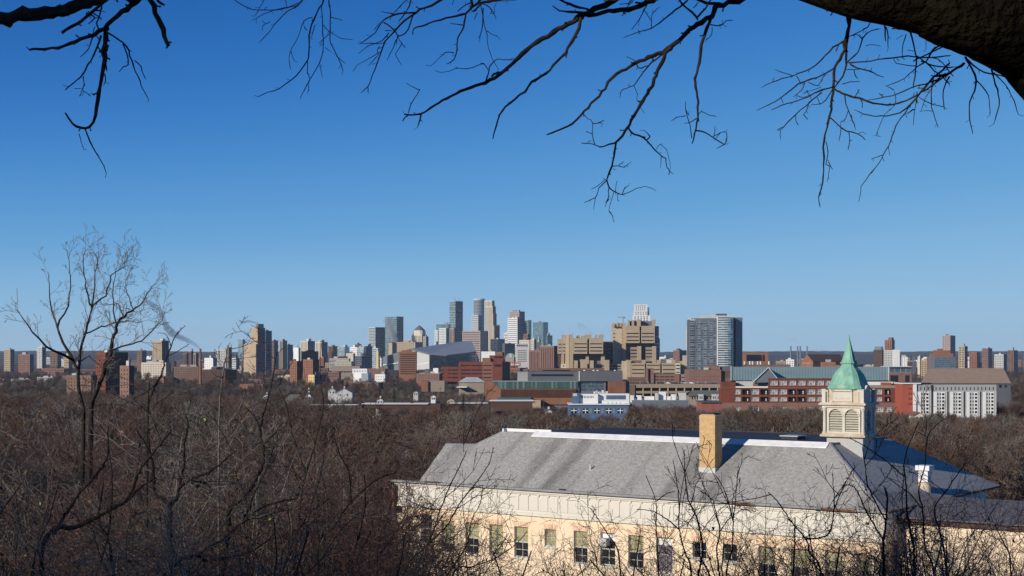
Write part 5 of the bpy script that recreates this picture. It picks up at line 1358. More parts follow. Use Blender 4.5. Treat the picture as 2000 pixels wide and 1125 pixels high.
        # splayed brick lintel
        m = MB(); nb = 9; hh = .42
        for j in range(nb):
            x0 = a - .02 + (b - a + .04) * j / nb; x1 = a - .02 + (b - a + .04) * (j + .86) / nb
            c = (a + b) / 2; k1 = 1.30
            A = sp(x0, -.018, z1 + .01); B = sp(x1, -.018, z1 + .01); C2 = sp(c + (x1 - c) * k1, -.018, z1 + hh); D2 = sp(c + (x0 - c) * k1, -.018, z1 + hh)
            i0 = len(m.v)
            for v in (A, B, C2, D2): m.v.append(tuple(v))
            for v in (A, B, C2, D2): m.v.append(tuple(v + n_ * .017))
            for fc in ((0, 1, 2, 3), (0, 1, 5, 4), (1, 2, 6, 5), (2, 3, 7, 6), (3, 0, 4, 7)): m.f.append(tuple(i0 + q for q in fc)); m.m.append(0)
        m.build('lintel', M['lintel'], t)
    # air conditioner and hanging curtain sheets
    a, b, z0, z1, k, px = [h for h in hs if h[5] == 1187][0]
    ac = MB(); sbox(ac, a + .55, b - .1, -.35, .3, (z0 + z1) / 2 + .25, (z0 + z1) / 2 + .8); o = ac.build('air_conditioner', M['lgrey'], None, tuple(sp(a, 0, z0))); o.location = tuple(sp(a, 0, z0)); tag(o, 'pale air conditioner in the window with a white top pane', 'air conditioner')
    a, b, z0, z1, k, px = [h for h in hs if h[5] == 1298][0]
    cu = MB(); rr = random.Random(2); n = 9
    for c in range(2):
        s0 = a + .06 + c * (b - a) / 2; s1 = s0 + (b - a) / 2 - .08
        pts = [(s0 + (s1 - s0) * i / n, .16 + (.035 if i % 2 else 0)) for i in range(n + 1)]
        for (x0, q0), (x1, q1) in zip(pts, pts[1:]):
            cu.quad(sp(x0, q0, z0 + .1), sp(x1, q1, z0 + .1), sp(x1, q1 + .0, z1 - .55), sp(x0, q0, z1 - .55))
    o = cu.build('torn_sheet', mat('grey_plastic_sheet', (.17, .15, .17), .6, .2, 4), None, tuple(sp(a, 0, z0))); o.location = tuple(sp(a, 0, z0)); tag(o, 'grey plastic sheet hanging over the window below a white board', 'sheet')
    # ---- roof
    H = ZR - ZE; b_ = 6.2
    RL = 14.64 / .7062 * 1.0
    r_s0 = b_; 
    sR1 = s_of(1045)
    # ridge end seen at px 1045: solve along the deck edge
    def s_ridge(px):
        k = (px - 1000) / FP; o = sp(0, b_); return (o.x - k * o.y) / (-d_.x + k * d_.y)
    r0 = sp(b_, b_, ZR); r1 = sp(s_ridge(1045), b_, ZR)
    e0 = sp(-.45, -.45, ZE - .02)
    V = sp(s_of(962), -.45, ZE - .02)
    El = sp(s_of(822), -.3, ZE - .02)
    R2 = sp(34.6, b_, ZR); S1 = sp(36.1, 4.5, ZE + 4.5 * H / b_); S2 = sp(39.1, 4.42, ZE + 4.42 * H / b_)
    El2 = sp(s_of(822) + 1.5, 10, ZE - .3)
    dk = 10.5
    b1 = sp(b_, b_ + dk, ZR); b2 = sp(s_ridge(1045) - 1, b_ + dk, ZR)
    eb0 = sp(-.45, 2 * b_ + dk + .4, ZE - .02); eb1 = sp(SL + .3, 2 * b_ + dk + .4, ZE - .02)
    def slab(pts, name, m_, th=.12):
        mb = MB(); pts = [Vector(q) for q in pts]; mb.poly(pts)
        for a, b in zip(pts, pts[1:] + pts[:1]): mb.quad(a, b, b - Vector((0, 0, th)), a - Vector((0, 0, th)))
        return mb.build(name, m_, t)
    slab([e0, El, S2, S1, R2, r0], 'roof_slope', RM)
    mb = MB(); mb.poly([El, El2, S2]); mb.build('roof_slope', RM, t)
    mb = MB(); mb.poly([S2, S1, eb1]); mb.poly([S1, R2, b2, eb1]); mb.poly([El2, S2, eb1]); mb.build('roof_slope', RM, t)
    slab([e0, r0, b1, eb0], 'roof_slope', RM); slab([eb0, b1, b2, eb1], 'roof_slope', RM)
    mb = MB(); mb.poly([r0, R2, b2, b1]); mb.build('roof_deck', M['tar'], t)
    # white flashing along the deck edge
    def strip(a, b, h, nm='roof_flashing', th=.12, m_='flash', up=0):
        a = Vector(a); b = Vector(b); dd = (b - a); nn = dd.cross(Vector((0, 0, 1))).normalized() * th
        mb = MB(); mb.obox(a + Vector((0, 0, up)), dd, nn, (0, 0, h)); return mb.build(nm, M[m_], t)
    mb = MB(); dn = (n_ * -.56) - Vector((0, 0, .56 * H / b_)); u4 = Vector((0, 0, .05))
    mb.obox(Vector(r0) + u4, Vector(r1) - Vector(r0), dn, (0, 0, .05)); mb.build('roof_flashing', M['flash'], t)
    strip(R2 + n_ * .5, r1 - d_ * 1.3 + n_ * .5, .30, up=-.06); strip(R2, R2 + n_ * .5, .30, up=-.06)
    strip(r1, r1 + n_ * .5, .2, up=-.1)
    strip(r0, b1, .06, nm='deck_edge', m_='gutter', up=-.03)
    strip(b1, b2, .10, nm='deck_edge', m_='tar', up=-.02)
    # hip caps
    for a, b in ((e0, r0), (S2, S1), (S1, R2)):
        a = Vector(a); b = Vector(b); mb = MB(); mb.obox(a, b - a, (.14, 0, 0), (0, .14, .06)); mb.build('hip_cap', M['gutter'], t)
    # ledge on the left eave, its shadow put into the dark brown
    m = MB(); sbox(m, s_of(868), s_of(838), -.7, -.1, ZE + .03, ZE + .07); m.build('ledge', M['darkbrown'], t)
    # chimney
    cq, cs = 3.1, s_of(1388) * 0 + 13.92
    C0 = sp(cs, cq, 0)
    ch = MB(); zb = CZ - 8.6; zt = CZ - 4.25
    hw, hd = .62, .55
    def ring(z, k=1.0, s=None):
        return [tuple(C0 + d_ * (hw * a * k) + n_ * (hd * b * k) + Vector((0, 0, z))) for a, b in ((1, -1), (-1, -1), (-1, 1), (1, 1))]
    ch = MB(); ch.loft([ring(zb), ring(zt - .35)], cap=False); ch.loft([ring(zt - .35), ring(zt - .33, 1.03), ring(zt - .1, 1.03), ring(zt, .8)])
    c = ch.build('chimney', mat('yellow_chimney_brick', (0.52, 0.34, 0.17), .9, .1, 1.5, .4, col2=(0.55, 0.38, 0.20), stretch=(1, 1, 4), bscale=6), t)
    ch = MB(); ch.loft([ring(zt, .8), ring(zt + .08, .8)]); ch.build('chimney_cap', M['tar'], c)
    ch = MB(); ch.loft([ring(zb - .3, 1.06), ring(CZ - 8.05, 1.06)], cap=False); ch.build('chimney_flashing', M['lgrey'], c)
    cr = MB(); zz = zb + .1; bm_ = mat('chimney_brick_course', (0.54, 0.36, 0.18), .9, .12, 3, .2, island=.12)
    # brick courses, slightly proud
    rr = random.Random(8)
    while zz < zt - .45:
        x = -hw
        off = rr.choice((0, .11))
        while x < hw - .05:
            l_ = min(.21 if x > -hw else .21 - off, hw - x)
            a = C0 + d_ * (x + .008) - n_ * (hd + .008); cr.obox(Vector((a.x, a.y, zz)), d_ * (l_ - .016), n_ * .0075, (0, 0, .068)); x += l_
        x = -hd
        while x < hd - .05:
            l_ = min(.21 if x > -hd else .1 + off, hd - x)
            a = C0 - d_ * (hw + .008) + n_ * (x + .008); cr.obox(Vector((a.x, a.y, zz)), d_ * .0075, n_ * (l_ - .016), (0, 0, .068)); x += l_
        zz += .084
    cr.build('bricks', bm_, c, kind='stuff')
    # small vent pipe, hatch, rust stains
    v0 = sp(s_of(1122) , 2.2, 0); zroof = ZE + 2.2 * H / b_
    m = MB(); m.cyl((v0.x, v0.y), .07, zroof - .1, zroof + .5, 10); m.build('vent_pipe', M['lgrey'], t)
    m = MB(); m.cyl((v0.x, v0.y), .16, zroof - .05, zroof + .1, 10, .1); m.build('vent_collar', M['lgrey'], t)
    q = sp(s_of(1107), -.35, ZE); m = MB(); m.obox(q, d_ * .5, n_ * .3, (0, 0, .14)); m.build('snow_guard', M['tar'], t)
    hq = P(1557, 853, 108.3); m = MB(); m.obox(Vector((hq.x, hq.y, ZR)), d_ * 1.3, n_ * 1.4, (0, 0, .22)); m.build('roof_hatch', M['tar'], t)
    m = MB(); m.obox(Vector((hq.x, hq.y, ZR + .221)) + d_ * -.08 - n_ * .08, d_ * 1.46, n_ * 1.56, (0, 0, .07)); m.build('hatch_lid', mat('hatch_metal', (.45, .48, .52), .35, .05, 2, metal=.6), t)
    m = MB(); a = sp(s_of(1438), -.64, ZE - .13); m.obox(a, d_ * -1.6, n_ * .05, (0, 0, .16)); m.build('rusty_gutter_piece', M['rustpipe'], t)
    m = MB(); a = sp(s_of(1610), -.64, ZE - .13); m.obox(a, d_ * -2.4, n_ * .05, (0, 0, .15)); m.build('rusty_gutter_piece', M['rustpipe'], t)
    # right gutter, rusty
    m = MB(); a = sp(-.62, -.3, ZE - .08); m.obox(a, d_ * -.16, n_ * (2 * b_ + dk), (0, 0, .14)); m.build('rusty_gutter', M['rustpipe'], t)
    m = MB(); sbox(m, -.34, -.003, -.1, DP, ZB, ZE - .1); m.build('frieze', M['panelwhite'], t)
    # downpipe left of the wall
    a = sp(SL + .75, -.2, ZG); m = MB(); m.cyl((a.x, a.y), .14, ZG, ZE - .4, 10); m.build('downpipe', M['rustpipe'], t)
    m = MB(); sbox(m, SL + .35, SL + 1.6, 1.2, 8, ZG, ZB - .8); m.build('rear_wall', M['plaster'], t)
    # ---- low right wing
    def rp(a, q, z):   # a: to the right of the corner
        v = SC - d_ * a + n_ * q; return Vector((v.x, v.y, z))
    zw = CZ - 10.55
    m = MB(); m.quad(rp(0.35, 2.2, ZG), rp(16, 2.2, ZG), rp(16, 2.2, zw), rp(.35, 2.2, zw)); m.quad(rp(16, 2.2, ZG), rp(16, 12, ZG), rp(16, 12, zw), rp(16, 2.2, zw)); m.build('wing_wall', M['plaster'], t)
    m = MB(); m.quad(rp(.36, 1.7, zw + .02), rp(16.4, 1.7, zw + .02), rp(16.4, 7.2, zw + .95), rp(.36, 7.2, zw + .95)); m.quad(rp(.36, 1.7, zw - .1), rp(16.4, 1.7, zw - .1), rp(16.4, 1.7, zw + .02), rp(.36, 1.7, zw + .02)); m.quad(rp(.36, 7.2, zw + .95), rp(16.4, 7.2, zw + .95), rp(16.4, 12, zw), rp(.36, 12, zw)); m.build('wing_roof', mat('shaded_shingle_wing_roof', (.10, .095, .11), .8, .3, 1.5, .4), t)  # wing shingles coloured dark, with their shade put into the colour
    m = MB(); m.obox(rp(.36, 1.95, zw - .45), -d_ * 16, n_ * .24, (0, 0, .33)); m.build('wing_cornice', M['darkbrown'], t)
    # white metal cupola vent on the right slope
    cv = P(1806, 908, 103.5); c0 = Vector((cv.x, cv.y, 0)); z = CZ - 8.9
    m = MB(); m.cyl((c0.x, c0.y), .42, z - .9, z, 16); m.build('vent_stack', mat('tan_vent_brick', (.55, .46, .36), .9, .1, 2), t)
    m = MB(); m.obox(Vector((c0.x, c0.y, z)) - d_ * -.34 - n_ * .34, d_ * -.68, n_ * .68, (0, 0, .8)); m.build('vent_box', mat('shiny_white_metal', (.8, .8, .8), .3, .03, 2, metal=.3), t)
    m = MB(); m.obox(Vector((c0.x, c0.y, z + .8)) - d_ * -.5 - n_ * .5, d_ * -1.0, n_ * 1.0, (0, 0, .34)); m.build('vent_hood', MATS['shiny_white_metal'], t)
    return t
school()

# ------------------------------------------------------------------ bell tower
def bell_tower():
    kq, ka = 6.2 + 2.5, None
    base = Vector((22.34, 103.65, 0)) + n_ * 2.5 - d_ * .4
    k = (1658 - 1000) / FP
    # slide along the wall direction until the axis is seen at px 1658
    s = (base.x - k * base.y) / (-d_.x + k * d_.y); base = base + d_ * s
    t = thing('bell_tower', 'stone bell tower with louvred arches and a green copper spire on the school roof', 'bell tower', (base.x, base.y, ZR))
    Y0 = base.y; PXM = Y0 / FP
    def zz(py): return CZ + (HY - py) * PXM
    u = -d_; v = n_    # u right, v back
    def pt(a, b, z):
        q = base + u * a + v * b; return Vector((q.x, q.y, z))
    def bx(mb, a0, a1, b0, b1, z0, z1): mb.obox(pt(a0, b0, z0), u * (a1 - a0), v * (b1 - b0), (0, 0, z1 - z0))
    ST = mat('tower_stone', (0.62, 0.58, 0.50), .85, .1, 1.2, .2, col2=(0.52, 0.48, 0.40))
    STW = mat('stained_stone', (0.60, 0.54, 0.44), .85, .2, 1.5, .2, col2=(0.44, 0.33, 0.23))
    LV = mat('louvre_wood', (0.46, 0.43, 0.34), .8, .12, 3)
    hw = 1.56; hd = 1.1
    zb, zc = zz(845), zz(795)        # belfry bottom, top
    # plinth going down through the roof
    m = MB(); bx(m, -hw + .28, hw - .12, -hd + .15, hd - .1, ZR - 3.6, zb - .26); m.build('plinth', mat('plinth_stone', (.42, .42, .41), .9, .1, 1), t)
    m = MB(); bx(m, -hw - .12, hw + .14, -hd - .14, hd + .12, zb - .26, zb - .1); bx(m, -hw - .02, hw + .04, -hd - .04, hd + .04, zb - .1, zb); m.build('base_cornice', STW, t)
    # belfry body
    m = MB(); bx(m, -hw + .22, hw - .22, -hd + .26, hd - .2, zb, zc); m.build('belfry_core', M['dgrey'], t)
    def face_arch(front=True):
        """wall with two arched openings"""
        W_ = (hw - .3) if front else (hd - .26)
        b = -hd + .12 if front else None
        def q(a, z, dd=0.0):
            return pt(a, -hd + .12 + dd, z) if front else pt(hw - .12 - dd, a, z)
        ow = W_ * .40; cs = (-W_ * .47, W_ * .49) if front else (0.0,)
        if not front: ow = W_ * .55
        z0 = zb + .12; zs = zb + (zc - zb) * .66
        m = MB(); N = 10
        edges = [-W_]
        for c in cs: edges += [c - ow, c + ow]
        edges.append(W_)
        for i in range(0, len(edges), 2):
            a, b2 = edges[i], edges[i + 1]; m.quad(q(a, zb), q(b2, zb), q(b2, zc), q(a, zc))
        for c in cs:
            m.quad(q(c - ow, zb), q(c + ow, zb), q(c + ow, z0), q(c - ow, z0)); 
            arc = [(c - ow * math.cos(math.pi * i / N), zs + ow * math.sin(math.pi * i / N)) for i in range(N + 1)]
            for (xa, za), (xb, zb2) in zip(arc, arc[1:]):
                m.quad(q(xa, za), q(xb, zb2), q(xb, zc), q(xa, zc)); m.quad(q(xa, za), q(xb, zb2), q(xb, zb2, .16), q(xa, za, .16))
            for sx in (c - ow, c + ow): m.quad(q(sx, z0), q(sx, zs), q(sx, zs, .16), q(sx, z0, .16))
            # moulded arch ring
            r = MB()
            for (xa, za), (xb, zb2) in zip(arc, arc[1:]):
                f = 1.13; oa = (c + (xa - c) * 1.16, zs + (za - zs) * 1.16); ob = (c + (xb - c) * 1.16, zs + (zb2 - zs) * 1.16)
                r.quad(q(xa, za, -.05), q(xb, zb2, -.05), q(ob[0], ob[1], -.05), q(oa[0], oa[1], -.05)); r.quad(q(oa[0], oa[1], -.05), q(ob[0], ob[1], -.05), q(ob[0], ob[1], 0), q(oa[0], oa[1], 0)); r.quad(q(xa, za, -.05), q(xb, zb2, -.05), q(xb, zb2, 0), q(xa, za, 0))
            r.build('arch_ring', ST, t)
            # louvres, each its own slat, clipped to the arch
            nl = 9; top = zs + ow * .98
            for j in range(nl):
                za = z0 + (top - z0) * j / nl + .02
                hwid = ow if za < zs else math.sqrt(max(.0, ow * ow - (za - zs + .06) ** 2))
                if hwid < .06: continue
                s_ = MB(); hgt = (top - z0) / nl
                if front: O = pt(c - hwid, -hd + .12 + .05, za); s_.obox(O, u * (2 * hwid), v * .16 + Vector((0, 0, hgt * .75)), Vector((0, 0, .035)) )
                else: O = pt(hw - .12 - .05, c - hwid, za); s_.obox(O, v * (2 * hwid), -u * .16 + Vector((0, 0, hgt * .75)), Vector((0, 0, .035)))
                s_.build('louvre', LV, t)
        m.build('belfry_wall', ST, t)
    face_arch(True); face_arch(False)
    m = MB(); 
    m.quad(pt(-hw + .12, -hd + .3, zb), pt(-hw + .12, hd - .2, zb), pt(-hw + .12, hd - .2, zc), pt(-hw + .12, -hd + .3, zc)); m.build('belfry_wall', ST, t)
    # corner columns
    def column(a, b):
        m = MB(); c = pt(a, b, 0)
        m.cyl((c.x, c.y), .16, zb, zb + .1, 14); m.cyl((c.x, c.y), .125, zb + .1, zc - .3, 14, .105); m.cyl((c.x, c.y), .11, zc - .3, zc - .06, 14, .18); m.cyl((c.x, c.y), .19, zc - .06, zc, 14)
        m.build('column', ST, t, smooth=False)
    for a, b in ((-hw + .14, -hd + .12), (hw - .1, -hd + .12), (hw - .1, hd - .12), (-hw + .14, hd - .12), (hw - .1, -hd + .5)): column(a, b)
    # entablature
    m = MB(); bx(m, -hw - .02, hw + .02, -hd, hd, zc, zz(790.5)); m.build('architrave', ST, t)
    m = MB(); bx(m, -hw - .2, hw + .2, -hd - .18, hd + .18, zz(790.5), zz(787)); bx(m, -hw - .12, hw + .12, -hd - .1, hd + .1, zz(787), zz(785.5)); m.build('cornice', STW, t)
    # attic: balustrade corners, central block with inscription panel and pediment
    za, zt = zz(785.5), zz(762)
    m = MB(); bx(m, -hw + .45, hw - .42, -hd + .14, hd - .14, za, zz(759.5)); m.build('attic_block', STW, t)
    m = MB(); bx(m, -.78, .62, -hd + .07, -hd + .139, za + .08, zt - .12); m.build('inscription_panel', ST, t)
    m = MB(); bx(m, -.84, -.78, -hd + .04, -hd + .138, za, zt - .06); bx(m, .62, .68, -hd + .04, -hd + .138, za, zt - .06); m.build('panel_pilasters', ST, t)
    m = MB(); 
    A, B, C2 = pt(-.86, -hd + .02, zt - .06), pt(.70, -hd + .02, zt - .06), pt(-.08, -hd + .02, zt + .36)
    m.poly([A, B, C2]); m.poly([A + v * .3, B + v * .3, C2 + v * .3]); m.quad(A, C2, C2 + v * .3, A + v * .3); m.quad(B, C2, C2 + v * .3, B + v * .3); m.quad(A, B, B + v * .3, A + v * .3); m.build('pediment', ST, t)
    for e0, e1 in ((A, C2), (B, C2)):
        m = MB(); m.obox(e0 - v * .05, e1 - e0, v * .12, (0, 0, .08)); m.build('pediment_moulding', STW, t)
    A, B, C2 = pt(hw - .15, -.55, zt - .06), pt(hw - .15, .55, zt - .06), pt(hw - .15, 0, zt + .36)
    m = MB(); m.poly([A, B, C2]); m.quad(A, C2, C2 - u * .3, A - u * .3); m.quad(B, C2, C2 - u * .3, B - u * .3); m.obox(pt(hw - .42, -.6, za), u * .26, v * 1.2, (0, 0, zt - .06 - za)); m.build('pediment', ST, t)
    for sa in (-1, 1):
        for sb in (-1, 1):
            m = MB(); a = sa * (hw - .12); b = sb * (hd - .1)
            bx(m, a - .13, a + .13, b - .13, b + .13, za, zt + .02); bx(m, a - .17, a + .17, b - .17, b + .17, zt + .02, zt + .09); m.build('corner_post', ST, t)
        m = MB(); a0 = -hw + .14 if sa < 0 else hw - .42
        for i in range(2): bx(m, a0 + .08 + i * .14, a0 + .14 + i * .14, -hd + .02, -hd + .08, za, zt - .1)
        bx(m, a0, a0 + .3, -hd - .02, -hd + .12, zt - .1, zt + .02); m.build('balustrade', ST, t)
    # faint weathered inscription strokes (illegible in the photograph)
    m = MB(); rr = random.Random(3); a = -.66
    while a < .48:
        l_ = rr.uniform(.04, .08)
        if rr.random() < .8: bx(m, a, a + l_, -hd + .062, -hd + .0695, za + .22, za + .36)
        a += l_ + .035
    m.build('inscription', STW, t)
    # bell shaped copper roof
    def oct(hx, hy, z, cut=.3):
        return [tuple(pt(a * hx, b * hy, z)) for a, b in ((-1, -1 + cut), (-1 + cut, -1), (1 - cut, -1), (1, -1 + cut), (1, 1 - cut), (1 - cut, 1), (-1 + cut, 1), (-1, 1 - cut))]
    prof = [(759.8, 1.25), (757.5, 1.28), (755, 1.24), (750, 1.13), (744, 1.05), (738, .98), (732.5, .90), (728, .82), (723, .70), (719, .56), (716, .46), (713, .42), (710.8, .43), (709.8, .50), (708.3, .51), (706, .43), (700, .36), (690, .27), (680, .19), (670, .11), (662, .05), (656, .02)]
    m = MB(); m.loft([oct(h, h * .92, zz(y)) for y, h in prof]); m.build('copper_roof', M['copper'], t)
    # standing ribs on the copper
    for i in range(8):
        m = MB(); pts = [Vector(oct(h * 1.0, h * .92, zz(y))[i]) for y, h in prof[1:]]
        for a, b in zip(pts, pts[1:]):
            m.obox(a - u * .012 - v * .012, b - a, u * .024, v * .024)
        m.build('roof_rib', M['copper'], t)
    m = MB(); c = pt(0, 0, 0); m.cyl((c.x, c.y), .035, zz(664), zz(654), 8, .012); m.build('finial', M['tar'], t)
bell_tower()
# ------------------------------------------------------------------ trees and twigs
def seg_mesh(name, segs, sides=3):
    """segs: rows x0 y0 z0 x1 y1 z1 r0 r1; every piece a short open prism"""
    a = np.asarray(segs, dtype=np.float64)
    N = len(a)
    p0, p1, r0, r1 = a[:, 0:3], a[:, 3:6], a[:, 6:7], a[:, 7:8]
    d = p1 - p0
    L = np.linalg.norm(d, axis=1, keepdims=True); L[L == 0] = 1; d = d / L
    ref = np.where(np.abs(d[:, 2:3]) < .9, np.array([[0, 0, 1.0]]), np.array([[1.0, 0, 0]]))
    e1 = np.cross(d, ref); e1 /= np.linalg.norm(e1, axis=1, keepdims=True); e2 = np.cross(d, e1)
    ang = np.arange(sides) * 2 * math.pi / sides
    c, s = np.cos(ang), np.sin(ang)
    off = e1[:, None, :] * c[None, :, None] + e2[:, None, :] * s[None, :, None]
    v = np.concatenate([p0[:, None, :] + off * r0[:, None, :], p1[:, None, :] + off * r1[:, None, :]], axis=1).reshape(-1, 3)
    base = (np.arange(N) * 2 * sides)[:, None, None]
    k = np.arange(sides); k2 = (k + 1) % sides
    q = np.stack([k, k2, k2 + sides, k + sides], axis=1)[None] + base
    q = q.reshape(-1, 4)
    me = bpy.data.meshes.new(name)
    me.vertices.add(len(v)); me.vertices.foreach_set('co', v.astype(np.float32).ravel())
    me.loops.add(q.size); me.loops.foreach_set('vertex_index', q.astype(np.int32).ravel())
    me.polygons.add(len(q)); me.polygons.foreach_set('loop_start', (np.arange(len(q)) * 4).astype(np.int32)); me.polygons.foreach_set('loop_total', np.full(len(q), 4, np.int32))
    me.polygons.foreach_set('use_smooth', np.ones(len(q), dtype=bool))
    me.update(calc_edges=True)
    return me

def grow(rr, p, d, length, r, level, maxl, segs, kids, bend=.18, up=.12, spread=(30, 60), ratio=(.45, .75), steps=(7, 5, 4, 3, 2, 2), rmin=.002, taper=.35, start=.25):
    n = steps[level]
    pts = [p]; dirs = [d]; rads = [r]
    cur = Vector(p); dr = Vector(d).normalized()
    for i in range(n):
        dr = (dr + Vector((rr.gauss(0, bend), rr.gauss(0, bend), rr.gauss(0, bend) + up))).normalized()
        nx = cur + dr * (length / n)
        ra = r * (1 - (1 - taper) * i / n); rb = r * (1 - (1 - taper) * (i + 1) / n)
        segs[level if len(segs) > level else -1].append((cur.x, cur.y, cur.z, nx.x, nx.y, nx.z, max(ra, rmin), max(rb, rmin)))
        cur = nx; pts.append(cur.copy()); dirs.append(dr.copy()); rads.append(rb)
    if level >= maxl:
        return
    k = kids[level]
    ga = rr.uniform(0, 6.28)
    for i in range(k):
        t = start + (1 - start) * (i + rr.random() * .8) / k
        f = min(t * n, n - .001); j = int(f); fr = f - j
        q = pts[j].lerp(pts[j + 1], fr); dd = dirs[j + 1]
        side = dd.cross(Vector((0, 0, 1)))
        if side.length < .1: side = Vector((1, 0, 0))
        side.normalize(); oth = dd.cross(side)
        ga += 2.4 + rr.uniform(-.4, .4)
        a = math.radians(rr.uniform(*spread))
        nd = dd * math.cos(a) + (side * math.cos(ga) + oth * math.sin(ga)) * math.sin(a)
        l2 = length * rr.uniform(*ratio) * (1 - .45 * t)
        rc = (r * (1 - (1 - taper) * t)) * rr.uniform(.5, .7)
        grow(rr, q, nd, l2, rc, level + 1, maxl, segs, kids, bend, up * .8, spread, ratio, steps, rmin, taper, .15)

BK = mat('dark_bark', (0.018, 0.015, 0.013), .9, .3, 8, .5, spec=.15, col2=(0.045, 0.037, 0.031))
BKG = mat('grey_bark', (0.10, 0.090, 0.078), .9, .25, 6, .3, spec=.2, col2=(0.17, 0.15, 0.125))
TW = mat('brown_twigs', (0.034, 0.025, 0.021), .85, .3, .8, 0, spec=.2, col2=(0.095, 0.068, 0.055))
TWG = mat('grey_twigs', (0.11, 0.092, 0.080), .85, .3, .8, 0, spec=.2, col2=(0.25, 0.215, 0.185))
TWR = mat('reddish_twigs', (0.055, 0.028, 0.022), .85, .3, .8, 0, spec=.2, col2=(0.16, 0.085, 0.065))
WD1 = mat('far_crown_brown', (0.088, 0.062, 0.052), .95, .3, .2, 0, spec=.1, col2=(0.15, 0.108, 0.088), each=.5)
WD2 = mat('far_crown_grey', (0.105, 0.092, 0.080), .95, .3, .2, 0, spec=.1, col2=(0.19, 0.165, 0.14), each=.5)
WD3 = mat('far_crown_rusty', (0.085, 0.055, 0.042), .95, .3, .2, 0, spec=.1, col2=(0.145, 0.088, 0.062), each=.4)
EVG = mat('evergreen_needles', (0.018, 0.030, 0.016), .9, .3, .5, 0, spec=.1)

TREE_MESH = []
def make_tree_protos():
    """three bare crowns of different habit for the middle distance, two light ones for far off"""
    for k in range(4):
        rr = random.Random(100 + k)
        segs = [[], []]
        h = 13
        grow(rr, Vector((0, 0, 0)), Vector((0, 0, 1)), h * .62, .26, 0, 4, segs, (11, 7, 6, 5), bend=.12, up=.10, spread=(25, 58), ratio=(.55, .8), steps=(6, 5, 4, 3, 2), rmin=.017, taper=.3, start=.28)
        tm = seg_mesh('trunk', segs[0], 6)
        cm_ = seg_mesh('crown', segs[1], 3)
        TREE_MESH.append((tm, cm_))
    for k in range(4):
        rr = random.Random(200 + k)
        segs = [[], []]
        grow(rr, Vector((0, 0, 0)), Vector((0, 0, 1)), 8.5, .28, 0, 3, segs, (13, 9, 8), bend=.14, up=.08, spread=(28, 62), ratio=(.55, .8), steps=(4, 3, 2, 2), rmin=.035, taper=.35, start=.2)
        me = seg_mesh('bare_tree', segs[0] + segs[1], 3)
        me['far'] = 1
        TREE_MESH.append((None, me))
make_tree_protos()

def slotmat(me, m):
    me.materials.clear(); me.materials.append(m)

def variants():
    out = []
    for i, (tm, cm_) in enumerate(TREE_MESH):
        for j, mt in enumerate((WD1, WD2, WD3)):
            c = cm_.copy(); slotmat(c, mt)
            t = None
            if tm: t = tm.copy(); slotmat(t, BKG if j == 1 else BK)
            out.append((t, c, ['brown', 'grey', 'reddish'][j], tm is None))
    return out
TV = variants()
NEARV = [v for v in TV if not v[3]]
FARV = [v for v in TV if v[3]]

def scatter(name, meshes, pts, kind='stuff', label=None):
    """one object of many instances: pts rows x y z rotz scale index"""
    pc = bpy.data.collections.new(name + '_sources')
    for i, me in enumerate(meshes):
        o = bpy.data.objects.new('source_%02d' % i, me); pc.objects.link(o)
    me = bpy.data.meshes.new(name); me.from_pydata([p[:3] for p in pts], [], [])
    for an, idx, ty in (('rotz', 3, 'FLOAT'), ('scl', 4, 'FLOAT'), ('pick', 5, 'INT')):
        at = me.attributes.new(an, ty, 'POINT')
        at.data.foreach_set('value', [p[idx] for p in pts])
    ob = bpy.data.objects.new(name, me); COL.objects.link(ob)
    ng = bpy.data.node_groups.new(name, 'GeometryNodeTree')
    ng.interface.new_socket('Geometry', in_out='INPUT', socket_type='NodeSocketGeometry'); ng.interface.new_socket('Geometry', in_out='OUTPUT', socket_type='NodeSocketGeometry')
    N = ng.nodes; L = ng.links
    gi = N.new('NodeGroupInput'); go = N.new('NodeGroupOutput')
    ci = N.new('GeometryNodeCollectionInfo'); ci.inputs['Collection'].default_value = pc; ci.inputs['Separate Children'].default_value = True; ci.inputs['Reset Children'].default_value = True
    ip = N.new('GeometryNodeInstanceOnPoints'); ip.inputs['Pick Instance'].default_value = True
    def attr(nm, ty):
        a = N.new('GeometryNodeInputNamedAttribute'); a.data_type = ty; a.inputs['Name'].default_value = nm; return a.outputs[0]
    cx = N.new('ShaderNodeCombineXYZ'); L.new(attr('rotz', 'FLOAT'), cx.inputs[2])
    L.new(gi.outputs[0], ip.inputs['Points']); L.new(ci.outputs[0], ip.inputs['Instance']); L.new(attr('pick', 'INT'), ip.inputs['Instance Index']); L.new(cx.outputs[0], ip.inputs['Rotation']); L.new(attr('scl', 'FLOAT'), ip.inputs['Scale']); L.new(ip.outputs[0], go.inputs[0])
    md = ob.modifiers.new('instances', 'NODES'); md.node_group = ng
    ob['kind'] = kind
    if label: ob['label'] = label
    return ob

def place_tree(x, y, z, sc, v, label, group=None, name='bare_tree', rot=None, rr=R):
    t, c, colr, far = v
    a = rr.uniform(0, 6.28) if rot is None else rot
    if t is None:
        o = bpy.data.objects.new(name, c); COL.objects.link(o); o.location = (x, y, z); o.scale = (sc,) * 3; o.rotation_euler = (0, 0, a)
        return tag(o, label, 'tree', group)
    r = bpy.data.objects.new(name, None); COL.objects.link(r); r.location = (x, y, z); r.scale = (sc,) * 3; r.rotation_euler = (0, 0, a)
    tag(r, label, 'tree', group)
    for nm, me in (('trunk', t), ('crown', c)):
        o = bpy.data.objects.new(nm, me); COL.objects.link(o); o.parent = r
    return r

def in_school(x, y, pad=3):
    v = Vector((x, y, 0)) - SC
    s = v.dot(d_); q = v.dot(n_)
    return -17 < s < 45 + pad and -pad < q < 24 + pad

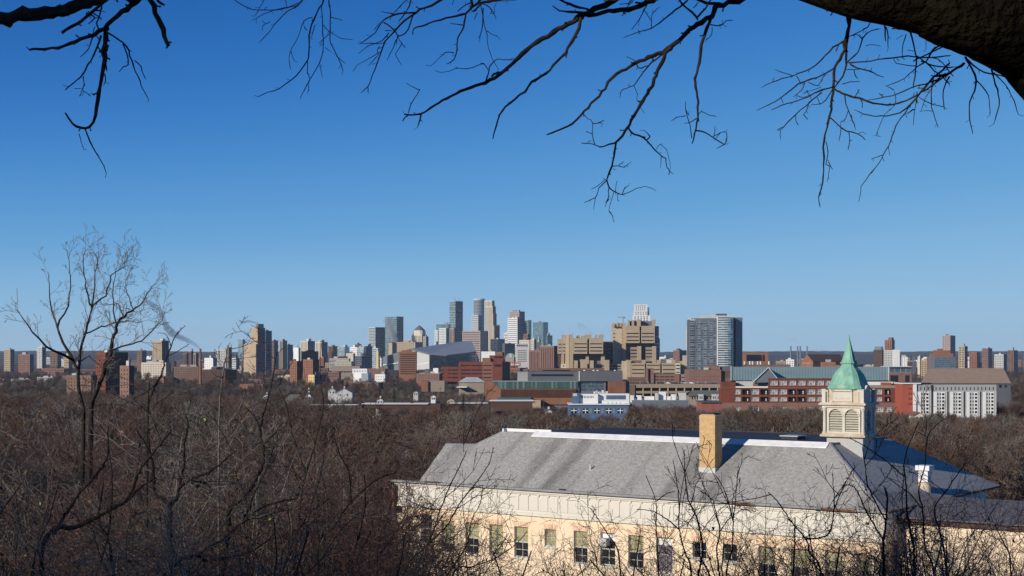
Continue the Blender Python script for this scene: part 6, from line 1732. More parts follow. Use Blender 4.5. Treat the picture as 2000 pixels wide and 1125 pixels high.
CLEAR = []   # px0, px1, y_lo(dist), y_hi: keep clear of trees that would hide a building right behind
def woods():
    rr = random.Random(31)
    # nearer woods: individuals
    cand = []
    for i in range(5200):
        Y = 120 + 880 * rr.random() ** 1.2
        px = rr.uniform(-120, 2120)
        cand.append((Y, px))
    cand.sort()
    cells_ = {}
    ind = []; rest = []
    for Y, px in cand:
        x = XP(px, Y)
        if in_school(x, Y): continue
        g = (round(x / 6.5), round(Y / 6.5))
        if g in cells_: continue
        z = hill_z(x, Y) - .5
        sc = rr.uniform(.75, 1.15)
        top = z + 13 * sc
        pyt = HY + (CZ - top) / Y * FP
        # crowns stay below the line where the photograph's wood ends
        lim = 748 if px < 555 else 768 if px < 640 else 779 if px < 700 else 789.5 if px < 945 else 795 if px < 1105 else 807 if px < 1235 else 786 if px < 1345 else 793 if px < 1412 else 790 if px < 1600 else 800 if px < 1775 else 804
        lim += rr.choice((-4, 0, 3, 6, 10, 16, 26, 40)) + (rr.uniform(0, 1) ** 2) * 14
        if Y > 720 and px < 945: lim -= 14
        if True:
            k = (CZ - (lim - HY) / FP * Y - z) / 13
            sc = min(k, rr.uniform(.85, 1.4))
        if False:
            k = (CZ - (lim - HY) / FP * Y - z) / 13
            sc = k * rr.uniform(.86, 1.0)
        if sc < .35: continue
        if 768 < px < 812 and Y < 210: continue
        cells_[g] = 1
        (ind if len(ind) < 215 and Y < 420 else rest).append((x, Y, z, sc, rr.random()))
    for (x, y, z, sc, c) in ind:
        vi = rr.choice(NEARV if y < 260 else FARV + NEARV[:2])
        ps = 1000 + FP * x / y
        if ps < 780: lab, gr = '%s bare tree in the dense wood left of the school' % vi[2], 'bare trees left of the school'
        elif ps < 1400: lab, gr = '%s bare tree in the wood behind the long school roof' % vi[2], 'bare trees behind the school roof'
        elif ps < 1650: lab, gr = '%s bare tree between the school chimney and the bell tower' % vi[2], 'bare trees behind the chimney and tower'
        else: lab, gr = '%s bare tree in the wood right of the bell tower' % vi[2], 'bare trees right of the bell tower'
        place_tree(x, y, z, sc, vi, lab, gr, rr=rr)
    meshes = [v[1] for v in FARV] + [v[1] for v in NEARV]
    nf = len(FARV)
    pts = [(x, y, z, rr.uniform(0, 6.28), sc, rr.randrange(nf)) for (x, y, z, sc, c) in rest]
    # far tree cover between the buildings
    for i in range(8600):
        Y = 900 * (6.5 ** (rr.random() ** 1.25))
        px = rr.uniform(-150, 2150)
        if i > 7800: Y = rr.uniform(900, 1290); px = rr.uniform(690, 960)
        x = XP(px, Y); sc = rr.uniform(.6, 1.1) * (1 if Y < 2500 else 1.3)
        lim = 745 if Y < 1500 else 722
        if 930 < px < 1240 and Y < 1160: lim = 790
        if 1240 < px < 1420 and Y < 1300: lim = 784
        if 1400 < px < 1780 and Y < 1000: lim = 800
        if 1400 < px < 1780 and Y < 1300: continue
        if 555 < px < 830 and Y < 1500: lim = 750
        if 830 < px < 950 and Y < 1300: lim = 751
        if 860 < px < 1090 and 1300 < Y < 2000: lim = 745
        if 1210 < px < 1350 and 1200 < Y < 2150: lim = 738
        k = (CZ - (lim - HY) / FP * Y - hill_z(x, Y)) / 13
        if k < sc: sc = k * rr.uniform(.72, 1)
        if sc < .3: continue
        pts.append((x, Y, hill_z(x, Y) - .4, rr.uniform(0, 6.28), sc, rr.randrange(nf)))
    scatter('far_woods', [v[1] for v in FARV], pts, label='bare woods and street trees spreading between the far buildings')
    # a few evergreens
    ev = MB(); rr = random.Random(9)
    for k in range(14):
        z0 = 1 + k * .62; rad = 2.3 * (1 - k / 15) + .15
        for j in range(11):
            a = rr.uniform(0, 6.28); l_ = rad * rr.uniform(.7, 1.1); w_ = .35
            dx, dy = math.cos(a), math.sin(a)
            ev.poly([(0, 0, z0 + .3), (dx * l_ * .6 - dy * w_, dy * l_ * .6 + dx * w_, z0), (dx * l_, dy * l_, z0 - .25), (dx * l_ * .6 + dy * w_, dy * l_ * .6 - dx * w_, z0)])
    em = ev.build('crown', EVG, None, (0, 0, 0)); eme = em.data; bpy.data.objects.remove(em)
    tk = MB(); tk.cyl((0, 0), .2, 0, 9, 6, .03); tm = tk.build('trunk', BK, None, (0, 0, 0)); tme = tm.data; bpy.data.objects.remove(tm)
    for i, (px, py, Y, sc) in enumerate(((770, 757, 900, 1.1), (742, 760, 1000, 1.0), (1462, 812, 330, 1.25), (905, 770, 700, .9), (1250, 835, 260, .8), (560, 790, 500, 1.1))):
        z = ZP(py, Y) - 9.6 * sc
        r = thing('evergreen_tree', ['dark evergreen among bare trees right of the grey gabled house', 'second dark evergreen further left in the far wood', 'dark green tree among bare trees between chimney and red apartments', 'small dark evergreen near the dark flat roofs', 'small dark evergreen just behind the school roof', 'dark evergreen in the wood left of the mossy roof'][i], 'tree', (XP(px, Y), Y, z)); r.scale = (sc,) * 3
        for nm, me in (('trunk', tme), ('crown', eme)):
            o = bpy.data.objects.new(nm, me); COL.objects.link(o); o.parent = r
woods()

# ------------------------------------------------------------------ shrubs on the slope
def make_shrubs():
    out = []
    for k in range(6):
        rr = random.Random(300 + k)
        segs = [[], []]
        ns = rr.randint(4, 6)
        for i in range(ns):
            a = i * 2.4 + rr.uniform(-.3, .3); tl = rr.uniform(.1, .55)
            d0 = Vector((math.cos(a) * tl, math.sin(a) * tl, 1))
            grow(rr, Vector((rr.uniform(-.25, .25), rr.uniform(-.25, .25), 0)), d0, rr.uniform(3.6, 5.0), rr.uniform(.026, .05), 0, 3, segs, (8, 6, 4), bend=.17, up=.035, spread=(28, 68), ratio=(.36, .68), steps=(9, 6, 5, 3), rmin=.0032, taper=.25, start=.2)
        out.append((seg_mesh('stems', segs[0], 5), seg_mesh('twigs', segs[1], 3)))
    return out
SH = make_shrubs()
SHV = []
for i, (a, b) in enumerate(SH):
    for ma, mb_, c in ((BK, TW, 'dark'), (BKG, TWG, 'grey'), (BK, TWR, 'reddish')):
        a2, b2 = a.copy(), b.copy(); slotmat(a2, ma); slotmat(b2, mb_); SHV.append((a2, b2, c))

def put_shrub(px, pyt, Y, v, label, rr, group=None, name='bare_shrub', lean=0):
    x = XP(px, Y); z = hill_z(x, Y) - .15
    top = ZP(pyt, Y); sc = max(.5, (top - z) / 5.6)
    r = bpy.data.objects.new(name, None); COL.objects.link(r); r.location = (x, Y, z)
    r.scale = (min(sc, 1.25), min(sc, 1.25), sc); r.rotation_euler = (rr.uniform(-.08, .08), lean + rr.uniform(-.08, .08), rr.uniform(0, 6.28))
    tag(r, label, 'shrub', group)
    for nm, me in (('stems', v[0]), ('twigs', v[1])):
        o = bpy.data.objects.new(nm, me); COL.objects.link(o); o.parent = r
    return r

def thicket():
    rr = random.Random(55)
    # skyline of the shrubs in the photograph: px -> highest py
    def line(px):
        pts = [(-200, 700), (0, 720), (160, 745), (300, 735), (420, 725), (520, 735), (620, 790), (700, 850), (780, 880), (860, 940), (940, 1000), (1020, 1040), (1100, 1040), (1180, 1010), (1300, 960), (1400, 950), (1500, 960), (1600, 930), (1700, 900), (1850, 900), (2200, 880)]
        for (a, ya), (b, yb) in zip(pts, pts[1:]):
            if a <= px <= b: return ya + (yb - ya) * (px - a) / (b - a)
        return 900
    n = 0
    # dense rows on the left
    spots = []
    for Y, step, jit in ((9, 120, 60), (12, 90, 50), (16, 62, 40), (21, 48, 30), (27, 40, 24), (34, 34, 20), (43, 30, 18), (54, 26, 14), (68, 24, 12)):
        px = -160
        while px < 830:
            q = px + rr.uniform(-jit, jit); px += step
            if q > 760 - (30 if Y > 30 else 0) : continue
            spots.append((q, Y * rr.uniform(.92, 1.08)))
    pts = []
    for (px, Y) in spots:
        y0 = line(px) + (60 - Y) * rr.uniform(.2, 3.6) + rr.uniform(0, 60) + (30 if Y > 40 else 0)
        x = XP(px, Y); z = hill_z(x, Y) - .15; sc = max(.45, (ZP(y0, Y) - z) / 5.6)
        pts.append((x, Y, z, rr.uniform(0, 6.28), sc, rr.randrange(6) * 3 + rr.choice((0, 0, 0, 1, 2, 2))))
    # merge stems and twigs of each shrub in one source mesh
    srcs = []
    for (a, b, c) in SHV:
        m = bpy.data.meshes.new('shrub_source')
        va = np.empty(len(a.vertices) * 3, np.float32); a.vertices.foreach_get('co', va); vb = np.empty(len(b.vertices) * 3, np.float32); b.vertices.foreach_get('co', vb)
        la = np.empty(len(a.loops), np.int32); a.loops.foreach_get('vertex_index', la); lb = np.empty(len(b.loops), np.int32); b.loops.foreach_get('vertex_index', lb)
        v = np.concatenate([va, vb]); l_ = np.concatenate([la, lb + len(a.vertices)]); npo = len(l_) // 4
        m.vertices.add(len(v) // 3); m.vertices.foreach_set('co', v); m.loops.add(len(l_)); m.loops.foreach_set('vertex_index', l_)
        m.polygons.add(npo); m.polygons.foreach_set('loop_start', (np.arange(npo) * 4).astype(np.int32)); m.polygons.foreach_set('loop_total', np.full(npo, 4, np.int32))
        m.materials.append(a.materials[0]); m.materials.append(b.materials[0])
        mi = np.ones(npo, np.int32); mi[:len(a.polygons)] = 0; m.polygons.foreach_set('material_index', mi); m.polygons.foreach_set('use_smooth', np.ones(npo, dtype=bool))
        m.update(calc_edges=True); srcs.append(m)
    o = scatter('undergrowth', srcs, pts, label='dense tangle of dark bare shrubs filling the slope at the lower left')
    # single shrubs that can be told apart
    single = [
        (330, 742, 19, 1, 'pale grey shrub with straight shoots below the beige slab tower'),
        (392, 735, 17, 1, 'grey shrub reaching up below the red smokestack'),
        (455, 672, 15, 1, 'pale forked sapling below the narrow brown tower'),
        (545, 690, 14, 0, 'dark sapling with knobbly top in front of the light brown tower'),
        (600, 812, 20, 0, 'dark shrub below the red brick complex'),
        (655, 700, 24, 2, 'tall thin reddish sapling crossing the black glass block'),
        (690, 800, 22, 0, 'dark forked shrub below the grey gabled house'),
        (740, 850, 18, 2, 'reddish shrub left of the white gabled house'),
        (820, 880, 16, 0, 'leaning dark shrub crossing the left end of the school frieze'),
        (900, 905, 14, 0, 'dark arching shrub over the first school windows'),
        (960, 1000, 17, 2, 'reddish low shrub before the second pair of school windows'),
        (1035, 1060, 19, 2, 'low reddish shrub under the small shaded school window'),
        (1095, 1075, 16, 1, 'low grey shrub between the shaded windows at the bottom edge'),
        (1180, 1035, 14, 2, 'thin shrub in front of the air conditioner window'),
        (1275, 1000, 13, 0, 'upright dark shrub in front of the torn sheet window'),
        (1335, 915, 12, 0, 'tall thin shrub rising over the frieze left of the school chimney'),
        (1400, 960, 15, 2, 'reddish shrub in front of the two small dark windows'),
        (1440, 930, 12.5, 0, 'dark shrub with straight shoots right below the chimney'),
        (1520, 1030, 15, 1, 'grey shrub in front of the tall window right of the small dark ones'),
        (1580, 960, 12, 0, 'dark many stemmed shrub below the roof hatch'),
        (1640, 910, 11, 0, 'tall dark shrub crossing the right end of the frieze'),
        (1700, 900, 13, 2, 'reddish shrub crossing the rusty corner of the roof'),
        (1745, 905, 14, 0, 'dense dark shrub in front of the low school wing'),
        (1800, 880, 11, 1, 'grey shrub in front of the white metal vent'),
        (1850, 890, 13, 0, 'dark shrub right of the white metal vent'),
        (1905, 860, 12, 2, 'reddish shrub near the lower right corner'),
        (1965, 880, 14, 0, 'dark shrub at the lower right corner'),
        (80, 730, 16, 0, 'dark shrub at the lower left corner below the city'),
        (220, 735, 18, 2, 'reddish shrub below the stepped brick block'),
    ]
    for i, (px, py, Y, c, lab) in enumerate(single):
        put_shrub(px, py, Y, SHV[(i % 6) * 3 + c], lab, rr, name='bare_sapling' if 'sapling' in lab else 'bare_shrub')
    # extra cover at the bottom right, again uncountable
    pts = []
    for i in range(40):
        px = rr.uniform(960, 2060); Y = rr.uniform(13, 34)
        if px < 1560 and rr.random() < .6: continue
        x = XP(px, Y); z = hill_z(x, Y) - .15; y0 = line(px) + rr.uniform(70, 170) - (50 if px > 1650 else 0); sc = max(.35, (ZP(y0, Y) - z) / 5.6)
        pts.append((x, Y, z, rr.uniform(0, 6.28), sc, rr.randrange(18)))
    scatter('undergrowth', srcs, pts, label='thin tangle of bare shoots along the bottom in front of the school')
    # withered leaves and green tips held in the twigs
    lm = MB()
    for i in range(900):
        px = rr.uniform(-100, 1000) if rr.random() < .7 else rr.uniform(1000, 2000)
        Y = rr.uniform(10, 30); y0 = line(px) + 60 + rr.random() * 300
        p = P(px, y0, Y)
        if p.z < hill_z(p.x, p.y) + .3: continue
        a = Vector((rr.gauss(0, 1), rr.gauss(0, 1), rr.gauss(0, 1))).normalized(); b = a.orthogonal().normalized(); s_ = rr.uniform(.010, .028)
        c = a.cross(b) * s_ * .5
        lm.poly([p - a * s_, p - a * s_ * .2 + b * s_ * .6, p + a * s_, p - a * s_ * .2 - b * s_ * .6 + c], rr.choice((0, 0, 0, 1)))
    lm.build('withered_leaves', [mat('withered_leaf', (.16, .09, .04), .8, .4, 3), mat('green_leaf', (.16, .18, .05), .8, .3, 3)], kind='stuff', label='few withered brown and yellow green leaves left in the shrubs')
thicket()

# unseen park trees, added beside and behind the viewpoint to shade the slope
def added_shade_trees():
    rr = random.Random(91)
    for i, (x, y, h) in enumerate(((-16, -6, 1.0), (-31, 10, 1.1), (-20, -18, 1.2), (-36, -3, 1.2), (-27, -14, 1.1))):
        place_tree(x, y, hill_z(x, y) - .2, h * 1.15, NEARV[(i * 3) % len(NEARV)], 'tall bare tree added unseen left of the picture to shade the slope', 'unseen trees added for shade', rr=rr)
added_shade_trees()
# tree at the left edge
BKT = mat('mossy_grey_bark', (0.05, 0.046, 0.036), .9, .25, 3, .3, spec=.15, col2=(0.15, 0.14, 0.115))
def left_tree():
    rr = random.Random(41)
    segs = [[], []]
    Y = 24.0
    base = P(165, 900, Y); base.z = hill_z(base.x, Y) - .2
    t = thing('bare_tree', 'bare tree at the left edge with dark leaning trunk and pale upper branches', 'tree', tuple(base))
    def q(px, py, dy=0): return P(px, py, Y + dy)
    def path(pts, r0, r1, lv=0):
        n = len(pts) - 1
        for i, (a, b) in enumerate(zip(pts, pts[1:])):
            ra = r0 + (r1 - r0) * i / n; rb = r0 + (r1 - r0) * (i + 1) / n
            segs[lv].append((*a, *b, ra, rb))
    def z(pts):
        return [q(156 + a / 2.731, 450 + b / 2.731, dy) for a, b, dy in pts]
    mains = [
        ([base] + z([(60, 930, 0), (95, 840, 0), (128, 760, 0), (165, 640, 0), (180, 560, 0), (205, 490, 0), (250, 440, 0), (320, 400, -.1), (380, 310, -.2), (402, 283, -.2)]), .050, .003),
        ([base] + z([(20, 960, .1), (-8, 830, .2), (-2, 700, .3), (12, 600, .4), (40, 500, .5), (66, 410, .6), (80, 250, .8), (95, 170, .9), (100, 110, 1)]), .036, .003),
        (z([(165, 640, 0), (260, 610, -.2), (330, 590, -.3), (400, 520, -.5), (440, 480, -.6), (452, 440, -.6)]), .016, .003),
        (z([(30, 550, .5), (100, 520, .3), (150, 505, .2), (200, 490, 0)]), .014, .010),
        (z([(66, 410, .6), (40, 330, .7), (22, 240, .8), (18, 150, .9), (28, 90, 1)]), .016, .003),
        (z([(70, 400, .6), (140, 350, .4), (165, 240, .3), (240, 190, .2), (258, 130, .2)]), .016, .003),
        (z([(195, 500, 0), (178, 430, .3), (175, 340, .5), (190, 240, .6), (200, 160, .7)]), .014, .003),
        (z([(200, 492, 0), (250, 480, -.3), (300, 490, -.5), (345, 482, -.6)]), .010, .0025),
        (z([(230, 455, 0), (205, 390, .3), (130, 400, .6), (90, 360, .8)]), .010, .0025),
        (z([(285, 420, 0), (250, 330, .2), (245, 270, .3), (280, 200, .3)]), .010, .0025),
        (z([(-2, 700, .3), (50, 670, 0), (100, 715, -.2), (140, 735, -.3)]), .013, .004),
        (z([(-6, 760, .2), (-90, 600, .3), (-150, 430, .4), (-170, 220, .4)]), .030, .004),
        (z([(-40, 690, .2), (-180, 620, -.3), (-280, 500, -.5), (-340, 420, -.6)]), .024, .004),
        (z([(-120, 520, .3), (-60, 400, .2), (-50, 250, .2), (-70, 120, .2)]), .018, .003),
    ]
    for pts, r0, r1 in mains:
        # subdivide with a little wobble
        fine = [pts[0]]
        for a, b in zip(pts, pts[1:]):
            for k in (1, 2, 3):
                v = Vector(a).lerp(Vector(b), k / 3)
                if k < 3: v += Vector((rr.gauss(0, .008), rr.gauss(0, .03), rr.gauss(0, .008)))
                fine.append(v)
        path(fine, r0, r1, 0)
        n = len(fine)
        for i in range(3, n):
            for _ in range(2 if (i > n * .7 and i % 2) else 1):
                a = fine[i - 1].lerp(fine[i], rr.random()); d0 = (fine[i] - fine[i - 1]).normalized()
                sd = Vector((rr.gauss(0, 1), rr.gauss(0, .8), rr.gauss(0, 1))).normalized()
                nd = (d0 * .9 + sd * .9 + Vector((0, 0, .25))).normalized()
                rr0 = (r0 + (r1 - r0) * i / n) * .4
                if a.z < CZ - 1.2: continue
                grow(rr, a, nd, rr.uniform(.2, .5), max(.003, min(rr0, .008)), 1, 3, segs, (0, 3, 2), bend=.12, up=.06, spread=(25, 50), ratio=(.4, .7), steps=(4, 5, 4, 3), rmin=.0028, taper=.3, start=.2)
    o = bpy.data.objects.new('trunk', seg_mesh('trunk', [[c - (t.location[k % 3] if k < 6 else 0) for k, c in enumerate(s)] for s in segs[0]], 8)); slotmat(o.data, BK); COL.objects.link(o); o.parent = t
    o = bpy.data.objects.new('crown', seg_mesh('crown', [[c - (t.location[k % 3] if k < 6 else 0) for k, c in enumerate(s)] for s in segs[1]], 3)); slotmat(o.data, TWG); COL.objects.link(o); o.parent = t
left_tree()
# ------------------------------------------------------------------ branches hanging in from above
Z2 = (700, 2.678); Z3 = (1250, 2.678); Z1 = (150, 2.678)
def tube_mesh(name, paths, sides=8, bump=0.0, rr=R):
    """paths: list of (points, radii); continuous tubes"""
    V = []; F = []
    for pts, rad in paths:
        n = len(pts); prev = None
        for i in range(n):
            d = (pts[min(i + 1, n - 1)] - pts[max(i - 1, 0)])
            if d.length < 1e-9: d = Vector((0, 0, 1))
            d.normalize()
            e1 = (prev - d * prev.dot(d)) if prev is not None else d.orthogonal()
            if e1.length < 1e-6: e1 = d.orthogonal()
            e1.normalize(); prev = e1; e2 = d.cross(e1)
            for k in range(sides):
                a = 2 * math.pi * k / sides; r = rad[i] * (1 + (rr.uniform(-bump, bump) if bump else 0))
                V.append(tuple(pts[i] + e1 * (r * math.cos(a)) + e2 * (r * math.sin(a))))
        b = len(V) - n * sides
        for i in range(n - 1):
            for k in range(sides):
                k2 = (k + 1) % sides
                F.append((b + i * sides + k, b + i * sides + k2, b + (i + 1) * sides + k2, b + (i + 1) * sides + k))
        F.append(tuple(b + k for k in range(sides))[::-1]); F.append(tuple(b + (n - 1) * sides + k for k in range(sides)))
    me = bpy.data.meshes.new(name); me.from_pydata(V, [], F); me.polygons.foreach_set('use_smooth', [True] * len(F))
    return me

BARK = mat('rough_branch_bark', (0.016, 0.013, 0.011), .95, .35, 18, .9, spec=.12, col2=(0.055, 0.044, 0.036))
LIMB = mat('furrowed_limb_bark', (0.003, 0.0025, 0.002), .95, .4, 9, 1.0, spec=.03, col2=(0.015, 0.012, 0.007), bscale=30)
def hanging(root, zoom, Y, lines, rr, slope=0.0, name='branch', spurs=True, matn=None):
    """lines: ([(x, y) ...], width at start, width at end) in zoomed picture units; thick ones become parts"""
    ox, sc = zoom[:2]; oy = zoom[2] if len(zoom) > 2 else 0
    twigs = []
    org = Vector(root.location)
    for li, (pts, w0, w1) in enumerate(lines):
        w0 = w0 * 1.2 + 1.1; w1 = w1 * 1.2 + .8
        dy = rr.uniform(-.12, .12)
        raw = []
        for i, (a, b) in enumerate(pts):
            f = i / max(1, len(pts) - 1)
            px, py = ox + a / sc, oy + b / sc
            YY = Y + slope * (px - 1000) / 1000 + dy * f * Y / 7
            raw.append(P(px, py, YY))
        # smooth + knobbly: Catmull-Rom
        fine = []; rad = []
        n = len(raw); tot = (n - 1)
        for i in range(n - 1):
            p0, p1, p2, p3 = raw[max(i - 1, 0)], raw[i], raw[i + 1], raw[min(i + 2, n - 1)]
            ln = (p2 - p1).length; m = max(2, int(ln / .022))
            m = min(m, 9)
            for k in range(m):
                t = k / m
                v = 0.5 * ((2 * p1) + (-p0 + p2) * t + (2 * p0 - 5 * p1 + 4 * p2 - p3) * t * t + (-p0 + 3 * p1 - 3 * p2 + p3) * t ** 3)
                f = (i + t) / tot; w_ = (w0 + (w1 - w0) * f) / sc / 2 / FP * Y
                v = v + Vector((rr.gauss(0, 1), rr.gauss(0, 1), rr.gauss(0, 1))) * (w_ * .22 + .0006)
                fine.append(v); rad.append(w_ * rr.uniform(.86, 1.18))
        fine.append(raw[-1]); rad.append(w1 / sc / 2 / FP * Y * .8)
        fl = [v - org for v in fine]
        if w0 >= 7:
            me = tube_mesh('branch', [(fl, rad)], 9, .10, rr); me.materials.append(matn or BARK)
            o = bpy.data.objects.new('branch', me); COL.objects.link(o); o.parent = root
        else:
            twigs.append((fl, rad))
        if spurs:
            for i in range(2, len(fl)):
                if rr.random() < (.34 if w0 < 12 else .28):
                    dd = (fl[i] - fl[i - 1]); 
                    if dd.length < 1e-6: continue
                    dd.normalize(); side = Vector((rr.gauss(0, 1), rr.gauss(0, 1), rr.gauss(0, 1))); side = (side - dd * side.dot(dd)).normalized()
                    l_ = rr.uniform(.006, .022) + rad[i]; rr0 = max(.0012, min(rad[i] * .5, .004))
                    e = fl[i] + (dd * .7 + side).normalized() * l_
                    twigs.append(([fl[i], fl[i].lerp(e, .6), e], [rr0, rr0 * .9, rr0 * 1.25]))
                if w1 < 3.5 and i > len(fl) * .35 and rr.random() < .06:
                    dd = (fl[i] - fl[i - 1]).normalized(); side = Vector((rr.gauss(0, 1), rr.gauss(0, .6), rr.gauss(0, 1) - .3)); side = (side - dd * side.dot(dd)).normalized()
                    a = fl[i]; pp = [a]; rd = [.0022]; dr = (dd + side * .8).normalized()
                    for k in range(5):
                        dr = (dr + Vector((rr.gauss(0, .25), rr.gauss(0, .25), rr.gauss(0, .25)))).normalized(); a = a + dr * rr.uniform(.02, .045); pp.append(a); rd.append(.0020 - .0002 * k)
                    twigs.append((pp, rd))
    if twigs:
        me = tube_mesh('twigs', twigs, 4); me.materials.append(matn or BARK)
        o = bpy.data.objects.new('twigs', me); COL.objects.link(o); o.parent = root; o['kind'] = 'stuff'

def overhead():
    rr = random.Random(66)
    # ---- right tree: trunk outside the frame, the thick limb, and everything that hangs from it
    gx, gy = 4.3, 6.4
    t = thing('overhanging_tree', 'dark tree with a thick limb across the top right corner and long drooping branches', 'tree', (gx, gy, hill_z(gx, gy) - .2))
    o0 = Vector(t.location)
    def zp(z, a, b, Y): return P(z[0] + a / z[1], b / z[1], Y)
    Y = 6.0
    limb = [(650, -80, 40, 6.3), (820, -62, 110, 6.2), (1000, -40, 190, 6.1), (1150, -18, 240, 6.0), (1350, -2, 285, 6.0), (1500, 14, 340, 6.0), (1600, 40, 392, 6.0), (1800, 90, 430, 6.0), (2050, 190, 480, 6.1), (2350, 420, 620, 6.2)]
    pts = []; rad = []
    for (a, b), c in zip(zip(limb, limb[1:]), range(99)):
        for k in range(6):
            f = k / 6; v = [a[i] + (b[i] - a[i]) * f for i in range(4)]
            pts.append(zp(Z3, v[0], v[1], v[3]) - o0); rad.append(v[2] / 2.678 / 2 / FP * v[3])
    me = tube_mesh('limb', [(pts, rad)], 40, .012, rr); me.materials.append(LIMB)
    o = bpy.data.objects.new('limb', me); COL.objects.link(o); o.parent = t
    top = pts[-1]
    tr = [Vector((0, 0, 0)), Vector((-.03, 0, .8)), Vector((0.0, 0, 1.6)), Vector((.1, 0, 2.6)), Vector((.1, 0, 3.6)), Vector((-.1, .0, 5.0)), Vector((-.5, -.1, 7.5))]
    rd = [.62, .50, .45, .44, .36, .28, .15]
    f2 = []; r2 = []
    for (a, b), (c, d) in zip(zip(tr, tr[1:]), zip(rd, rd[1:])):
        for k in range(6): f2.append(a.lerp(b, k / 6)); r2.append(c + (d - c) * k / 6)
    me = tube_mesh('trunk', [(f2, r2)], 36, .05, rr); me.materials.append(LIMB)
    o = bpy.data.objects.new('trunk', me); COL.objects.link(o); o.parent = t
    # join limb and trunk
    j = [pts[-1], Vector((-.25, .0, pts[-1].z - .35)), Vector((0, 0, pts[-1].z - .9))]
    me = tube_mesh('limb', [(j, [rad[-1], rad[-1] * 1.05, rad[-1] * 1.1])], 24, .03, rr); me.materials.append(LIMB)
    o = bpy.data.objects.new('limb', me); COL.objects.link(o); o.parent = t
    # upper limb above the frame that carries the long branches
    ul_ = [(f2[-8] + Vector((0, 0, 0)))] + [P(px, py, 6.6) - o0 for px, py in ((1750, -420), (1500, -190), (1330, -110), (1150, -90), (960, -120), (800, -160))]
    uf = []; ur_ = []
    for i, (a, b) in enumerate(zip(ul_, ul_[1:])):
        for k in range(5): uf.append(a.lerp(b, k / 5)); ur_.append(.16 - .022 * (i + k / 5))
    me = tube_mesh('limb', [(uf, ur_)], 16, .06, rr); me.materials.append(BARK)
    o = bpy.data.objects.new('limb', me); COL.objects.link(o); o.parent = t
    A = [([(1420, -260), (1380, -60), (1340, 0), (1260, 40), (1190, 75), (1100, 125), (1020, 165), (940, 215), (880, 265), (820, 320), (760, 370), (690, 420), (640, 440), (560, 470), (510, 492), (440, 525), (380, 565), (325, 597), (280, 602), (240, 597)], 27, 6),
         ([(325, 600), (320, 630), (310, 665)], 6, 4), ([(320, 630), (332, 630)], 4, 3), ([(262, 600), (246, 612), (230, 632)], 6, 3),
         ([(262, 590), (275, 545), (295, 510), (315, 480), (320, 470), (290, 460), (250, 433)], 4.5, 2.2),
         ([(665, 425), (680, 385), (685, 355), (705, 325), (735, 308), (770, 314), (810, 312)], 5, 2.5), ([(680, 370), (655, 330), (600, 355), (545, 360), (505, 350)], 4, 2.2), ([(655, 335), (640, 330)], 4, 3),
         ([(700, 400), (715, 382), (745, 378), (775, 370)], 7.5, 6),
         ([(1170, 85), (1155, 150), (1120, 210), (1085, 275), (1040, 320), (1000, 365), (960, 400), (905, 430), (870, 480), (820, 515), (770, 560), (740, 600), (720, 660), (703, 728)], 15, 5), ([(1083, 275), (1088, 300)], 8, 6),
         ([(1190, 72), (1110, 62), (1050, 55), (1015, 30)], 11, 5), ([(1205, 52), (1110, 22), (1055, -5), (1020, -60)], 9, 10),
         ([(1190, 75), (1270, 68), (1340, 55), (1410, 52), (1470, 25), (1540, 0), (1600, -60)], 19, 21),
         ([(1430, 155), (1470, 100), (1500, 45), (1520, 5), (1540, -40)], 3, 5), ([(1470, 105), (1465, 135)], 3, 2), ([(1380, 85), (1410, 30), (1440, 0), (1450, -40)], 4, 5), ([(1370, 20), (1410, 20), (1430, 0)], 4, 4),
         ([(800, -30), (720, 0), (650, 10), (600, 35), (560, 65), (490, 90), (400, 110), (340, 135), (288, 150), (285, 182)], 13, 4), ([(650, 12), (620, 45), (610, 55), (600, 60)], 8, 6), ([(600, 35), (590, 0), (600, -60)], 9, 10),
         ([(562, 66), (550, 140), (520, 200), (515, 260), (500, 310), (465, 335)], 6.5, 3), ([(500, 277), (450, 275), (420, 310), (378, 345)], 4, 2), ([(552, 130), (515, 128), (480, 122)], 4.5, 2.5), ([(517, 255), (522, 265)], 4, 3),
         ([(650, 40), (652, 110), (635, 208)], 5, 2.5), ([(640, 25), (655, 110), (672, 180), (680, 250), (700, 310), (733, 362)], 4, 2), ([(670, 163), (700, 180), (733, 195)], 3, 2), ([(640, 18), (690, 40), (720, 95)], 4, 2), ([(700, 50), (690, 70)], 3, 2), ([(620, 70), (605, 105)], 3, 2),
         ([(520, 60), (560, 25), (600, 10)], 4, 6), ([(700, -60), (640, -5), (600, 35)], 12, 9), ([(660, -20), (690, 5), (820, 2)], 5, 2), ([(490, 25), (500, 0), (505, -30)], 2.5, 3)]
    hanging(t, Z2, 7.0, A, rr)
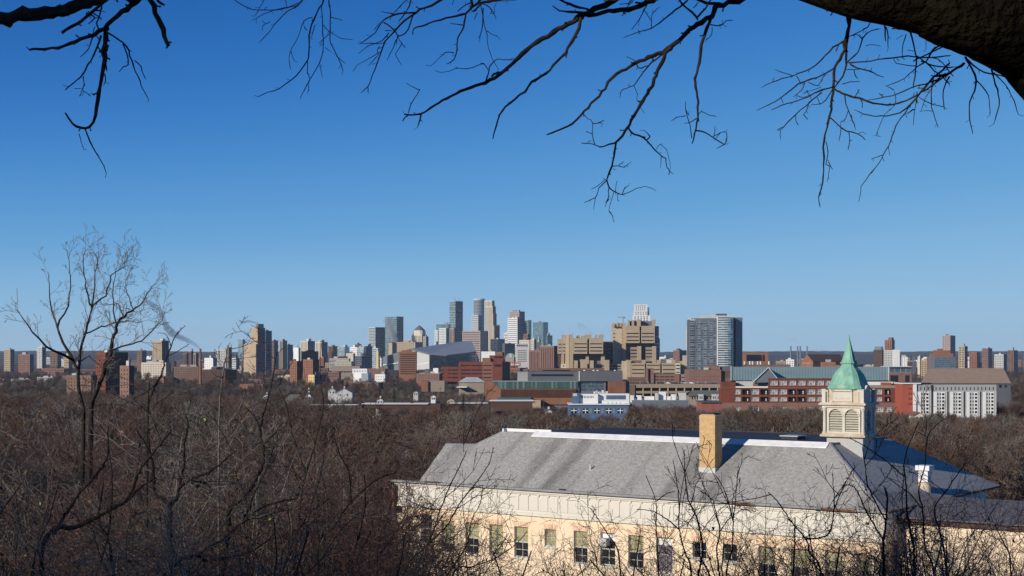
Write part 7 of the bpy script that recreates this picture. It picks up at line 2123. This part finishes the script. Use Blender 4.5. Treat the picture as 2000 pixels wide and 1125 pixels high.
    A2 = [([(520, -80), (435, 0), (350, 40), (300, 65), (240, 110), (180, 170), (140, 220), (110, 300), (75, 390), (50, 450), (12, 487)], 11, 2.2), ([(50, 450), (53, 487)], 3, 2), ([(300, 65), (200, 75), (130, 110), (90, 170), (40, 210), (10, 230)], 7, 2),
          ([(290, 75), (270, 130), (245, 175), (210, 190), (180, 250), (150, 317)], 6, 2.2), ([(0, 280), (50, 240), (120, 215), (160, 170)], 2, 5), ([(280, -30), (275, 0), (250, 60), (210, 110)], 5, 4), ([(260, -30), (250, 0), (200, 50), (160, 90)], 4.5, 4),
          ([(210, 200), (243, 250)], 3, 2), ([(100, 290), (75, 320), (48, 346)], 3, 2), ([(130, 118), (180, 150), (205, 190)], 6, 4), ([(120, 60), (170, 70), (200, 75)], 3, 5), ([(0, 228), (60, 228), (110, 228), (140, 222)], 2, 4), ([(80, 160), (110, 120)], 2, 4), ([(140, 160), (180, 160)], 3, 3), ([(210, 180), (200, 215), (200, 235)], 3, 2), ([(110, 240), (100, 270), (108, 290)], 3, 2)]
    hanging(t, Z2, 6.8, A2, rr)
    B = [([(700, -60), (600, -40), (520, 0), (440, 25), (395, 45), (370, 85), (300, 125), (240, 175), (165, 240), (90, 280), (0, 320), (-73, 360), (-143, 400), (-183, 460), (-233, 520), (-293, 585), (-353, 650), (-423, 680), (-488, 705)], 27, 6),
         ([(165, 240), (130, 300), (95, 370), (50, 470), (0, 550), (-58, 650), (-93, 710), (-123, 745), (-133, 800), (-148, 870), (-173, 940)], 19, 6),
         ([(150, 262), (60, 330), (30, 350), (-10, 352), (-23, 320), (-73, 297)], 6, 3), ([(60, 325), (0, 400), (-33, 445), (-93, 470), (-103, 502)], 5, 2.5), ([(-33, 445), (-13, 492)], 3, 2), ([(-50, 455), (-60, 440)], 3, 2),
         ([(-173, 940), (-213, 985), (-233, 1030), (-293, 1060)], 4.5, 2), ([(-233, 1030), (-238, 1060), (-243, 1098)], 3.5, 2), ([(-173, 940), (-163, 975), (-128, 1005), (-95, 1018), (-83, 990), (-58, 968)], 5, 2), ([(-128, 1005), (-123, 950)], 3, 2), ([(-163, 985), (-168, 1040), (-183, 1060)], 3.5, 2), ([(-138, 1003), (-153, 1060), (-163, 1103)], 3, 2), ([(-183, 940), (-220, 972), (-258, 990)], 3, 2), ([(-175, 945), (-193, 932)], 3, 2), ([(-115, 1012), (-118, 1050)], 2.4, 1.6),
         ([(-123, 745), (-163, 755), (-208, 770), (-238, 755), (-308, 748)], 6.5, 3), ([(-238, 753), (-248, 700), (-248, 640), (-273, 620), (-293, 600)], 4, 2.5), ([(-248, 645), (-220, 645), (-190, 628)], 4, 2.5), ([(-215, 640), (-195, 648)], 3, 2), ([(-251, 700), (-280, 688)], 3, 2), ([(-255, 735), (-275, 745)], 2.5, 2),
         ([(-148, 870), (-108, 868), (-88, 876), (-55, 853)], 4, 2), ([(-112, 866), (-83, 845)], 3, 2), ([(-140, 885), (-125, 885)], 3, 2),
         ([(-58, 655), (-48, 695), (-3, 708), (37, 735), (77, 780), (110, 815), (135, 830), (140, 875), (173, 910)], 8, 2.5), ([(37, 735), (50, 715), (40, 700), (17, 680)], 5, 2.5), ([(87, 780), (100, 758), (118, 752)], 3, 2), ([(110, 818), (108, 877)], 3, 2), ([(25, 722), (15, 712)], 4, 3),
         ([(372, 90), (350, 150), (325, 210), (315, 300), (290, 410), (295, 480), (303, 560), (298, 640), (285, 700), (272, 752)], 15, 4.5), ([(272, 722), (262, 660), (240, 580), (238, 530)], 4.5, 2.5), ([(240, 605), (200, 612), (163, 633)], 4, 2), ([(296, 620), (262, 638), (230, 645)], 4, 2.5), ([(303, 612), (320, 582), (360, 600), (400, 608)], 4, 2.5), ([(295, 682), (340, 695), (385, 720), (440, 755), (455, 715), (450, 690)], 6, 2.5), ([(440, 755), (400, 778)], 4, 2.5), ([(385, 715), (420, 693), (450, 685)], 3, 2), ([(388, 712), (390, 668)], 3, 2), ([(305, 620), (310, 635)], 5, 4), ([(240, 580), (258, 605)], 3, 2),
         ([(372, 128), (405, 135), (430, 130), (450, 110), (486, 105)], 5, 2.5), ([(376, 140), (375, 180), (345, 206)], 3, 2), ([(415, 128), (440, 132)], 3, 2),
         ([(300, -80), (245, 0), (190, 50), (130, 100), (60, 150), (0, 165), (-88, 198)], 8.5, 2.5), ([(60, 150), (60, 90), (75, 60), (105, 35)], 3, 2), ([(0, 100), (20, 50), (40, 20), (60, -30)], 3.5, 4), ([(20, 50), (60, 110)], 2.5, 2.5), ([(0, 175), (-10, 155)], 3, 2),
         ([(180, -40), (220, 20), (270, 62), (302, 104)], 8, 8), ([(300, 88), (330, 60), (350, 30), (370, 0)], 7, 7), ([(260, -20), (300, 0), (350, 15), (410, 22)], 12, 12), ([(-20, 15), (40, 15), (90, -10)], 8, 7), ([(280, 40), (310, 10)], 3, 3)]
    hanging(t, Z3, 7.0, B, rr)
    C = [([(1092, 75), (1085, 160), (1070, 230), (1045, 310), (1020, 350), (1015, 450), (1000, 540), (990, 610), (970, 700), (960, 770), (960, 860), (955, 960), (935, 1030), (942, 1085)], 15, 3), ([(972, 740), (985, 800), (972, 860), (990, 870), (980, 950)], 4, 2.5), ([(985, 845), (1008, 886)], 3, 2.5), ([(935, 1030), (950, 1010)], 3, 2),
         ([(1100, 75), (1095, 150), (1080, 230), (1078, 340), (1060, 400), (1015, 460)], 10, 6), ([(1065, 218), (1010, 250), (950, 310), (890, 360), (800, 395), (720, 420), (695, 428), (635, 458)], 6.5, 2.5), ([(800, 395), (750, 380), (705, 363)], 3.5, 2.5), ([(695, 430), (695, 415)], 4, 3), ([(1025, 270), (1045, 225)], 4, 4),
         ([(1020, 350), (960, 390), (860, 425), (800, 460), (740, 510), (680, 545), (610, 577)], 7, 2.5), ([(740, 512), (748, 540)], 3, 3), ([(1010, 455), (950, 470), (880, 505), (800, 535), (740, 550), (685, 577)], 6, 2.5), ([(950, 485), (870, 550), (810, 600), (770, 645), (735, 680), (735, 728)], 5, 2.5), ([(755, 662), (715, 680)], 3, 2.5), ([(812, 600), (815, 630), (828, 657)], 3, 2.5), ([(885, 530), (870, 580), (855, 600), (878, 625)], 4, 3), ([(1005, 470), (985, 505), (950, 540), (900, 545)], 4, 2.5), ([(925, 510), (945, 550)], 3, 2), ([(820, 400), (838, 430), (860, 428)], 3, 3), ([(880, 430), (930, 450), (960, 400), (965, 390)], 4, 4), ([(860, 435), (845, 470), (800, 508)], 3, 2), ([(950, 455), (850, 488)], 3, 2), ([(1000, 455), (850, 510), (820, 490)], 3.4, 2),
         ([(992, 612), (1030, 650), (1080, 685), (1140, 700), (1178, 732)], 5.5, 3), ([(1092, 690), (1097, 735), (1088, 785)], 4, 2.5), ([(1095, 735), (1112, 732)], 3, 2), ([(1050, 672), (1042, 738)], 3, 2.5), ([(1140, 700), (1165, 690)], 3, 2),
         ([(1015, 465), (1045, 480), (1080, 500), (1150, 515), (1220, 540), (1290, 550), (1360, 535), (1430, 510), (1500, 465), (1560, 420), (1620, 380)], 8, 6), ([(1160, 520), (1165, 560)], 3, 3), ([(1072, 500), (1075, 540), (1100, 600), (1125, 668)], 5, 3), ([(1090, 575), (1075, 620), (1050, 640)], 3, 2.5), ([(1105, 600), (1112, 640)], 2.5, 2), ([(1125, 505), (1145, 468)], 3, 3),
         ([(1085, 330), (1180, 322), (1280, 305), (1400, 297), (1500, 300), (1620, 292)], 5, 5), ([(1085, 325), (1140, 270), (1165, 200), (1210, 160), (1258, 150)], 6, 3), ([(1180, 240), (1215, 232), (1260, 243)], 3, 2.5), ([(1165, 210), (1135, 180), (1100, 190)], 3, 2), ([(1100, 335), (1140, 355), (1200, 370), (1240, 390), (1275, 403)], 6, 3), ([(1205, 372), (1210, 355)], 3, 2), ([(1060, 440), (1100, 428), (1150, 425)], 4, 3), ([(1118, 365), (1125, 390), (1140, 410)], 4, 3), ([(1085, 365), (1120, 365), (1165, 360)], 4, 3),
         ([(1700, 330), (1600, 390), (1540, 400), (1470, 480), (1420, 540), (1360, 590), (1290, 603), (1200, 603), (1120, 575)], 11, 2.5), ([(1600, 385), (1520, 430), (1440, 450), (1350, 490), (1270, 510), (1195, 522)], 7, 2.5), ([(1270, 505), (1250, 490)], 3, 3), ([(1480, 470), (1400, 570), (1340, 660), (1300, 760), (1250, 850), (1210, 908)], 5.5, 2.2), ([(1275, 810), (1235, 822), (1210, 832)], 3, 2), ([(1298, 760), (1307, 812)], 3, 2), ([(1268, 825), (1278, 845)], 2.5, 2),
         ([(1680, 220), (1590, 235), (1530, 260), (1500, 320), (1450, 350), (1380, 410), (1290, 450)], 8, 2.5), ([(1380, 120), (1410, 165), (1430, 230), (1445, 300), (1435, 400), (1430, 460)], 8, 4), ([(1620, 400), (1585, 470), (1592, 575)], 6, 3), ([(1535, 410), (1522, 480), (1525, 560), (1560, 668)], 5, 3), ([(1525, 580), (1480, 580)], 3, 2), ([(1392, 180), (1375, 230), (1375, 300)], 4, 3), ([(1375, 185), (1345, 200)], 3, 2), ([(1275, 120), (1280, 160), (1285, 215)], 6, 4), ([(1285, 140), (1298, 190), (1298, 252)], 5, 3), ([(1450, 480), (1440, 560), (1430, 655)], 4, 2.5), ([(1435, 570), (1395, 595)], 5, 4), ([(1330, 480), (1337, 545), (1280, 600), (1240, 690), (1240, 712)], 3, 2), ([(1447, 290), (1520, 350), (1620, 440)], 5, 5), ([(1430, 320), (1530, 270), (1620, 230)], 5, 6), ([(1470, 320), (1560, 350), (1640, 350)], 5, 5), ([(1440, 345), (1340, 330), (1330, 300)], 4, 2), ([(1330, 470), (1290, 450)], 3, 2), ([(1480, 300), (1560, 310), (1640, 400)], 4, 5), ([(1540, 400), (1620, 330)], 6, 7), ([(1460, 510), (1530, 545), (1590, 560)], 4, 3), ([(1560, 410), (1500, 500), (1470, 580)], 4, 2.5), ([(1495, 190), (1495, 260)], 3, 2), ([(1400, 260), (1440, 270)], 3, 2), ([(1320, 150), (1380, 152), (1420, 175)], 7, 5), ([(1200, 70), (1215, 100), (1190, 140), (1150, 165), (1095, 190)], 5, 3), ([(975, 40), (978, 60)], 7, 4), ([(1000, 80), (1010, 55)], 5, 4),
         ([(1700, 300), (1760, 420), (1720, 560), (1740, 700)], 9, 3), ([(1860, 210), (1840, 360), (1880, 520), (1850, 650)], 9, 3), ([(1760, 420), (1820, 500), (1830, 600)], 5, 2.5), ([(1850, 380), (1930, 470), (1980, 600)], 5, 2.5), ([(1700, 300), (1800, 380), (1900, 400), (1990, 480)], 6, 3)]
    hanging(t, Z3, 6.4, C, rr)
    # ---- left tree
    gx, gy = -3.6, 5.6
    t = thing('overhanging_tree', 'dark tree whose hooked drooping branches hang in the top left corner', 'tree', (gx, gy, hill_z(gx, gy) - .2))
    o0 = Vector(t.location)
    tr = [Vector((0, 0, 0)), Vector((.05, 0, 1.2)), Vector((.0, 0, 2.4)), Vector((-.1, 0, 3.6)), Vector((.1, .1, 5.2)), Vector((.4, .2, 7))]; rd = [.34, .26, .24, .22, .17, .09]
    f2 = []; r2 = []
    for (a, b), (c, d) in zip(zip(tr, tr[1:]), zip(rd, rd[1:])):
        for k in range(6): f2.append(a.lerp(b, k / 6)); r2.append(c + (d - c) * k / 6)
    me = tube_mesh('trunk', [(f2, r2)], 24, .05, rr); me.materials.append(LIMB); o = bpy.data.objects.new('trunk', me); COL.objects.link(o); o.parent = t
    up_ = [f2[24]] + [P(px, py, 6.2) - o0 for px, py in ((60, -330), (260, -200), (420, -130), (560, -110), (700, -130))]
    uf = []; ur_ = []
    for i, (a, b) in enumerate(zip(up_, up_[1:])):
        for k in range(5): uf.append(a.lerp(b, k / 5)); ur_.append(.10 - .016 * (i + k / 5))
    me = tube_mesh('limb', [(uf, ur_)], 14, .06, rr); me.materials.append(BARK); o = bpy.data.objects.new('limb', me); COL.objects.link(o); o.parent = t
    Lf = [([(-420, 100), (-200, 75), (-60, 50), (20, 34), (90, 5), (150, -14), (260, -60), (420, -230)], 60, 26), ([(470, -180), (340, -14), (260, 45), (190, 100), (145, 150), (90, 180), (20, 205), (-100, 250), (-250, 260)], 27, 10),
          ([(155, 140), (148, 230), (145, 320), (130, 420), (110, 520), (100, 600), (70, 665), (20, 668), (-20, 650), (-60, 590)], 20, 8), ([(148, 330), (157, 370)], 10, 6), ([(156, 240), (158, 265)], 14, 9), ([(145, 390), (152, 410), (140, 447)], 5, 3),
          ([(45, 675), (70, 740), (100, 800), (140, 865), (155, 910)], 5.5, 2.8), ([(12, 700), (24, 745), (36, 783)], 4, 2.5), ([(165, 172), (215, 205), (260, 240), (280, 290), (305, 370), (325, 410), (340, 450), (377, 523)], 8, 3), ([(240, 222), (265, 290), (266, 338), (245, 350), (220, 376)], 5.5, 3), ([(302, 315), (335, 350), (345, 380), (360, 415)], 4.5, 3),
          ([(128, 185), (100, 260), (60, 340), (20, 400), (-60, 470)], 7.5, 5), ([(32, 398), (38, 440), (30, 470), (50, 485), (73, 504)], 4.5, 3), ([(30, 465), (16, 505)], 3, 2.5), ([(-10, 462), (30, 462)], 3, 3), ([(108, 240), (125, 270), (135, 300), (155, 345)], 5, 3.5), ([(85, 190), (70, 230), (60, 260), (18, 298)], 5, 3), ([(48, 236), (62, 236)], 3, 3),
          ([(-80, 170), (20, 110), (70, 75), (130, 20), (190, -60)], 11, 14), ([(130, 20), (125, 60), (105, 120), (120, 160)], 6, 6), ([(80, 60), (110, 55), (148, 62)], 4, 3), ([(75, 75), (95, 95), (60, 125)], 6, 4), ([(85, 70), (110, 85), (130, 100)], 5, 4), ([(60, 60), (75, 100)], 4, 3), ([(95, 140), (85, 175), (105, 190), (115, 210)], 4, 3),
          ([(240, -30), (280, 8), (330, -40)], 16, 14),
          ([(300, -240), (350, -110), (385, -10), (410, 60), (440, 130), (460, 185), (480, 238)], 22, 19), ([(400, -40), (430, 8), (458, 26)], 12, 10)]
    hanging(t, Z1, 6.2, Lf, rr)
    Ld = [([(1420, -300), (1350, -100), (1295, 0), (1270, 40), (1240, 95), (1218, 160), (1215, 240), (1210, 310), (1170, 370), (1120, 420), (1060, 462), (1000, 482), (950, 506)], 7.5, 2.6), ([(1205, 320), (1208, 380), (1218, 420), (1190, 470), (1168, 517)], 4, 2.6), ([(1280, 25), (1285, 120), (1290, 230), (1270, 330), (1218, 420)], 4.5, 3), ([(1330, -60), (1318, 0), (1328, 80), (1325, 180), (1330, 230), (1365, 300), (1393, 372)], 5, 2.8), ([(1330, 170), (1380, 200), (1442, 206)], 3.4, 2.4), ([(1328, 92), (1350, 95), (1391, 108)], 3.2, 2.2), ([(1288, 130), (1330, 172)], 2.6, 2.6), ([(1325, 175), (1270, 222)], 3, 2.4), ([(1235, 90), (1185, 110), (1160, 190), (1125, 250), (1110, 310), (1118, 366)], 4, 2.4), ([(1190, 140), (1205, 160)], 3, 3), ([(1245, 130), (1240, 150), (1228, 190)], 3, 3), ([(1120, 270), (1138, 318)], 3, 2.4), ([(1210, 425), (1215, 478)], 3, 2.4), ([(1270, 340), (1285, 405)], 2.4, 2.4),
          ([(1240, -80), (1180, 0), (1150, 35), (1100, 60), (1050, 110), (1000, 175), (952, 224)], 5, 2.4), ([(1150, 30), (1080, 45), (1000, 62), (915, 108)], 4, 2.4), ([(780, -40), (820, -5), (890, 40), (950, 52), (1040, 48), (1110, 35), (1170, 10)], 4, 4), ([(985, -40), (980, 0), (955, 40), (932, 84)], 3.4, 2.6), ([(1010, 115), (970, 135)], 2.6, 2.2), ([(1085, -30), (1095, 20), (1100, 45)], 3, 3), ([(1360, 295), (1405, 333)], 2.8, 2.2), ([(1300, 250), (1330, 270)], 2, 1.6)]
    hanging(t, Z1, 6.4, Ld, rr)
overhead()

ZA = (156, 2.798, 723); ZB6 = (150, 5.0, 560); ZC = (770, 3.69, 820); ZD = (1130, 3.26, 780); ZE7 = (1500, 3.26, 780)
def traced(label, zoom, Y, lines, seed, kids=(0, 4, 3), m=None, name='bare_sapling', dens=.45):
    """a sapling whose main stems follow the photograph, rooted on the slope below the frame"""
    rr = random.Random(seed)
    a, b = lines[0][0][0]
    px = zoom[0] + a / zoom[1]
    x = XP(px, Y); gz = hill_z(x, Y)
    t = thing(name, label, 'shrub' if 'shrub' in label else 'sapling', (x, Y, gz - .1))
    gpy = (HY - (gz - .1 - CZ) / Y * FP - zoom[2]) * zoom[1]
    L2 = []
    for i, (pts, w0, w1) in enumerate(lines):
        if i == 0: pts = [(a + 6, gpy), (a - 5, (gpy + b) / 2)] + list(pts)
        L2.append((pts, w0, w1))
    hanging(t, zoom, Y, L2, rr, matn=m)
    segs = [[], []]
    for pts, w0, w1 in L2:
        for (p0, q0), (p1, q1) in zip(pts[:-1], pts[1:]):
            A = P(zoom[0] + p0 / zoom[1], zoom[2] + q0 / zoom[1], Y); B = P(zoom[0] + p1 / zoom[1], zoom[2] + q1 / zoom[1], Y)
            n = max(1, int((B - A).length / .14))
            for k in range(n):
                if rr.random() < (dens if A.z < CZ - .35 else .28):
                    c = A.lerp(B, rr.random()); dd = (B - A).normalized()
                    sd = Vector((rr.gauss(0, 1), rr.gauss(0, .8), rr.gauss(0, .8))).normalized()
                    grow(rr, c, (dd * .7 + sd).normalized(), rr.uniform(.18, .6), .0045, 1, 3, segs, kids, bend=.14, up=.05, spread=(25, 60), ratio=(.35, .65), steps=(4, 5, 4, 3), rmin=.0022, taper=.3, start=.2)
    o3 = t.location
    o = bpy.data.objects.new('twigs', seg_mesh('twigs', [[c - (o3[k % 3] if k < 6 else 0) for k, c in enumerate(s)] for s in segs[1] + segs[0]], 3)); slotmat(o.data, TW); COL.objects.link(o); o.parent = t; o['kind'] = 'stuff'
traced('dark sapling with an S shaped double stem at the lower left', ZA, 11, [([(500, 1130), (490, 900), (490, 745), (420, 680), (405, 620), (400, 540), (380, 440), (330, 360), (310, 330)], 26, 7), ([(490, 745), (530, 700), (545, 640), (600, 600), (700, 560), (780, 500), (850, 440)], 18, 5), ([(545, 640), (570, 520), (572, 400), (590, 300), (580, 240)], 13, 5), ([(380, 440), (375, 320), (372, 200), (380, 60)], 8, 3), ([(600, 600), (690, 620), (720, 660)], 8, 4)], 1)
traced('tall dark sapling rising above the skyline in front of the red brick complex', ZA, 12, [([(780, 1130), (800, 960), (810, 870), (820, 760), (900, 690), (960, 600), (1000, 500), (1000, 410), (985, 330), (1010, 220), (1050, 60), (1070, -60), (1085, -130)], 30, 1.5), ([(1000, 410), (1060, 350), (1110, 280)], 9, 5), ([(985, 330), (960, 260), (900, 200)], 6, 3), ([(1085, -130), (1080, -150), (1088, -165)], 1.5, 1), ([(1075, -90), (1105, -115), (1125, -130)], 1.5, 1), ([(1070, -60), (1040, -80), (1030, -110)], 4, 2.5), ([(1000, 180), (1100, 150), (1180, 110)], 5, 3)], 2)
traced('dark slanting sapling sweeping up from the lower left corner', ZA, 10, [([(-200, 960), (0, 850), (150, 770), (260, 700), (330, 540), (420, 430), (500, 330)], 26, 6), ([(0, 670), (100, 560), (150, 470), (152, 300)], 12, 5), ([(-150, 900), (-60, 760), (0, 670)], 14, 12), ([(150, 770), (250, 720), (330, 640), (420, 590)], 14, 6)], 3)
traced('long dark branch shrub running diagonally across the bottom left of centre', ZA, 10.5, [([(500, 1120), (640, 1010), (790, 920), (900, 820), (1020, 740), (1190, 700)], 22, 6), ([(640, 1010), (700, 1040), (820, 1020), (960, 980), (1070, 890)], 13, 5), ([(900, 820), (940, 700), (1010, 560), (1060, 420)], 9, 4)], 4, name='bare_shrub')
traced('thin straight sapling with tall whip crossing the black glass block', ZA, 13, [([(1170, 1130), (1180, 960), (1200, 800), (1215, 650), (1250, 520), (1290, 380), (1330, 200), (1322, 100), (1312, 0), (1318, -150)], 10, 2.5), ([(1235, 560), (1190, 430), (1160, 350), (1130, 200), (1085, 90)], 6, 3), ([(1085, 90), (1110, 40), (1170, -60)], 3.5, 2)], 5, (0, 3, 2))
traced('forked shrub leaning right beside the left end of the school', ZA, 12, [([(1300, 1130), (1310, 940), (1400, 840), (1480, 720), (1620, 600), (1730, 560)], 12, 5), ([(1310, 940), (1290, 820), (1300, 700), (1250, 560)], 8, 4), ([(1480, 720), (1470, 560), (1420, 460), (1380, 330)], 7, 3)], 6, name='bare_shrub')
traced('dark shrub with a hooked stem low at the left', ZA, 11, [([(180, 1130), (150, 920), (110, 850), (105, 760), (130, 620)], 18, 7), ([(150, 920), (170, 780), (175, 560), (150, 380)], 10, 4)], 7, name='bare_shrub')
traced('long shrub whose stems cross the left half of the school wall', ZC, 12, [([(60, 1140), (240, 900), (300, 740), (330, 650), (400, 480), (470, 340), (520, 225)], 12, 4), ([(240, 900), (380, 760), (480, 590), (600, 440), (680, 320), (716, 198)], 9, 3.5), ([(330, 650), (250, 640), (140, 600), (60, 560)], 6, 3), ([(480, 590), (560, 500), (640, 470)], 5, 3), ([(500, 235), (498, 100), (500, 0)], 3, 2)], 8, (0, 3, 2), name='bare_shrub')
traced('arching shrub sweeping right over the middle school windows', ZC, 13, [([(420, 1140), (560, 1060), (700, 1010), (860, 910), (960, 800)], 11, 3.5), ([(700, 1010), (760, 900), (850, 880), (900, 840)], 5, 3), ([(380, 1130), (520, 900), (560, 720), (620, 600), (640, 470)], 7, 3)], 9, (0, 3, 2), name='bare_shrub')
traced('upright shrub with straight shoots in front of the torn sheet window', ZD, 11.5, [([(720, 1140), (680, 980), (640, 830), (640, 680), (625, 520), (600, 385)], 11, 3), ([(640, 830), (560, 760), (470, 712), (370, 700)], 6, 3), ([(760, 1130), (790, 960), (760, 780), (700, 640), (680, 500), (672, 320)], 10, 3), ([(760, 780), (720, 680), (650, 655), (570, 660)], 5, 2.5)], 10, (0, 3, 2), name='bare_shrub')
traced('tall shrub with two whips rising over the roof below the chimney', ZD, 12, [([(940, 1140), (975, 960), (985, 780), (1000, 640), (1015, 440)], 10, 3), ([(985, 780), (950, 640), (920, 560), (870, 480)], 6, 3), ([(900, 1140), (880, 960), (900, 840), (860, 660), (855, 640), (760, 570)], 9, 3), ([(900, 840), (960, 760), (1050, 700), (1110, 725)], 5, 2.5)], 11, (0, 3, 2), name='bare_shrub')
traced('slim shrub standing before the tall window left of the torn sheet', ZD, 12.5, [([(510, 1140), (500, 960), (495, 800), (492, 650), (430, 485)], 9, 3), ([(492, 650), (560, 600), (610, 585)], 5, 3), ([(270, 1140), (250, 960), (180, 850), (110, 740), (72, 690)], 8, 2.5)], 12, (0, 3, 2), name='bare_shrub')
traced('many stemmed dark shrub rising in front of the right roof corner', ZE7, 11, [([(740, 1140), (735, 960), (750, 780), (760, 640), (740, 560)], 20, 7), ([(735, 900), (620, 700), (550, 560), (460, 545)], 9, 3), ([(750, 780), (640, 560), (620, 420), (600, 300)], 8, 3), ([(930, 1140), (930, 980), (890, 740), (880, 560), (870, 380), (960, 140)], 13, 4), ([(880, 500), (760, 400), (620, 300), (505, 240)], 7, 3)], 13, name='bare_shrub')
traced('dark sapling slanting left across the right end of the frieze', ZE7, 11.5, [([(340, 1140), (270, 980), (240, 890), (150, 780), (60, 650), (0, 590)], 12, 4), ([(240, 890), (380, 860), (420, 700), (420, 600), (410, 470)], 8, 3), ([(420, 700), (480, 560), (545, 440)], 6, 3)], 14, (0, 3, 2))
traced('dark sapling crossing in front of the white metal vent', ZE7, 12, [([(1060, 1140), (1000, 940), (985, 700), (960, 580), (1000, 420), (1020, 230), (1110, 130)], 12, 3), ([(985, 700), (900, 600), (750, 490)], 7, 3), ([(1010, 240), (940, 200)], 4, 2.5), ([(1140, 1100), (1100, 860), (1060, 700), (1150, 560), (1260, 400)], 10, 4)], 15)
traced('forked dark branches in front of the smoke below the chimney plume', ZB6, 16, [([(690, 1500), (700, 1130), (790, 930), (830, 850), (870, 700), (920, 590), (960, 480), (1060, 380)], 26, 4), ([(870, 690), (1000, 620), (1100, 560)], 8, 3), ([(920, 590), (900, 520), (860, 460), (780, 450)], 8, 3), ([(830, 850), (720, 1000), (560, 1090)], 10, 4), ([(960, 480), (1000, 440), (1020, 400)], 5, 3)], 16)
traced('pale grey sapling with a mast like shoot left of the smoking high rise', ZB6, 15, [([(1390, 1500), (1400, 1130), (1430, 850), (1445, 760), (1460, 680), (1470, 600), (1500, 540)], 20, 4), ([(1430, 880), (1360, 870), (1300, 800)], 8, 3), ([(1440, 740), (1500, 660), (1510, 560)], 6, 3), ([(1445, 760), (1390, 700), (1350, 610)], 5, 3)], 17, m=BKG)

# ------------------------------------------------------------------ smoke and steam
def plume(name, label, pts, Y, col, dens, aniso=0.3, seed=0, scale=.04, thr=.42):
    """pts: (px, py, width px) along the drift; a closed lumpy tube with even noise density"""
    rr = random.Random(seed)
    P3 = []; Rd = []
    n = len(pts)
    for i in range(n - 1):
        a, b = pts[i], pts[i + 1]
        for k in range(5):
            f = k / 5; P3.append(P(a[0] + (b[0] - a[0]) * f, a[1] + (b[1] - a[1]) * f, Y + rr.uniform(-1, 1))); Rd.append((a[2] + (b[2] - a[2]) * f) / 2 / FP * Y)
    P3.append(P(pts[-1][0], pts[-1][1], Y)); Rd.append(pts[-1][2] / 2 / FP * Y * .5)
    org = P3[0].copy()
    me = tube_mesh(name, [([p - org for p in P3], Rd)], 14, .12, rr)
    m = bpy.data.materials.new(name + '_air'); m.use_nodes = True; nn = m.node_tree.nodes; l = m.node_tree.links
    nn.remove(nn['Principled BSDF'])
    pv = nn.new('ShaderNodeVolumePrincipled'); pv.inputs['Color'].default_value = (*col, 1); pv.inputs['Anisotropy'].default_value = aniso
    tc = nn.new('ShaderNodeTexCoord'); nz = nn.new('ShaderNodeTexNoise'); nz.inputs['Scale'].default_value = scale; nz.inputs['Detail'].default_value = 4
    l.new(tc.outputs['Object'], nz.inputs['Vector'])
    mr = nn.new('ShaderNodeMapRange'); mr.inputs[1].default_value = thr; mr.inputs[2].default_value = thr + .2; mr.inputs[3].default_value = 0; mr.inputs[4].default_value = dens
    l.new(nz.outputs[0], mr.inputs[0]); l.new(mr.outputs[0], pv.inputs['Density']); l.new(pv.outputs[0], nn['Material Output'].inputs['Volume'])
    me.materials.append(m)
    o = bpy.data.objects.new(name, me); COL.objects.link(o); o.location = org; o['kind'] = 'stuff'; o['label'] = label
    return o
plume('smoke', 'grey smoke drifting up and left from the red smokestack', [(391, 680.5, 4), (380, 672, 7.5), (365, 664, 10), (350, 658, 12), (335, 650, 16), (326, 640, 15), (320, 626, 9), (318, 612, 8), (308, 602, 10), (296, 594, 12), (285, 588, 8)], 1800, (.34, .34, .46), .12, seed=1, scale=.09, thr=.24)
plume('smoke', 'thin grey smoke drifting left from the smoking beige high rise', [(505, 631, 2), (496, 629, 5), (485, 627, 5), (474, 630, 6), (466, 625, 4)], 3200, (.34, .34, .46), .12, seed=2, scale=.07, thr=.28)
plume('steam', 'pale steam plume rising in front of the blue glass tower', [(772, 668, 14), (768, 655, 14), (763, 643, 12), (759, 632, 10), (755, 622, 9), (748, 630, 5)], 5350, (.97, .95, .99), .09, aniso=0, seed=3, scale=.03, thr=.28)
plume('steam', 'faint steam wisps over the four chimney stacks', [(1536, 668, 4), (1545, 664, 6), (1556, 663, 5)], 3500, (.4, .42, .5), .05, seed=4, scale=.04)
plume('smoke', 'faint dark vapour hanging above the lower hospital block', [(1158, 655, 6), (1148, 648, 14), (1136, 640, 16), (1128, 632, 9)], 2400, (.3, .34, .45), .035, seed=6, scale=.06, thr=.40)
plume('steam', 'low faint steam drifting right of the chimney stacks', [(1580, 686, 4), (1596, 684, 8), (1612, 687, 8), (1626, 688, 4)], 5200, (.9, .9, .95), .03, seed=5, scale=.02)

# ------------------------------------------------------------------ the air
def haze():
    m = MB(); m.box(-15800, 15800, -110, 17500, -1.5, 300)
    o = m.build('haze', [], None)
    me = o.data
    h = bpy.data.materials.new('pale_air'); h.use_nodes = True; n = h.node_tree.nodes; n.remove(n['Principled BSDF'])
    v = n.new('ShaderNodeVolumePrincipled'); v.inputs['Color'].default_value = (.72, .85, 1.0, 1); v.inputs['Density'].default_value = 0.000026; v.inputs['Anisotropy'].default_value = .0
    h.node_tree.links.new(v.outputs[0], n['Material Output'].inputs['Volume']); me.materials.append(h)
    o['kind'] = 'stuff'; o['label'] = 'faint blue haze over the far city'
haze()
